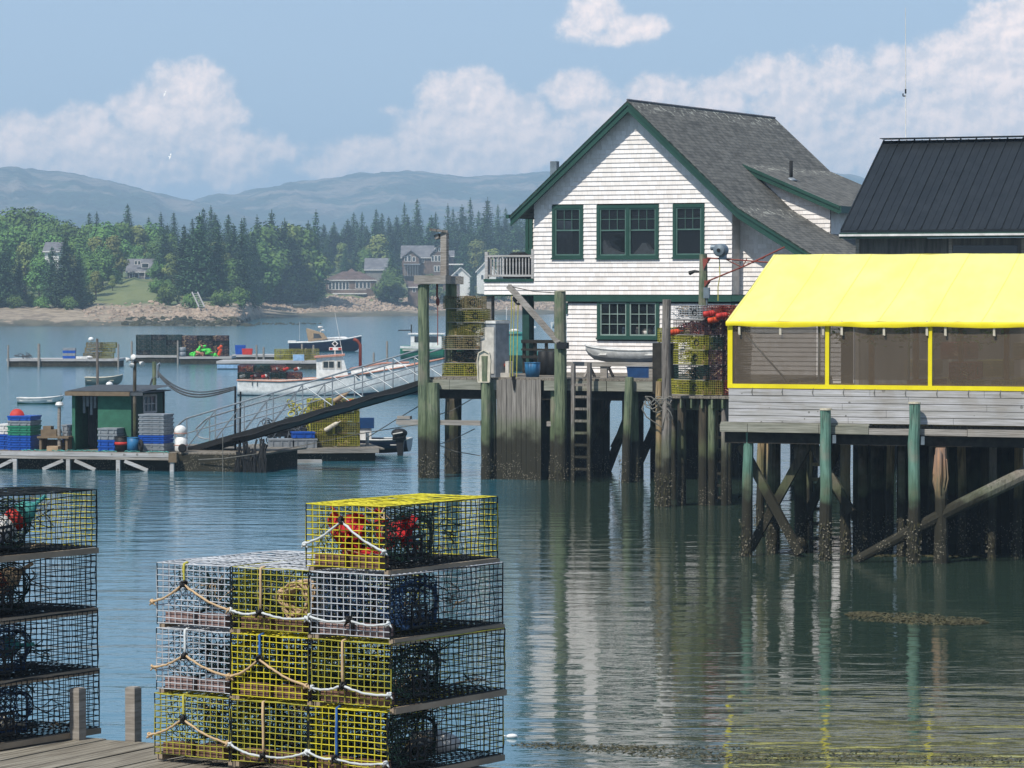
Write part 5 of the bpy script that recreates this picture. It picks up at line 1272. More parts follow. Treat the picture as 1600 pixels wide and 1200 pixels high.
# front and end screens
bays = [(.0,2.03),(2.03,4.12),(4.12,6.25),(6.25,8.4)]
ZB, ZT = 3.40, TE-.04
for i, (a, b_) in enumerate(bays):
    s = MB(); s.add([(a+.06,-.01,ZB+.03),(b_-.0,-.01,ZB+.03),(b_-.0,-.01,ZT),(a+.06,-.01,ZT)], [(0,1,2,3)]); s.build('mesh_window', MT['screen'], tn)
for x in [0,.0][:1]+[2.03,4.12,6.25,8.4]:
    s = MB(); s.box(x-.035 if x else -.03, x+.045 if x else .07, -.04, -.015, ZB, ZT-.02); s.build('window_border', MT['yellow_band'], tn)
s = MB(); s.box(-.03,CE,-.045,-.014,ZB-.03,ZB+.055); s.build('bottom_border', MT['yellow_band'], tn)
s = MB(); s.add([(-.012,.05,ZB),(-.012,5.95,ZB),(-.012,5.95,ZT),(-.012,.05,ZT)], [(0,1,2,3)]); s.build('mesh_window', MT['screen'], tn)
for i, (a, b_) in enumerate(bays): s = MB(); s.add([(a+.06,5.99,ZB),(b_,5.99,ZB),(b_,5.99,ZT),(a+.06,5.99,ZT)], [(0,1,2,3)]); s.build('mesh_window', MT['screen'], tn)
fr_ = MB()
for x in (.05, 2.05, 4.14, 6.27, 8.4):
    for y in (.05, 5.95): fr_.tube([(x,y,CZ),(x,y,TE-.06)], .03, 8)
    fr_.tube([(x,.05,TE-.06),(x,3,TR-.05),(x,5.95,TE-.06)], .03, 8)
for y, z in ((.05,TE-.07),(3,TR-.06),(5.95,TE-.07)): fr_.tube([(0,y,z),(CE,y,z)], .03, 8)
fr_.tube([(.12,.08,TE-.1),(1.28,.08,ZB)], .018, 6); fr_.build('tube_frame', MT['galv'], tn, True)
for i in range(9):
    s = MB(); x = .3+i*.98; s.box(x-.05,x+.05,5.7,5.8,CZ,TE-.1); s.build('inner_post', M('inner_post_wood','#8a6437','#6d4c28') if i == 0 else bpy.data.materials['inner_post_wood'], tn)
for i, px in enumerate((1155,1219,1286,1315,1381,1448,1477,1553)):
    x = xy(FC, px, -.07); s = MB(); s.add([(x-.02,-.07,ZT-.0),(x+.02,-.07,ZT),(x+.026,-.075,ZT-.27),(x-.02,-.08,ZT-.26)], [(0,1,2,3)]); s.box(x-.022,x+.022,-.078,-.066,ZT-.25,ZT+.02); s.build('tie_strap', MT['cream'], tn)
for i in range(14):
    x = .5+i*.63; s = MB(); s.tube([(x,-.05,ZB-.02),(x-.015,-.075,ZB-.1),(x,-.075,ZB-.15)], .008, 5); s.build('tie_cord', MT['rope_gray'], tn)
# inside: tables with yellow cloths, benches
for i in range(4):
    tb = T('picnic_table', f'picnic table behind mesh window {["one","two","three","four"][i]} of the tent, counted from its left end','table', FC.w(.5+i*2.1,1.2,CZ), R(-22))
    mb = MB(); mb.box(0,1.5,0,.8,.72,.76); mb.build('top', MT['tan'], tb)
    for x in (.2,1.3):
        mb = MB(); mb.beam((x,.1,0),(x,.5,.72),.06); mb.beam((x,.7,0),(x,.3,.72),.06); mb.build('leg', MT['wood_brown'], tb)
    for y in (-.35,1.0):
        mb = MB(); mb.box(0,1.5,y,y+.25,.42,.46); mb.build('bench', MT['wood_brown'], tb)
for i in range(6):
    px = 1318+i*46; x = xy(FC,px,1.5); mb = MB()
    for q in range(40): leafquad(mb, V((rnd.gauss(0,.12),rnd.gauss(0,.12),rnd.gauss(0,.09))), .12, V((rnd.uniform(-1,1),rnd.uniform(-1,1),1)))
    tag(mb.build('hanging_plant', MT['leaves']), 'dark hanging basket plant behind the tent mesh', 'plant', 'hanging baskets inside the tent', FC.w(x,1.5,4.42), 0)
# heaps seen through mesh behind the tent
for i in range(9):
    mid_trap(['wire_olive','wire_tan','wire_purple'][i%3], 'lobster trap stacked beyond the tent, dimly seen through its mesh windows', FC.w(1.6+.8*i, 7.2, CZ+.01+.38*(i%2)), R(-22), 'traps behind the tent')
    mid_trap(['wire_tan','wire_red','wire_olive'][i%3], 'lobster trap stacked beyond the tent, dimly seen through its mesh windows', FC.w(1.6+.8*i, 7.2, CZ+.01+.38*(2+i%2)), R(-22), 'traps behind the tent')
# ================================================================ METAL ROOF BUILDING
FR = Frame(at(1313, 360, 84), 24)
rb = T('wharf_shed','large shed with black standing seam metal roof behind the tent','shed', FR.w(0,0,0), R(-24))
RE, RRz, RV, RL = 6.78, 9.08, 3.35, 8.5
for s in (0, 1):
    m_ = MB(); y0, y1 = (0, RV) if s == 0 else (2*RV, RV)
    m_.add([(-.0,y0,RE),(RL,y0,RE),(RL,y1,RRz),(0,y1,RRz),(0,y0,RE-.06),(RL,y0,RE-.06),(RL,y1,RRz-.06),(0,y1,RRz-.06)],[(0,1,2,3),(4,7,6,5),(0,4,5,1),(1,5,6,2),(0,3,7,4)])
    x = .02
    while x < RL: m_.beam((x,y0,RE+.012),(x,y1,RRz+.012),.028,.03); m_.beam((x+.2,y0,RE+.004),(x+.2,y1,RRz+.004),.03,.012); x += .4
    m_.build('roof', MT['metal_roof'], rb)
mb = MB(); mb.beam((-.02,RV-.09,RRz+.05),(RL,RV-.09,RRz+.05),.26,.02); mb.beam((-.02,RV+.1,RRz+.045),(RL,RV+.1,RRz+.045),.26,.02); mb.build('ridge_cap', MT['metal_roof'], rb)
mb = MB(); mb.box(-.02,RL,-.02,.02,RE-.2,RE-.065); mb.build('eave_board', MT['green_dark'], rb); mb = MB(); mb.box(-.02,RL,-.05,-.022,RE-.15,RE-.10); mb.build('eave_moulding', MT['white'], rb)
mb = MB(); mb.box(.25,RL,.45,.5,CZ,RE-.2); mb.add([(.25,.5,CZ),(.25,2*RV-.4,CZ),(.25,2*RV-.4,RE-.1),(.25,RV,RRz-.2),(.25,.5,RE-.1)],[(0,1,2,3,4)]); mb.box(.25,RL,2*RV-.45,2*RV-.4,CZ,RE-.2)
mb.build('wall', MT['old_wall'], rb)
for x in (.25,2.6,4.4,6.9):
    mb = MB(); mb.box(x,x+.09,.42,.447,CZ,RE-.21); mb.build('batten', MT['gray_wood'], rb)
mb = MB(); mb.box(2.7,4.3,.43,.447,5.9,6.4); mb.build('window', MT['dark_pane'], rb)
mb = MB(); mb.box(0,CE,12,21,CZ-.3,CZ-.0) if False else None
# antenna behind the shed
an = T('radio_antenna','thin white whip antenna rising above the shed roof','antenna', at(1415, 230, 95), 0)
q = lambda py, dx=0: at(1415+dx, py, 95) - at(1415, 230, 95)
mb = MB(); mb.tube([q(330), q(145)], .016, 6); mb.build('mast', MT['skin_white'], an); mb = MB(); mb.tube([q(145), q(12)], [.018,.008], 6); mb.build('whip', MT['white'], an)
mb = MB(); mb.tube([q(150,0), q(150,-4), q(146,-4)], .02, 5); mb.tube([q(139),q(146)], .025, 6); mb.build('bracket', MT['black'], an)
for i in range(7):
    mid_trap(['wire_red','wire_lime','wire_olive'][i%3], 'lobster trap stacked at the back inside the tent, seen through its mesh windows', FC.w(2.3+.9*i, 4.9, CZ+.01+.38), R(-22+rnd.uniform(-8,8)), 'traps inside the tent')
    mid_trap(['wire_olive','wire_purple','wire_lime'][i%3], 'lobster trap stacked at the back inside the tent, seen through its mesh windows', FC.w(2.3+.9*i, 4.9, CZ+.01), R(-22+rnd.uniform(-8,8)), 'traps inside the tent')
    if i % 2: mid_trap('wire_red', 'lobster trap stacked at the back inside the tent, seen through its mesh windows', FC.w(2.3+.9*i, 4.9, CZ+.77), R(-22+rnd.uniform(-8,8)), 'traps inside the tent')
# ================================================================ MAIN FLOAT
FF = Frame(onz(0, 733), 14); FZ = .55
YF = FF.o.y
fx = lambda px, y=0: FF.loc(px, 700, y)[0]
fz = lambda px, py, y=0: FF.loc(px, py, y)[1]
f1 = T('float_dock','main wooden float carrying the green shack, white struts along its side','float dock', FF.w(0,0,0), R(-14))
xe = fx(272); xe2 = fx(402)
mb = MB(); x = -1.5
while x < xe: mb.box(x, x+.18, -.05, 5.6, FZ-.05, FZ+rnd.uniform(-.003,.003)); x += .19
while x < xe2: mb.box(x, x+.18, .25, 4.4, FZ-.05, FZ+rnd.uniform(-.003,.003)); x += .19
mb.build('planking', MT['deck_wood'], f1)
mb = MB(); mb.box(-1.5,xe,-.1,-.055,FZ-.13,FZ-.01); mb.build('edge_board', MT['white_board'], f1)
mb = MB(); mb.box(-1.5,xe,-.09,-.056,FZ-.22,FZ-.135); mb.build('edge_board', MT['gray_wood_x'], f1); mb = MB(); mb.box(xe+.02,xe2,.2,.245,.0,FZ-.06); mb.build('edge_board', MT['dark_wood'], f1)
mb = MB(); mb.box(-1.4,xe,.35,5.4,-.2,FZ-.06); mb.box(xe,xe2-.1,.3,4.2,-.2,FZ-.06); mb.build('flotation', MT['dark_wood'], f1)
for px in (25,108,186,270):
    mb = MB(); a = fx(px); mb.box(a-.06,a+.06,-.10,.0,-.15,FZ-.23); mb.build('strut', MT['white_board'], f1)
for a, b in ((20,-6),(100,68),(118,150),(196,232)):
    mb = MB(); mb.beam((fx(a if a != 20 else 22),-.06,FZ-.26),(fx(b),-.06,.02),.06,.10); mb.build('strut', MT['white_board'], f1)
mb = MB(); mb.box(xe-.13,xe+.12,-.13,.02,FZ-.28,FZ+.0); mb.build('corner_block', MT['wood_brown'], f1)
# shack
SY = .9; sw = T('shack','green plywood bait shack with open dark doorway and corrugated roof','shack', FF.w(0,0,0), R(-14))
a, d_, b = fx(113,SY), fx(153,SY), fx(205,SY); zt = fz(113,612,SY)
mb = MB(); mb.box(d_,b,SY,SY+.05,FZ,zt-.02); mb.build('front_wall', MT['green_ply'], sw)
mb = MB(); mb.box(a,a+.10,SY-.02,SY+.06,FZ,zt); mb.box(a,a+.04,SY+.06,SY+2.1,FZ,zt-.1); mb.build('corner_post', MT['green_ply'], sw)
# side wall right (darker green), with window opening
b2 = fx(249, SY+1.6)
P0 = V((b,SY+.03)); P1 = V((b2, SY+1.9)); dd = (P1-P0); Ls = dd.length; dd.normalize()
def swall(mb, s0, s1, z0, z1, t=.05, mi=0, o=0):
    n = V((dd.y,-dd.x)); q = [P0+dd*s0+n*o, P0+dd*s1+n*o]; 
    mb.add([(q[0].x,q[0].y,z0),(q[1].x,q[1].y,z0),(q[1].x,q[1].y,z1),(q[0].x,q[0].y,z1)]+[(q[0].x-n.x*t,q[0].y-n.y*t,z0),(q[1].x-n.x*t,q[1].y-n.y*t,z0),(q[1].x-n.x*t,q[1].y-n.y*t,z1),(q[0].x-n.x*t,q[0].y-n.y*t,z1)],
           [(0,1,2,3),(7,6,5,4),(0,4,5,1),(1,5,6,2),(2,6,7,3),(3,7,4,0)], mi)
zw0, zw1 = fz(228,645,SY+1), fz(228,617,SY+1)
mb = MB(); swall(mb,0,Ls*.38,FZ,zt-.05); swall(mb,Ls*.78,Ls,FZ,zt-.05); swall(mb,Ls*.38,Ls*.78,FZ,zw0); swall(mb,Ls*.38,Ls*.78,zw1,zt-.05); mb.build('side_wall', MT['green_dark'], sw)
fr_ = MB(); 
for s0,s1,z0,z1 in ((.36,.40,zw0,zw1),(.76,.80,zw0,zw1),(.40,.76,zw0-.02,zw0+.05),(.40,.76,zw1-.05,zw1+.02)): swall(fr_,Ls*s0,Ls*s1,z0,z1,.03,0,.02)
fr_ = fr_.build('window', MT['white_board'], sw)
mb = MB(); swall(mb,Ls*.40,Ls*.76,zw0+.05,zw1-.05,.01,0,-.02); mb.build('pane', MT['dark_pane'], fr_)
mb = MB()
for k_ in (1,2): s = .40+.12*k_; swall(mb,Ls*s-.015,Ls*s+.015,zw0+.05,zw1-.05,.01,0,.005)
zm = (zw0+zw1)/2; swall(mb,Ls*.40,Ls*.76,zm-.015,zm+.015,.01,0,.008); mb.build('muntin', MT['white_board'], fr_)
mb = MB(); mb.box(a+.1,b2,SY+2.05,SY+2.1,FZ,zt); mb.build('back_wall', MT['dark_wood'], sw)
mb = MB()
for i in range(16): x = a+.12+(d_-a-.1)*i/16; mb.box(x,x+.05,SY+1.0+.06*(i%3),SY+1.03+.06*(i%3),FZ+.0+rnd.uniform(0,.2),zt-.1)
mb.build('strip_curtain', MT['gray_dark'], sw)
mb = MB(); x0, x1 = a-.12, fx(208,SY)+.0; n = 26; xr_ = b2+.15
for i in range(n*2):
    xx0 = x0+(xr_-x0)*i/(n*2); xx1 = x0+(xr_-x0)*(i+1)/(n*2); h0 = .018*(i%2); h1 = .018*((i+1)%2)
    mb.add([(xx0,SY-.28,zt+.02+h0),(xx1,SY-.28,zt+.02+h1),(xx1,SY+2.3,zt+.14+h1),(xx0,SY+2.3,zt+.14+h0)], [(0,1,2,3)])
mb.box(x0,xr_,SY-.24,SY+2.25,zt-.02,zt+.015); mb.build('roof', MT['gray_dark'], sw)
mb = MB(); mb.box(x0,x1,SY-.30,SY-.245,zt-.11,zt+.015); mb.build('eave_board', MT['wood_brown'], sw)
mb = MB(); mb.box(x1,xr_,SY-.26,SY-.25,zt-.10,zt+.015); mb.build('eave_board', MT['gray_dark'], sw)
mb = MB()
for i, (x, h) in enumerate(((.25,.5),(.36,.3),(.48,.55),(.6,.35))): mb.box(a+x-.03,a+x+.05,SY+.3,SY+.33,zt-.15-h,zt-.15)
mb.build('hanging_gloves', MT['gray_tote'], sw)
# poles, lamps
def pole(name, label, fr, px, pb, ptp, w, mat, y, z0=None, cat='post'):
    x = fr.loc(px, pb, y)[0]; p = fr.w(x, y); z1 = fr.loc(px, ptp, y)[1]; z0 = z0 if z0 is not None else fr.loc(px, pb, y)[1]; r = w/2*p.y/F_PX
    t = T(name, label, cat, (p.x,p.y,0), -fr.a); m_ = MB(); m_.tube([(0,0,z0),(rnd.uniform(-.02,.02),0,(z0+z1)/2),(0,0,z1)], [r*1.05,r,r*.95], 10); m_.build('shaft', MT[mat], t); return t, z1
t, z1 = pole('antenna_post','thin grey mast standing behind the shack roof','', 0,0,0,0,0,0) if False else (None, None)
t, z1 = pole('mast','thin grey mast with a crossbar standing behind the shack roof', FF, 152, 625, 529, 4.2, 'pile_gray', 3.4, FZ, 'mast')
m_ = MB(); zc = FF.loc(152,549,3.4)[1]; m_.beam((-.18,0,zc),(.18,0,zc),.03); m_.build('crossbar', MT['galv'], t)
t, z1 = pole('light_pole','dark pole with a cluster of white floodlights right of the shack doorway', FF, 211, 690, 565, 5.5, 'pile_dark', .7, FZ, 'lamp post')
for i, (dx, dz, ax) in enumerate(((-.17,.06,(-1,-.4,-.2)),(.0,.12,(0,-1,.3)),(.2,-.04,(1,-.5,-.5)),(-.04,-.08,(-.3,-1,-.7)))):
    m_ = MB(); m_.lathe((dx,-.05,z1+dz), [(.02,-.05),(.05,.0),(.085,.08),(.075,.085)], 12, 0, ax); m_.build('floodlight', MT['white'], t, True)
m_ = MB(); m_.tube([(-.2,-.02,z1+.05),(0,-.02,z1+.02),(.22,-.02,z1-.02)], .018, 6); m_.tube([(0,0,z1),(0,0,z1+.12)], .02, 6); m_.build('bracket', MT['gray_dark'], t)
t, z1 = pole('light_pole','short pale post with a small white lamp left of the shack', FF, 93, 690, 636, 5.5, 'gray_wood', .6, FZ, 'lamp post')
m_ = MB(); m_.lathe((0,0,z1), [(.05,0),(.13,.06),(.1,.14),(.03,.16)], 10); m_.build('lamp_head', MT['white'], t); m_ = MB(); m_.tube([(.04,0,z1+.1),(.05,0,z1+.42)], .012, 5); m_.build('antenna', MT['galv'], t)
t, z1 = pole('pile','green post with a stovepipe and cables right behind the shack', FF, 241, 640, 565, 6.5, 'pile_green', 4.2, 0, 'post')
m_ = MB(); m_.tube([(.1,0,z1-.5),(.13,0,z1-.1),(.2,0,z1-.06)], .05, 8); m_.build('pipe', MT['galv'], t)
# cables from that post to the gangway foot
mb = MB()
A1, A2 = FF.w(xy(FF,243,4.2),4.2,fz(243,582,4.2)), None
for i in range(4):
    s = FF.w(fx(245,4.2)+.02*i, 4.2, fz(244,578+i*3,4.2)); e_ = at(368, 604+i*2, s.y-2.2); n = 16
    pts = [s.lerp(e_, k_/n) + V((0,0,-(1.45+.1*i)*((k_/n)*(1-k_/n))*(1.6-k_/n*.9)*1.0)) for k_ in range(n+1)]
    if i == 3: pts = [s, s+V((-.2,0,-.1)), s+V((-.3,0,-.5))]
    mb.tube([p - s*0 for p in pts], .028 if i else .02, 6)
tag(mb.build('power_cable', MT['gray_dark'], smooth=True), 'bundle of sagging grey cables between the green post and the gangway', 'cable')
# fish totes: stack of boxes, each its own thing
def tote(label, fr, px, y, z, w, d, h, col, group=None, rz=0):
    x = fr.loc(px, 690, y)[0]; t = T('fish_tote', label, 'fish tote', fr.w(x,y,z), -fr.a+rz, group)
    m_ = MB(); m_.prism([(.02,.02,0),(w-.02,.02,0),(w-.02,d-.02,0),(.02,d-.02,0)], (0,0,h-.04)); m_.build('body', MT[col], t)
    m_ = MB(); m_.box(0,w,0,d,h-.06,h-.012); m_.build('rim', MT[col], t)
    for q in (.12,.5,.8):
        m_ = MB(); m_.box(w*q,w*q+.03,-.008,.018,.02,h-.07); m_.build('rib', MT[col], t)
    return t
def tstack(fr, px, y, cols, lbl, w=.62, d=.8, h=.155, z=FZ, rz=0):
    nm = {'blue':'blue','gray_tote':'grey','green_tote':'green','white':'white','blue_deep':'dark blue','gray_dark':'dark grey','off_white':'pale'}
    for i, c in enumerate(cols): tote(f'{nm[c]} fish tote, {ORD[i]} from below in {lbl}' if i else f'{nm[c]} fish tote at the bottom of {lbl}', fr, px, y, z+i*h+.003, w, d, h, c, None, rz)
tstack(FF, -6, .6, ['blue','blue','blue','white','white'], 'the stack cut by the picture edge', .45)
tstack(FF, 11, .35, ['blue','blue','blue','green_tote','green_tote','gray_tote','blue'], 'the stack under the red lid', .75, .9, .148)
tstack(FF, 152, .25, ['blue','blue','gray_tote','gray_tote'], 'the low stack before the green shack', .62, .8, .175)
tstack(FF, 216, .25, ['gray_tote','gray_tote','blue','blue','gray_tote','gray_tote','gray_tote','gray_tote','gray_tote'], 'the tall stack right of the light pole', .80, .9, .125)
tstack(FF, 96, 1.0, ['gray_tote','blue','gray_tote','gray_tote'], 'the small stack left of the shack doorway', .32, .5, .19)
mb = MB(); mb.lathe((0,0,0), [(.17,.0),(.2,.01),(.21,.03),(.2,.05)], 20, 0, (0.1,-1,.25)); mb.ring((0,-.03,.0), .2, .022, (.1,-1,.25), 20); tag(mb.build('basket_lid', MT['red'], smooth=True), 'round red basket lid standing on the left tote stack', 'lid', None, FF.w(fx(27,.7),.7,FZ+7*.148-.02), 0)
tub('black fish barrel with a red band before the shack', FF.w(fx(190,.3),.3,FZ), .2, .46, 'black', 'barrel', 1.0)
o = [q for q in bpy.data.objects if q.get('label') == 'black fish barrel with a red band before the shack'][0]
mb = MB(); mb.lathe((0,0,0), [(.205,.2),(.212,.24),(.205,.29)], 18); mb.build('band', MT['red'], o, True)
tub('blue plastic barrel between the black barrel and the tall tote stack', FF.w(fx(208,.25),.25,FZ), .18, .44, 'teal_blue', 'barrel', 1.0)
mb = MB(); mb.ring((0,0,.14), .13, .05, (1,.4,0), 16, 8); tag(mb.build('tyre', MT['rubber'], smooth=True), 'old black tyre leaning between barrel and tall stack', 'tyre', None, FF.w(fx(220,.1),.1,FZ+.06), 0)
# timber table / crates left
cr_ = T('work_bench','old wooden bench and boards left of the shack','bench', FF.w(fx(48),.5,FZ), R(-14))
mb = MB(); mb.box(0,1.0,0,.6,.36,.42); mb.build('top', MT['wood_brown'], cr_); mb = MB(); mb.box(.05,.12,.05,.55,0,.36); mb.box(.88,.95,.05,.55,0,.36); mb.box(.12,.88,.5,.55,.02,.3); mb.build('legs', MT['wood_brown'], cr_)
mb = MB(); mb.box(0,.35,0,.3,0,.14); tag(mb.build('crate', MT['tan']), 'small tan wooden crate in front of the old bench', 'crate', None, FF.w(fx(69),.2,FZ), R(-10))
mb = MB(); mb.box(0,.5,0,.4,0,.2); mb.box(.05,.3,.05,.3,.203,.3); tag(mb.build('tool_box', MT['wood_brown']), 'brown tool box lying on the old bench', 'box', None, FF.w(fx(52),.6,FZ+.42), R(-14))
# white mooring buoys stacked right of the stack
for i, (px, z, r) in enumerate(((282,.42,.2),(283,.05,.22))):
    t = T('mooring_buoy', ['big white mooring buoy on top at the foot of the gangway','white barrel float under the big buoy at the gangway foot'][i], 'buoy', FF.w(fx(px,.6),.6,FZ), 0)
    m_ = MB()
    if i == 0: m_.ball((0,0,.62), .19,.19,.17, 16, 10)
    else: m_.lathe((0,0,0), [(.15,0),(.19,.05),(.19,.36),(.13,.44)], 16)
    m_.build('body', MT['skin_white'], t, True); m_ = MB(); m_.ring((0,0,.55 if i == 0 else .2), .192 if i == 0 else .193, .012, (0,0,1), 18); m_.build('band', MT['pale_orange'], t)
mb = MB(); mb.lathe((0,0,0), [(.1,-.04),(.13,0),(.1,.04)], 14, 0, (0,1,0)); tag(mb.build('wheel', MT['rubber']), 'small black wheel lying before the white floats', 'wheel', None, FF.w(fx(285,.15),.15,FZ+.13), 0)
mb = MB()
for i in range(14): x = fx(30)+i*.33; rope(mb, [(x,rnd.uniform(.0,.4),.015),(x+.2,rnd.uniform(.0,.3),.02),(x+.42,rnd.uniform(0,.4),.015)], .014, .02)
tag(mb.build('deck_rope', MT['teal']), 'teal and grey ropes strewn along the float edge', 'rope', None, FF.w(0,0,FZ), R(-14))
# ================================================================ GANGWAY
gw = T('gangway','aluminium truss gangway rising from the float to the working wharf','gangway', (0,0,0))
G0, G1 = at(292, 703, 103.6), at(662, 596, 99.2)
gd = (G1-G0); gh = V((gd.x, gd.y, 0)).normalized(); gs = V((-gh.y, gh.x, 0))*1.15
def gpt(t, s, h): return G0.lerp(G1, t) + gs*s + V((0,0,h))
deckm = MB(); deckm.add([gpt(0,0,.0),gpt(1,0,.0),gpt(1,1,.0),gpt(0,1,.0),gpt(0,0,-.08),gpt(1,0,-.08),gpt(1,1,-.08),gpt(0,1,-.08)], [(0,1,2,3),(7,6,5,4),(0,4,5,1),(2,6,7,3),(1,5,6,2),(0,3,7,4)]); deckm.build('walkway', MT['gray_dark'], gw)
NB = 8
for s in (0, 1):
    m_ = MB(); m_.beam(gpt(0,s,-.02), gpt(1,s,-.02), .08, .17); m_.build('bottom_chord', MT['rubber'], gw)
    m_ = MB(); top = [gpt(-.05,s,.45), gpt(-.06,s,.72), gpt(-.02,s,.9)] + [gpt(i/12,s,.95) for i in range(0,13)]
    m_.tube(top, .026, 8); m_.tube([gpt(-.05,s,.45),gpt(-.02,s,.33),gpt(0,s,.3)], .022, 6); m_.tube([gpt(i/12,s,.5) for i in range(13)], .018, 6); m_.build('hand_rail', MT['alu'], gw)
    for i in range(NB+1):
        m_ = MB(); m_.tube([gpt(i/NB,s,0), gpt(i/NB,s,.95)], .020, 6); m_.build('upright', MT['alu'], gw)
        if i < NB:
            m_ = MB(); a_, b_ = (gpt(i/NB,s,.06), gpt((i+1)/NB,s,.93)) if i < 4 else (gpt(i/NB,s,.93), gpt((i+1)/NB,s,.06))
            m_.tube([a_, b_], .015, 6); m_.build('diagonal', MT['alu'], gw)
m_ = MB(); m_.add([gpt(-.10,0,-.10),gpt(0,0,.0),gpt(0,1,.0),gpt(-.10,1,-.10)], [(0,1,2,3)]); m_.build('toe_plate', MT['gray_dark'], gw)
m_ = MB()
for t_ in (.3,.5,.7,.9): m_.tube([gpt(t_-.1,-.05,-.05),gpt(t_,-.06,-.12),gpt(t_+.1,-.05,-.06)], .03, 6)
m_.build('hose', MT['black'], gw)
# dark rope cluster and post where gangway meets float
t, z1 = pole('pile','black iron post hung with ropes beside the gangway foot', FF, 368, 690, 604, 3.5, 'black', 2.2, 0, 'post')
t2, z2 = pole('pile','second black iron post leaning beside the first at the gangway foot', FF, 376, 690, 612, 3, 'black', 2.3, 0, 'post')
mb = MB()
for i in range(26):
    x = rnd.uniform(0,1.0); rope(mb, [(x,rnd.uniform(-.1,.2),rnd.uniform(.6,1.0)),(x+rnd.uniform(-.1,.1),-.1,.4),(x+rnd.uniform(-.15,.15),-.12,-.1)], rnd.uniform(.02,.04), .02, 3, 5)
tag(mb.build('rope_bundle', MT['rubber']), 'dark bundle of ropes and weed hanging at the float corner', 'rope', None, FF.w(fx(366,.1),.1,0), R(-14))
mb = MB(); mb.tube([FF.w(fx(310,.1),.1,FZ-.2), FF.w(fx(350),.0,FZ-.15), FF.w(fx(400),-.2,fz(400,710,-.2)), at(480,695,105.5), at(560,678,104.5), at(660,662,98.6)], .015, 5); tag(mb.build('mooring_line', MT['rope_gray'], smooth=True), 'pale mooring line slung from the float along to the wharf piles', 'rope')
mb = MB(); mb.tube([FF.w(fx(349),-.05,fz(349,677,0)), FF.w(fx(349),-.05,.0)], .013, 5); tag(mb.build('mooring_line', MT['rope_gray']), 'single vertical line hanging from the gangway into the water', 'rope')
mb = MB(); mb.tube([at(575,683,108), at(620,655,104), at(662,630,98.6)], .016, 5); tag(mb.build('mooring_line', MT['rope_gray']), 'line from the dark outboard skiff up to the corner pile', 'rope')
for i, (p_, q_) in enumerate(((at(742,670,99), at(664,700,98.2)),(at(672,690,98.2), at(750,712,98.5)),(at(740,622,98.4), at(672,652,98.2)))):
    mb = MB(); mb.tube([p_, p_.lerp(q_,.5)-V((0,0,.08)), q_], .013, 5); tag(mb.build('mooring_line', MT['rope_gray']), ['upper','lower','middle'][i] + ' thin line strung between piles under the hoist frame', 'rope')

# ================================================================ SECOND FLOAT
F2 = Frame(onz(402, 722), -10)
f2x = lambda px, y=0: F2.loc(px, 700, y)[0]
f2 = T('float_dock','low plank float running right from the gangway foot with yellow traps','float dock', F2.w(0,0,0), R(10)); L2 = f2x(592)
mb = MB(); x = 0
while x < L2: mb.box(x, x+.18, 0, 3.6, .36, .40+rnd.uniform(-.004,.004)); x += .19
mb.build('planking', MT['deck_wood'], f2)
mb = MB(); mb.box(0,L2,-.04,-.002,.26,.40); mb.build('edge_board', MT['gray_wood_x'], f2); mb = MB(); mb.box(.1,L2-.1,.1,3.5,-.2,.35); mb.build('flotation', MT['dark_wood'], f2)
mb = MB(); mb.box(f2x(438,-.5),f2x(502,-.5),-.7,-.5,.0,.09); tag(mb.build('floating_plank', MT['white_board']), 'pale plank floating beside the second float', 'plank', None, F2.w(0,0,0), R(10))
GT = .40
for c_, px in enumerate((484, 523)):
    for i in range(4):
        if True:
            mid_trap('wire_lime' if (i+c_)%2 else 'wire_olive', f'yellow lobster trap, {ORD[i]} tier of the {["left","right"][c_]} column behind the dark skiff', F2.w(f2x(px,1.0)+.02, 1.0, GT+.01+i*.375), R(10+rnd.uniform(-3,3)), None, )
for i, o in enumerate([q for q in bpy.data.objects if 'column behind the dark skiff' in q.get('label','')]): o.scale = (1.4,.9,1)
for i, (px, z, c) in enumerate(((532,1.92,'tan'),(518,1.0,'cream'),(540,1.7,'orange'))):
    buoy(['tan buoy lying on the yellow trap pile','cream buoy hanging slanted on the front of the yellow pile','orange buoy between traps of the yellow pile'][i], F2.w(f2x(px,.95),.93,z+.05), (1,0,.6), .5, .07, c, c, c)
mb = MB()
for i in range(60): mb.ring((rnd.uniform(0,1.9),rnd.uniform(0,.8),rnd.uniform(.1,.35)+.5*(1-abs(rnd.uniform(-1,1)))), rnd.uniform(.1,.3), .018, (rnd.uniform(-1,1),rnd.uniform(-1,1),rnd.uniform(-.5,1)), 10, 4)
tag(mb.build('net_heap', MT['gray_dark']), 'heap of dark tangled nets and ropes left of the yellow traps', 'net heap', None, F2.w(f2x(415,1.2),1.2,GT-.05), R(10))
mb = MB()
for i in range(40): mb.ring((rnd.uniform(0,1.7),rnd.uniform(0,.6),rnd.uniform(.1,.5)), rnd.uniform(.06,.16), .02, (rnd.uniform(-1,1),rnd.uniform(-1,1),rnd.uniform(-.5,1)), 10, 4)
tag(mb.build('net_heap', MT['yellow_rope']), 'olive heap of traps and net seen through the gangway rails', 'net heap', None, F2.w(f2x(450,3.2),3.0,GT+.85), R(10))
mb = MB(); mb.box(0,1.9,0,.7,0,.87); tag(mb.build('trap_crate', MT['dark_wood']), 'dark crates under the olive net heap', 'crate', None, F2.w(f2x(448,3.2),3.0,GT), R(10))
tote('pale grey fish tote left on the second float', F2, 421, .5, GT, .75, .6, .3, 'gray_tote'); tote('grey fish tote right on the second float', F2, 459, .5, GT, .75, .6, .3, 'gray_tote')
tote('bright blue fish tote stacked upon the grey right tote', F2, 457, .6, GT+.31, .72, .6, .2, 'blue')
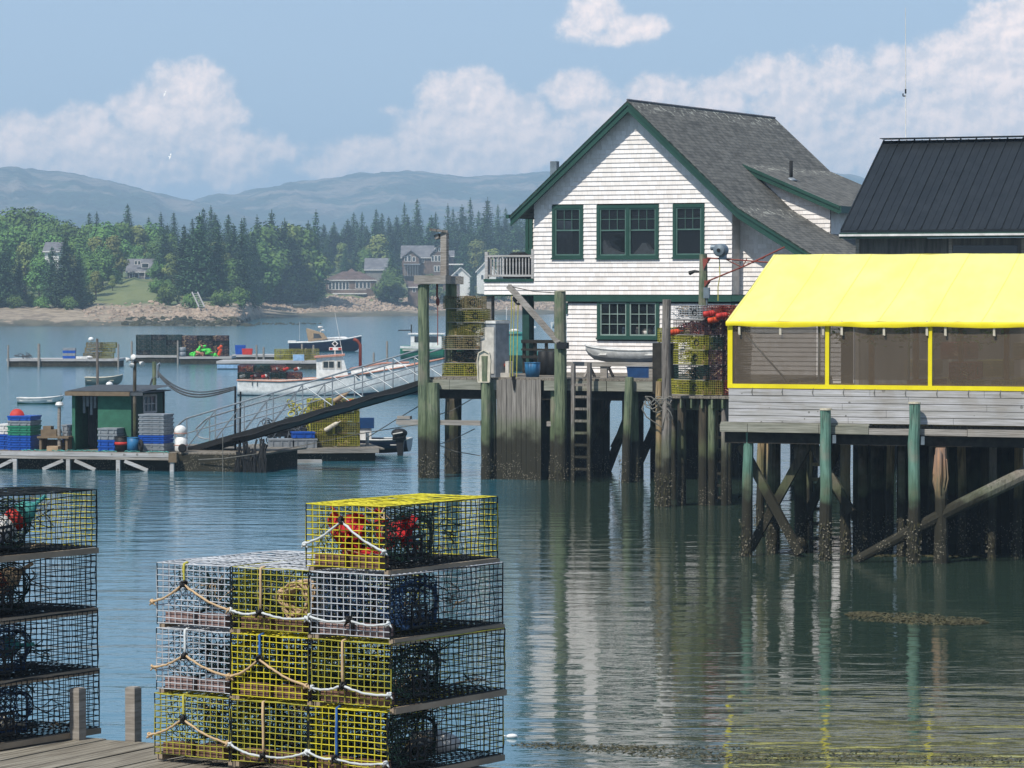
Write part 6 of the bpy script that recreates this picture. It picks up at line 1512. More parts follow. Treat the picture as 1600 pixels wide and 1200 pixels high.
tote('black tub lying upon the pale grey tote under the gangway', F2, 416, 1.2, GT+.33, .9, .6, .22, 'black')
# dark outboard skiff
ob = skiff(None,'black outboard skiff moored at the end of the second float', tuple(at(640,712,112.5).xy)+(0.02,), R(172), 3.4, 1.5, .52, ('black','navy','gray_dark'), 'white')
mt_ = T('outboard_motor','black outboard engine with white stripe on the skiff transom','outboard', tuple(at(624,712,111.5).xy)+(0,), R(-8))
mb = MB(); mb.ball((0,0,.72), .27,.2,.16, 14, 8); mb.box(-.2,.2,-.14,.14,.5,.66); mb.build('cowl', MT['black'], mt_, True)
mb = MB(); mb.prism([(-.1,-.08,.5),(.16,-.08,.5),(.1,-.08,-.1),(-.04,-.08,-.1)], (0,.16,0)); mb.build('leg', MT['black'], mt_)
mb = MB(); mb.beam((-.18,-.205,.70),(.14,-.205,.76),.01,.035); mb.build('stripe', MT['white'], mt_)
cs = T('steering_console','blue topped box on a white pedestal in the skiff','console', tuple(at(571,690,113).xy)+(.3,), R(0))
mb = MB(); mb.box(-.32,.28,-.2,.2,.52,.86); mb.build('box', MT['blue_deep'], cs); mb = MB(); mb.box(-.28,.2,-.15,.15,.0,.516); mb.build('pedestal', MT['white'], cs)
mb = MB(); mb.lathe((0,0,0), [(.05,0),(.06,.4),(.04,.42)], 10); tag(mb.build('rod_holder', MT['white'], smooth=True), 'short white tube standing on the skiff rail', 'tube', None, at(574,690,110)-V((0,0,.1)), 0)
# floating timber behind wharf corner
mb = MB(); mb.box(0,1.6,0,.5,-.05,.14); mb.box(.8,1.6,.05,.45,.142,.26); tag(mb.build('floating_plank', MT['gray_wood_x']), 'low grey timber float behind the corner pile', 'plank', None, onz(622,664)*1.0, 0)
# ================================================================ BOATS
lb_ = T('lobster_boat','white lobster boat with orange trimmed cabin roof and traps aft','boat', tuple(onz(372,617).xy)+(0,), R(3))
S = [(0,1.35,.78,-.35,.99),(2.2,1.5,.72,-.4,.99),(4.5,1.55,.86,-.45,.98),(6.5,1.42,1.12,-.45,.93),(8.3,1.05,1.42,-.4,.8),(9.7,.52,1.68,-.2,.6),(10.3,.2,1.8,.3,.4),(10.65,.02,1.88,1.0,.4)]
mb = MB(); hull(mb, S, (0,1,1), .05, -.12); mb.build('hull', [MT['navy'],MT['skin_white']], lb_, True)
mb = MB()
for sd in (1,-1): mb.tube([(s[0],sd*(s[1]+.0),s[2]) for s in S], .05, 6)
mb.tube([(0,-1.35,.78),(0,1.35,.78)], .05, 6); mb.build('rub_rail', MT['pale_orange'], lb_)
mb = MB(); xs = (3.85,5.9)
mb.prism([(4.0,-.95,.75),(5.65,-.95,.9),(5.35,-.95,2.0),(4.0,-.95,1.9)], (0,1.9,0)); cab = mb.build('cabin', MT['skin_white'], lb_)
mb = MB(); mb.prism([(3.9,-1.08,1.9),(5.45,-1.08,2.01),(5.45,-1.08,2.09),(3.9,-1.08,1.98)], (0,2.16,0)); mb.build('cabin_roof', MT['pale_orange'], lb_)
for a_, b_, sl in ((4.3,4.95,0),(5.02,5.4,.0)):
    m_ = MB(); m_.box(a_,b_ if a_ < 5 else 5.28,-.975,-.952,1.35,1.78); w_ = m_.build('window', MT['off_white'], cab); m_ = MB(); m_.box(a_+.06,(a_+b_)/2-.02 if a_<5 else 5.22,-.985,-.977,1.41,1.72); m_.build('pane', MT['dark_pane'], w_)
    if a_ < 5: m_ = MB(); m_.box((a_+b_)/2+.02,b_-.06,-.985,-.977,1.41,1.72); m_.build('pane', MT['dark_pane'], w_)
mb = MB(); mb.prism([(5.8,-.75,.95),(8.9,-.5,1.45),(8.7,-.45,1.62),(7.4,-.6,1.58),(5.75,-.75,1.3)], (0,1.3,0)); mb.build('trunk_cabin', MT['skin_white'], lb_)
mb = MB(); mb.prism([(5.7,-.8,1.31),(7.4,-.66,1.6),(8.75,-.5,1.64),(8.75,-.5,1.68),(7.4,-.66,1.65),(5.7,-.8,1.36)], (0,1.45,0)); mb.build('trunk_top', MT['pale_orange'], lb_)
mb = MB(); mb.box(6.5,6.75,-1.45,-1.41,.98,1.08) ; mb.lathe((6.1,-1.46,.95), [(.09,0),(.09,.03)], 12, 0, (0,-1,.1)); mb.build('porthole', MT['dark_pane'], lb_)
mb = MB(); mb.tube([(5.55,.3,1.3),(6.05,.3,1.2)], .03, 6); mb.tube([(5.35,-.2,2.0),(4.95,-.2,4.2)], [.02,.008], 5); mb.build('antenna', MT['white'], lb_)
mb = MB(); mb.tube([(6.25,.5,1.3),(6.25,.5,2.55),(6.1,.5,2.75),(5.9,.5,2.85)], .08, 8); mb.build('exhaust_stack', MT['rust'], lb_, True)
mb = MB(); mb.tube([(4.95,-.2,2.05),(4.95,-.2,2.35)], .025, 6); mb.box(4.65,5.3,-.24,-.2,2.28,2.44); mb.build('sign_board', MT['skin_white'], lb_)
mb = MB(); c_ = V((4.95,-.25,2.62)); mb.prism([c_+V((0,0,.17)), c_+V((.17,0,0)), c_+V((0,0,-.17)), c_+V((-.17,0,0))], (0,.03,0)); d2 = mb.build('diamond_sign', MT['skin_white'], lb_)
mb = MB(); c_ = V((4.95,-.262,2.62)); mb.prism([c_+V((0,0,.1)), c_+V((.1,0,0)), c_+V((0,0,-.1)), c_+V((-.1,0,0))], (0,.008,0)); mb.build('diamond_mark', MT['black'], d2)
mb = MB(); mb.box(4.68,4.83,-.256,-.243,2.31,2.41); mb.box(5.12,5.27,-.256,-.243,2.31,2.41); mb.build('red_mark', MT['red'], lb_)
for sd in (-1,):
    for x in (.15,.4): mb = MB(); mb.tube([(x+.6,-1.44,.78),(x+.6,-1.44,.5)], .02, 5); mb.build('fender_line', MT['rope_gray'], lb_)
bx = onz(372,617); k_ = 0
for i in range(4):
    for tier in range(2 if i < 3 else 1):
        for yy in (0,):
            p_ = (bx.x+.05+i*.83, bx.y-.9, .80+tier*.36); a_ = R(3+90-90+rnd.uniform(-4,4))
            mid_trap('wire_purple' if (i+tier)%2 else 'wire_green', f'lobster trap aboard the lobster boat, {["stern","second","third","forward"][i]} place, {["lower","upper"][tier]} tier', p_, a_, None).scale = (1.45,1.6,1)
for i in range(6):
    buoy(['white buoy','red buoy','white-nosed red buoy','pink buoy','red float','dark red float'][i] + ' among the traps on the lobster boat, ' + ['nearest the stern','second from the stern','third from the stern','on the upper tier','amidships upper tier','nearest the cabin'][i], (bx.x+.3+i*.55, bx.y-.80, .98+.36*(i>2)), (1,0,.3), .3, .085, ['white','red','red','pale_orange','red','rust'][i], 'red' if i else 'white', 'white' if i != 4 else 'red')
# navy cruiser
bb = T('motor_boat','navy hulled motor boat with tan canvas hood, moored far off','boat', tuple(onz(452,549).xy)+(0,), R(2))
S = [(0,1.0,.75,-.3,.9),(2,1.15,.78,-.3,.88),(3.8,1.1,.92,-.3,.75),(5.2,.75,1.1,-.2,.55),(6.0,.3,1.26,.1,.4),(6.35,.02,1.34,.55,.4)]
mb = MB(); hull(mb, S, (0,0,0), .05, .0); mb.build('hull', [MT['navy']], bb, True)
mb = MB()
for sd in (1,-1): mb.tube([(s[0],sd*s[1],s[2]+.03) for s in S], .07, 6)
mb.prism([(2.5,-.7,.8),(5.3,-.45,1.15),(4.9,-.4,1.3),(3.2,-.7,1.22)], (0,1.2,0)); mb.box(-.1,.6,-.9,.9,.72,.95); mb.build('deck', MT['skin_white'], bb)
mb = MB(); mb.prism([(1.7,-.8,.85),(3.4,-.8,1.1),(3.0,-.8,1.6),(1.55,-.8,2.05),(1.5,-.8,1.9)], (0,1.6,0)); mb.build('canvas_hood', MT['tan'], bb)
mb = MB(); mb.prism([(2.15,-.805,1.15),(2.9,-.805,1.2),(2.65,-.805,1.55),(2.15,-.805,1.6)], (0,.0,.0) if False else (0,-.01,0)); mb.build('hood_window', MT['gray_dark'], bb)
mb = MB(); mb.tube([(2.75,0,1.6),(2.75,0,2.1)], .04, 6); mb.lathe((2.75,0,2.05), [(.2,0),(.24,.08),(.2,.18)], 12); mb.lathe((2.95,0,1.8), [(.15,0),(.17,.06),(.12,.14)], 10); mb.tube([(.9,.3,.9),(.9,.3,2.6)], .012, 4); mb.build('radar', MT['white'], bb)
# dinghies
skiff('dinghy','grey dinghy with a pale pinkish rim floating behind the mast', tuple(onz(134,601).xy)+(-.08,), R(0), 2.1, 1.0, .55, ('skiff_gray','skiff_gray','skiff_gray'), 'cream')
skiff('dinghy','white dinghy with green bottom floating left of the shack', tuple(onz(28,631).xy)+(-.1,), R(0), 2.15, 1.0, .42, ('green_tote','skin_white','skin_white'), 'white')
t = T('mooring_buoy','round white mooring buoy floating by the grey dinghy','buoy', onz(171,603), 0); mb = MB(); mb.ball((0,0,.08), .2,.2,.16,14,8); mb.build('body', MT['skin_white'], t, True); mb = MB(); mb.ring((0,0,.25), .04,.012,(0,1,0),8); mb.build('ring', MT['galv'], t)
# green boat partly behind wharf pile, teal boat behind
gb = T('lobster_boat','green hulled boat with white cabin behind the left wharf piles','boat', tuple(onz(628,560).xy)+(0,), R(-5))
S = [(0,1.2,1.0,-.3,.9),(3,1.3,.9,-.3,.88),(6,1.1,1.1,-.3,.7),(8,.4,1.4,0,.5),(8.4,.03,1.5,.5,.4)]
mb = MB(); hull(mb, S, (0,0,1), .05, .0); mb.build('hull', [MT['green_tote'],MT['skin_white']], gb, True)
mb = MB(); mb.prism([(.8,-.9,.8),(3.4,-.9,.8),(3.2,-.9,1.9),(.8,-.9,1.9)], (0,1.8,0)); mb.box(.6,3.5,-1,1,1.9,2.0); mb.build('cabin', MT['skin_white'], gb); mb = MB(); mb.box(1.1,1.9,-.93,-.903,1.3,1.75); mb.box(2.1,2.9,-.93,-.903,1.3,1.75); mb.build('pane', MT['dark_pane'], gb)
mb = MB(); mb.box(.2,2.0,-1.3,-1.27,.62,.74); mb.build('name_stripe', MT['off_white'], gb)
tb = T('lobster_boat','teal and white boat glimpsed under the balcony of the house','boat', tuple(onz(782,580).xy)+(0,), R(2))
mb = MB(); S = [(0,1.1,1.3,-.3,.9),(2,1.2,1.3,-.3,.88),(4.5,1.0,1.4,-.3,.7),(6.5,.3,1.7,0,.5),(6.8,.03,1.8,.5,.4)]; hull(mb, S, (0,0,1), .05, .0); mb.build('hull', [MT['green_dark'],MT['teal']], tb, True)
mb = MB(); mb.prism([(.2,-.8,1.2),(1.6,-.8,1.2),(1.4,-.8,2.5),(.2,-.8,2.4)], (0,1.6,0)); mb.box(.1,1.5,-.9,.9,2.5,2.6); mb.build('cabin', MT['teal'], tb); mb = MB(); mb.lathe((.9,0,2.6), [(.3,0),(.34,.1),(.2,.2)], 12); mb.tube([(.4,0,2.6),(.4,0,4.3)], .025, 5); mb.build('radar', MT['white'], tb)
tf = T('dinghy','pale turquoise dinghy on the water beyond the dark rail','boat', tuple(onz(826,578).xy)+(0,), R(0)); mb = MB(); hull(mb, [(0,.5,.5,-.05,.8),(1,.6,.5,-.1,.8),(2,.3,.6,.0,.6),(2.3,.02,.7,.3,.4)], (0,0,0), .03, -.1); mb.build('hull', [MT['teal']], tf, True)
mb = MB(); mb.ball((0,0,.05), .2,.2,.14,12,8); tag(mb.build('mooring_buoy', MT['skin_white'], smooth=True), 'tiny white buoy floating right of the porch post', 'buoy', None, onz(836,512), 0)
wb2 = T('motor_boat','small white boat with a mast far off beside the tall wharf pile','boat', tuple(onz(862,512).xy)+(0,), R(10)); mb = MB(); hull(mb, [(0,.9,.8,-.05,.8),(2.5,1.1,.8,-.1,.8),(5,.5,1.1,.0,.6),(5.6,.02,1.3,.3,.4)], (0,0,0), .03, -.0); mb.build('hull', [MT['skin_white']], wb2, True); mb = MB(); mb.box(1.2,2.6,-.6,.6,.8,1.7); mb.tube([(2,0,1.7),(2,0,4)], .06, 6); mb.build('cabin', MT['white'], wb2)
# ================================================================ FAR FLOATS
def farfloat(label, px0, px1, pyw, d, h=.55, y=0, rz=0):
    p = onz(px0, pyw); L = (px1-px0)/F_PX*p.y; t = T('float_dock', label, 'float dock', (p.x,p.y,0), rz)
    m_ = MB(); m_.box(0,L,0,d,h-.16,h); m_.build('planking', MT['white_board'], t); m_ = MB(); m_.box(.1,L-.1,.06,d-.1,-.2,h-.165); m_.build('flotation', MT['dark_wood'], t)
    return t, p, L
def farpost(label, px, pyw, pt_, w=5, mat='gray_wood'):
    p = onz(px, pyw); z = at(px, pt_, p.y).z; m_ = MB(); r = w/2*p.y/F_PX; m_.tube([(0,0,-.5),(0,0,z)], r, 8); m_.tube([(0,0,z),(0,0,z+.05)], r*.7, 8); tag(m_.build('mooring_pile', MT[mat]), label, 'pile', None, (p.x,p.y-.02,0), 0)
t, pL, _ = farfloat('low far float with a small blue tote stack and trap heap, left', 10, 186, 573, 4)
for px, tp, l_ in ((13,540,'leftmost post of the far left float'),(61,538,'stout grey post in the middle of the far left float'),(185,538,'rightmost thin post of the far left float')): farpost(l_, px, 573, tp, 3 if px != 61 else 4.5)
t, pM, _ = farfloat('far float carrying the long dark wall of stacked traps', 208, 276, 567, 4)
t, pN, _ = farfloat('far float next to it carrying the second dark trap wall', 279, 362, 569, 4)
t, pO, _ = farfloat('far float with red and blue boxes right of the trap walls', 362, 456, 566, 4)
t, pQ, _ = farfloat('pale float with a light blue side near the lobster boat', 338, 512, 577, 5.5)
mb = MB(); mb.box(.05,3.0,-.05,-.005,.06,.32); mb.build('blue_side', MT['pale_blue'], t)
for px, pw, tp, l_ in ((206,568,534,'post at the left end of the dark trap wall'),(278,569,533,'post between the two dark trap walls'),(357,568,538,'post at the right end of the trap walls'),(401,572,540,'thin post by the red box float'),(412,573,543,'second thin post by the red box float'),(472,575,538,'thin post before the yellow far traps'),(478,575,545,'short post before the yellow far traps'),
                      (605,590,534,'pinkish post far off left of the wharf piles'),(584,590,552,'dark double post far off above the lobster boat bow'),(490,575,540,'post right of the yellow far traps'),(60,590,540,'x')):
    if l_ != 'x': farpost(l_, px, pw, tp, 3.2)
def small_trap(color, label, loc, group, rz=0):
    key = 'f'+color
    if key not in TP:
        mb = MB(); fartrap_mesh(mb, 1.1, .55, .36, .011, .12); mb.box(.03,1.07,.03,.52,.03,.06)
        for q in range(14): mb.ring((rnd.uniform(.15,.95),rnd.uniform(.1,.45),rnd.uniform(.1,.32)), rnd.uniform(.05,.12), .012, (rnd.uniform(-1,1),rnd.uniform(-1,1),rnd.uniform(-1,1)), 8, 3)
        nv = len(mb.f)
        for q in range(16):
            c = V((rnd.uniform(.1,1.0), rnd.uniform(-.02,.2), rnd.uniform(.08,.34))); mb.tube([c+V((rnd.uniform(-.13,.13),rnd.uniform(-.03,.05),rnd.uniform(-.1,.1))) for _ in range(4)], .014, 4, 1)
        o = mb.build('lobster_trap', [MT[color], MT['rope_gray' if color != 'wire_purple' else 'rope_tan']]); tag(o, label, 'lobster trap', group, loc, rz); TP[key] = o; return o
    return cp(TP[key], loc, rz, label, group)
GW = 'traps in the dark walls on the far floats'
for pp, n, col, wl in ((onz(210,567),3,'wire_green','dark green lobster trap in the left trap wall on the far float'),(onz(282,569),3,'wire_purple','brownish lobster trap in the right trap wall on the far float')):
    for i in range(n):
        for tr in range(4 if col == 'wire_green' or i < 3 else 3):
            for dpt in range(2): small_trap(col if (i+tr) % 4 else 'wire_black', wl, (pp.x+.02+i*1.12, pp.y+1+dpt*.62, .56+tr*.37), GW+(' left' if col=='wire_green' else ' right'))
for i in range(6):
    pp = onz(128,573); small_trap('wire_olive' if i % 2 else 'wire_tan', 'yellowish lobster trap of the small heap on the far left float', (pp.x+(i%2)*1.0+.1*(i//2), pp.y+.8, .56+.37*(i//2)), 'traps on the far left float', R(rnd.uniform(-6,6)))
mb = MB()
for i in range(10): mb.ring((rnd.uniform(0,.9),rnd.uniform(0,.5),rnd.uniform(.05,.3)), .2, .03, (rnd.uniform(-1,1),rnd.uniform(-1,1),1), 8, 4)
tag(mb.build('net_heap', MT['gray_dark']), 'small grey gear heap at the left end of the far left float', 'net heap', None, (onz(24,573).x, pL.y+.8, .56), 0)
mb = MB(); mb.ball((0,0,.15), .2,.2,.16,10,8); tag(mb.build('buoy', MT['skin_white'], smooth=True), 'white round buoy on top of the yellowish far trap heap', 'buoy', None, (onz(140,573).x, pL.y+.9, .56+1.2), 0)
mb = MB(); mb.box(-.4,.4,-.2,.2,0,.16); mb.ball((.5,0,.1),.25,.2,.1,8,6); tag(mb.build('buoy', MT['skin_white']), 'white float lying before the yellowish far trap heap', 'buoy', None, (onz(127,573).x, pL.y+.4, .56), 0)
for i in range(4): 
    pp = onz(96,573); t = T('fish_tote', f'{["blue","grey","blue","grey"][i]} tote, {ORD[i]} from below in the far left float stack', 'fish tote', (pp.x, pp.y+.8, .56+i*.19), 0); mb = MB(); mb.prism([(0,0,0),(.85,0,0),(.88,0,.18),(-.03,0,.18)], (0,.6,0)); mb.build('body', MT['blue' if i%2==0 else 'gray_tote'], t)
pp = onz(293,569); t = T('buoy_heap','bright green heap of buoys before the right trap wall','buoy heap', (pp.x, pp.y+.3, .56), 0)
for i in range(34):
    u_ = rnd.uniform(-1,1); z_ = rnd.random()*(1-abs(u_))*.75; mb = MB(); a_ = rnd.uniform(0,6.28)
    mb.lathe((1.1+u_*.9,rnd.uniform(.0,.4),.1+z_), [(.06,-.16),(.09,-.1),(.09,.08),(.04,.16),(.02,.28)], 8, 0, (cos(a_),-.5,sin(a_)*.6)); mb.build('buoy', MT['green_neon' if i%6 else 'pale_orange'], t)
pp = onz(340,569); t = T('buoy_heap','orange buoys bunched at the right end of the trap wall','buoy heap', (pp.x, pp.y+.2, .56), 0)
for i in range(5): mb = MB(); mb.ball((rnd.uniform(0,.3),0,.15+i*.14), .13,.1,.13,8,6); mb.build('buoy', MT['orange'], t)
for i in range(2):
    mb = MB(); mb.lathe((0,0,0), [(.22,0),(.25,.1),(.25,.3),(.2,.33)], 12); tag(mb.build('bucket', MT['gray_tote'], smooth=True), f'{["lower","upper"][i]} grey bucket stacked left of the green buoys', 'bucket', None, (onz(285,569).x, pp.y+.2, .56+.34*i), 0)
for i, (px, c, w_, h_, l_) in enumerate(((378,'red',.75,.45,'red box on the far float right of the trap walls'),(366,'blue','x',.7,'blue tub on the far float left of the red box'),(372,'gray_tote',.5,.3,'x'))):
    if l_ == 'x': continue
    pp = onz(px,566); mb = MB(); mb.prism([(0,0,0),(.7,0,0),(.75,0,h_),(-.05,0,h_)], (0,.5,0)); tag(mb.build('fish_tote', MT[c]), l_, 'fish tote', None, (pp.x, pp.y+.5+.7*i, .56), 0)
for i in range(8):
    pp = onz(425+ (i%4)*15,577); small_trap('wire_lime' if i%4 < 2 else 'wire_olive', 'yellow lobster trap of the low row on the pale far float', (pp.x, pQ.y+2.5, .57+.37*(i//4)), 'yellow traps on the pale far float', R(rnd.uniform(-5,5)))
mb = MB(); mb.box(0,.75,0,.4,0,.42); tag(mb.build('cooler', MT['pale_blue']), 'pale box before the yellow far traps', 'box', None, (onz(456,577).x, pQ.y+1.2, .56), 0)
# small float by the pinkish post + dark stake float
t, _, _ = farfloat('low far float left of the wharf piles beyond the gangway', 604, 668, 588, 3)
mb = MB(); mb.tube([(0,0,.6),(1.6,0,.62)], .08, 6); mb.tube([(1.6,0,-.3),(1.6,0,1.3)], .1, 6); tag(mb.build('stake', MT['dark_wood']), 'dark stake and spar on the far water left of the hoist frame', 'stake', None, onz(622,524), 0)
# ================================================================ FAR HOUSES
def fhouse(label, px0, px1, pyb, pye, pyr, D, depth, wall, roofm, wins_=(), ridge='x', rz=0, name='house', trim='white', hip=False, chim=None, below=2.5):
    c = at((px0+px1)/2, pyb, D); W = (px1-px0)/F_PX*D; k_ = D/F_PX; he = (pyb-pye)*k_; hr = (pyb-pyr)*k_
    t = T(name, label, 'house', tuple(c), rz); w = W/2; ov = .35
    m_ = MB(); m_.box(-w,w,0,depth,-below,he)
    if not hip and ridge == 'y': m_.prism([(-w,0,he),(w,0,he),(0,0,hr-.1)], (0,depth,0))
    if not hip and ridge == 'x': m_.prism([(-w,0,he),(-w,depth,he),(-w,depth/2,hr-.1)], (2*w,0,0))
    m_.build('wall', MT[wall], t)
    m_ = MB()
    def slab(a,b,c_,d): 
        n_ = (V(b)-V(a)).cross(V(c_)-V(a)).normalized()*.14
        if n_.z < 0: n_ = -n_
        m_.prism([a,b,c_,d], n_)
    if hip:
        m_.add([(-w-ov,-ov,he),(w+ov,-ov,he),(w+ov,depth+ov,he),(-w-ov,depth+ov,he),(-w*.35,depth/2,hr),(w*.35,depth/2,hr)], [(0,1,5,4),(1,2,5),(2,3,4,5),(3,0,4),(3,2,1,0)])
    elif ridge == 'x': slab((-w-ov,-ov,he-.15),(w+ov,-ov,he-.15),(w+ov,depth/2,hr),(-w-ov,depth/2,hr)); slab((-w-ov,depth+ov,he-.15),(w+ov,depth+ov,he-.15),(w+ov,depth/2,hr),(-w-ov,depth/2,hr))
    else: slab((-w-ov,-ov,he-.15),(-w-ov,depth,he-.15),(0,depth,hr),(0,-ov,hr)); slab((w+ov,-ov,he-.15),(w+ov,depth,he-.15),(0,depth,hr),(0,-ov,hr))
    rf = m_.build('roof', MT[roofm], t)
    if ridge == 'y' and not hip:
        for s in (-1,1): m_ = MB(); m_.beam((s*(w+ov),-ov-.03,he-.12),(0,-ov-.03,hr+.02),.08,.25); m_.build('rake_board', MT[trim], t)
    else: m_ = MB(); m_.box(-w-ov,w+ov,-ov-.06,-ov-.01,he-.25,he-.02); m_.build('eave_board', MT[trim], t)
    if chim: m_ = MB(); m_.box(chim*w-.3,chim*w+.3,depth/2-.3,depth/2+.3,hr-.8,hr+.8); m_.build('chimney', MT['brick'], rf)
    for (a,b,z0,z1) in wins_:
        x0_, x1_ = (a-(px0+px1)/2)*k_, (b-(px0+px1)/2)*k_; q0, q1 = (pyb-z0)*k_, (pyb-z1)*k_
        m_ = MB(); m_.box(x0_-.1,x1_+.1,-.06,-.01,min(q0,q1)-.1,max(q0,q1)+.1); f_ = m_.build('window', MT[trim], t)
        m_ = MB(); m_.box(x0_,x1_,-.08,-.065,min(q0,q1),max(q0,q1)); m_.build('pane', MT['dark_pane'], f_)
    return t
fhouse('white posted green hut with tan roof at the left picture edge', -14, 32, 474, 461, 454, 575, 4, 'green_ply', 'pale_orange', [(10,14,470,463),(16,21,470,463),(23,28,470,463)], name='hut')
fhouse('grey gabled house half hidden in the wood, a white patch under its eave', 70, 92, 404, 392, 379, 603, 7, 'skin_white', 'roof_gray', [(75,80,402,396)], 'x')
fhouse('faint grey roof in the trees at the far left edge', 22, 40, 384, 372, 364, 700, 7, 'wall_gray', 'roof_gray')
fhouse('low brown roofed cottage behind the left trees', 127, 152, 434, 427, 418, 640, 6, 'wall_brown', 'roof_brown')
h_ = fhouse('small grey house with white posts on the grass knoll', 199, 236, 439, 424, 405, 668, 7, 'wall_gray', 'roof_gray', [(203,209,437,428),(211,217,437,428),(226,234,437,429),(211,214,413,408),(216,219,413,408),(222,232,418,412)])
mb = MB(); 
for i in range(5): mb.box(-2.4+i*1.2,-2.28+i*1.2,-1.6,-1.5,-.3,1.9)
mb.build('porch_post', MT['skin_white'], h_); mb = MB(); mb.box(-2.5,2.5,-1.7,0,-.4,-.15); mb.box(-2.5,2.5,-1.7,-1.6,.5,.62); mb.build('porch', MT['teal_blue'], h_)
fhouse('white roofed house among the trees above the shore point', 463, 490, 404, 396, 387, 842, 7, 'skin_white', 'gray_tote', [(470,474,402,398)])
h_ = fhouse('brown hip roofed shore pavilion with a row of tall windows', 509, 586, 459, 437, 424, 800, 8, 'wall_brown', 'roof_brown', [(514+i*5.4,517.8+i*5.4,452,441) for i in range(6)]+[(556+i*6,560+i*6,450,441) for i in range(4)], hip=True, name='pavilion')
mb = MB(); s_ = 800/F_PX; mb.add([(-1.6,2.5,4.6),(1.8,2.5,4.6),(1.8,5.5,4.6),(-1.6,5.5,4.6),(0.1,4,5.9)], [(0,1,4),(1,2,4),(2,3,4),(3,0,4)]); mb.box(-1.4,1.6,2.7,5.3,3.5,4.6); mb.build('cupola', MT['roof_brown'], h_)
mb = MB(); mb.box(-4,3.8,-2.2,-.1,-.1,.15); mb.box(-4,3.8,-2.2,-2.1,.9,1.0); mb.build('deck', MT['white'], h_); mb = MB(); mb.box(-3.8,3.6,-2.0,-.3,-1.6,-.1); mb.build('deck_skirt', MT['dark_room'], h_)
fhouse('steep grey roofed barn behind the pavilion', 571, 604, 452, 421, 404, 830, 9, 'wall_gray', 'roof_gray', [], 'x', name='barn')
h_ = fhouse('big shingled shore house with several gables and white trimmed windows', 628, 676, 432, 402, 384, 868, 9, 'wall_brown', 'roof_gray', [(660,662.5,410,405)], 'x')
h2 = MB(); k_ = 868/F_PX
def gable(mbs, x0_, x1_, zb_, ze, zr_, y0, y1):
    X0, X1 = (x0_-652)*k_, (x1_-652)*k_; E0, R0, B0 = (432-ze)*k_, (432-zr_)*k_, (432-zb_)*k_
    m1, m2 = mbs; m1.prism([(X0,y0,B0),(X1,y0,B0),(X1,y0,E0),((X0+X1)/2,y0,R0-.1),(X0,y0,E0)], (0,y1-y0,0))
    for s in (0,1):
        a_, b_ = ((X0-.3,E0-.15),((X0+X1)/2,R0)) if s == 0 else ((X1+.3,E0-.15),((X0+X1)/2,R0)); m2.prism([(a_[0],y0-.4,a_[1]),(b_[0],y0-.4,b_[1]),(b_[0],y0-.4,b_[1]+.2),(a_[0],y0-.4,a_[1]+.2)], (0,y1-y0,0))
m1, m2 = MB(), MB(); gable((m1,m2), 630, 655, 431, 402, 392, -1.5, 3); gable((m1,m2), 674, 700, 433, 398, 384, -2.2, 9)
m1.build('gable_wall', MT['wall_brown'], h_); m2.build('gable_roof', MT['roof_gray'], h_)
for (a,b,z0,z1) in [(633,636,408,401),(638,642,408,399),(645,649,408,402),(675,678,408,400),(680,683,408,400),(685,688,408,400),(679,682,424,416),(684,687,424,416),(680,682,393,388),(686,688,393,388)]:
    m_ = MB(); X = lambda q: (q-652)*k_; Z = lambda q: (432-q)*k_; yy = -1.5 if a < 660 else -2.2; m_.box(X(a)-.12,X(b)+.12,yy-.06,yy-.01,Z(z0)-.12,Z(z1)+.12); f_ = m_.build('window', MT['skin_white'], h_); m_ = MB(); m_.box(X(a),X(b),yy-.08,yy-.065,Z(z0),Z(z1)); m_.build('pane', MT['dark_pane'], f_)
m_ = MB()
for i in range(6): m_.box((633+i*4-652)*k_,(633.8+i*4-652)*k_,-3,-2.85,0,2.9)
m_.box((631-652)*k_,(657-652)*k_,-3.1,-1.5,2.9,3.2); m_.build('porch', MT['gray_tote'], h_)
fhouse('brown shed roofed wing right of the big shingled house', 700, 708, 433, 400, 392, 872, 6, 'wall_brown', 'roof_gray')
fhouse('small dark brown cottage with a white window by the riprap', 637, 660, 462, 448, 440, 790, 5, 'wall_brown', 'roof_brown', [(645,649,456,450)], name='cottage')
fhouse('white cottage with bright sloping roof right of the lamp post', 706, 734, 448, 432, 418, 830, 6, 'skin_white', 'gray_tote', [(712,716,436,428)], 'y', name='cottage')
fhouse('brown shed below the white cottage, beside the hoist beam', 692, 718, 448, 440, 432, 815, 5, 'wall_brown', 'roof_brown', [], name='shed')
fhouse('white gabled house beside the balcony rail', 745, 775, 443, 425, 408, 850, 7, 'skin_white', 'roof_gray', [(752,755,436,430),(758,761,436,430)], 'y')
mb = MB(); mb.box(-3,3,0,.3,0,.3); mb.box(-3,-2.8,0,.3,0,2); tag(mb.build('boat_trailer', MT['white']), 'white boat on stands above the white cottage', 'boat', None, at(706,414,830), R(-25))
# steps and small boat on the shore, fence
p_ = at(300, 474, 560); mb = MB()
for s in (0,.9): mb.beam((0+s,0,1.8),(1.4+s,-3,-.6),.12,.25)
for i in range(8): mb.box(.1+i*.18,.95+i*.18,-.2-i*.38,.1-i*.38,1.55-i*.3,1.62-i*.3)
tag(mb.build('wooden_steps', MT['white_board']), 'pale wooden steps leading down the knoll to the rocks', 'steps', None, p_, 0)
skiff('dinghy','grey dinghy pulled up on the mud below the shore point', tuple(at(458,481,742)), R(5), 4.0, 1.6, .9, ('skiff_gray','skiff_gray','skiff_gray'), 'gray_dark')
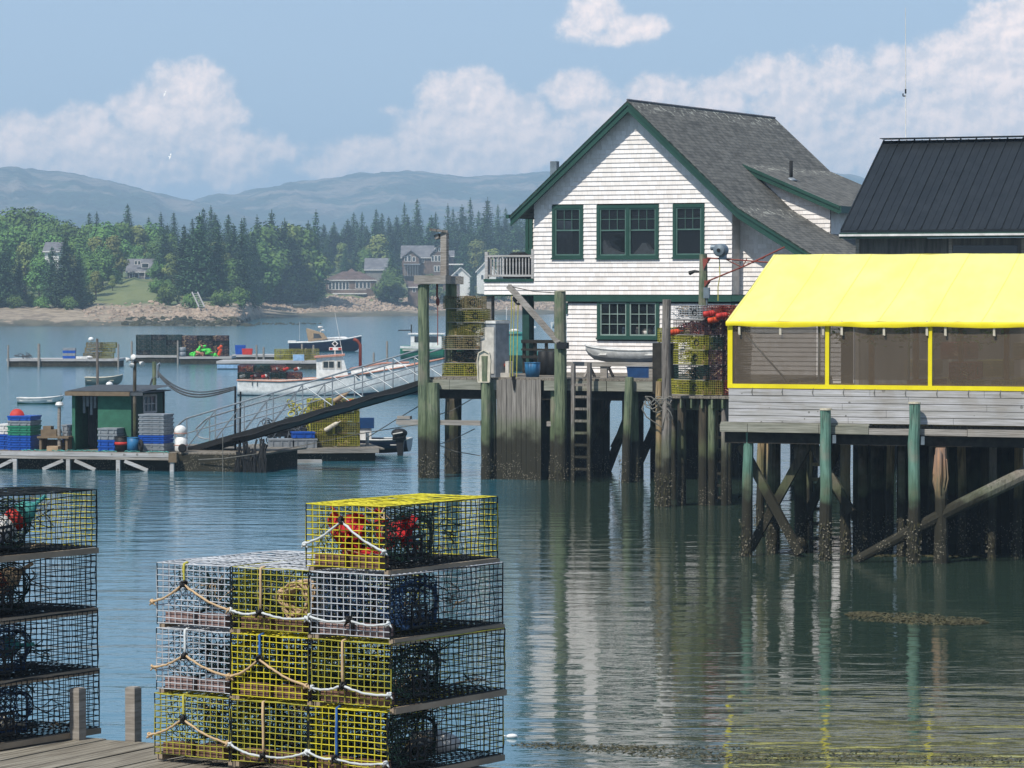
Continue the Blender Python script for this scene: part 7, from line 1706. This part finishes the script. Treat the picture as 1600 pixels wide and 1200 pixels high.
# ---------------------------------------------------------------- rocks
def rocks(name, label, spots, mat, kind='stuff'):
    mb = MB()
    for (x,y,z,s) in spots: 
        b = len(mb.v); mb.ball((x,y,z), s*rnd.uniform(.7,1.3), s*rnd.uniform(.7,1.2), s*rnd.uniform(.45,.8), 6, 4, 0, .22)
    o = mb.build(name, mat); o['kind'] = kind; o['label'] = label; return o
RK = M('shore_rock', '#b3a08c', '#7d6f5f', .5, (1,1,1), .95, bump=.4, c3='#93796a')
spots = []
for i in range(2300):
    px = rnd.uniform(500, 900); Y = lerp_list(YW, px) + rnd.uniform(50, 76); z = ter(px, Y); spots.append(((px-800)/F_PX*Y, Y, z, rnd.uniform(.25,.62)))
rocks('riprap_rocks', 'broken pinkish riprap rocks under the far houses', spots, RK)
spots = []
for i in range(2300):
    px = rnd.gauss(330, 90) if i % 3 else rnd.uniform(385, 515)
    if px < 130 or px > 490: continue
    d_ = rnd.gauss(36, 9) if px < 385 else rnd.gauss(58, 8); Y = lerp_list(YW, px) + d_; spots.append(((px-800)/F_PX*Y, Y, ter(px, Y), rnd.uniform(.13,.42)*(1.9 if rnd.random()<.06 else 1)))
rocks('beach_rocks', 'pale boulders and rubble along the upper beach', spots, RK)
spots = []
WK = M('weedy_rock', '#45442f', '#2c2d20', .5, (1,1,1), .95, bump=.4)
for i in range(500):
    px = rnd.uniform(190, 560); Y = (rnd.uniform(522,545) if px < 400 else rnd.uniform(545,575)) if rnd.random() < .7 or px > 430 else lerp_list(YW, px)+rnd.uniform(2,14)
    if px > 400 and rnd.random() < (px-400)/110: continue
    spots.append(((px-800)/F_PX*Y, Y, max(.0, ter(px, Y)) if px < 395 else -.02, rnd.uniform(.25,.6)*(1 if px < 395 else .55)))
rocks('weed_rocks', 'dark weed covered low tide rocks and spit', spots, WK)
# floating weed
WD = M('rockweed', '#5d5637', '#3d3a24', 6, rough=.8, bump=.5)
def weed(label, cells, n, s=.05):
    mb = MB()
    for i in range(n):
        (cx, cy, rx, ry) = rnd.choice(cells); a = rnd.uniform(0,6.28); q = rnd.random()**.6; px = cx+cos(a)*q*rx; py = cy+sin(a)*q*ry; p = onz(px, py)
        leafquad(mb, V((p.x,p.y,rnd.uniform(.001,.012))), s*rnd.uniform(.6,1.8), V((rnd.uniform(-.25,.25),rnd.uniform(-.25,.25),1)), rnd.uniform(.25,.6))
    o = mb.build('floating_weed', WD); o['kind'] = 'stuff'; o['label'] = label
weed('patch of brown rockweed floating before the tent wharf', [(1400,965,75,8),(1460,970,80,7),(1350,960,30,4),(1500,973,45,4)], 5200, .042)
weed('thin brown line of drifting weed at the bottom right', [(860,1165,60,5),(960,1170,80,7),(1060,1178,80,7),(1180,1185,90,8),(1330,1180,110,9),(1500,1188,110,9),(1020,1168,160,3)], 3000, .035)
weed('weed collar along the waterline of the slanted log', [(1400,868,60,2),(1500,869,60,2)], 500, .06)
p_ = onz(800,1153); mb = MB(); mb.ball((0,0,.02), .07,.035,.03,10,6); mb.tube([(-.07,0,.02),(-.12,0,.03)], .01, 5); tag(mb.build('float_buoy', MT['skin_white'], smooth=True), 'tiny white float drifting beside the near pile', 'buoy', None, p_, R(5))
p_ = onz(1088,1158); mb = MB(); mb.box(0,.06,0,.06,0,.01)
# ---------------------------------------------------------------- gulls
for i, (px, py, lb) in enumerate(((258,147,'white gull flying before the tall left cloud'),(266,245,'white gull flying low under the left cloud'))):
    t = T('gull', lb, 'bird', at(px, py, 420), R(20*i)); t.rotation_euler = (R(62), R(8), R(-25+15*i)); t.scale = (.6,.6,.6); mb = MB()
    mb.lathe((0,0,0), [(.01,-.28),(.07,-.16),(.09,0),(.06,.15),(.045,.22),(.01,.3)], 8, 0, (1,0,.1))
    for s in (-1,1): mb.add([(-.12,s*.05,.03),(.12,s*.05,.03),(.16,s*.38,.2),(.0,s*.78,.12),(-.1,s*.4,.18)], [(0,1,2,4),(2,3,4)])
    mb.add([(-.25,-.05,0),(-.25,.05,0),(-.4,.08,.0),(-.4,-.08,0)], [(0,1,2,3)]); o = mb.build('body', MT['skin_white'], t)
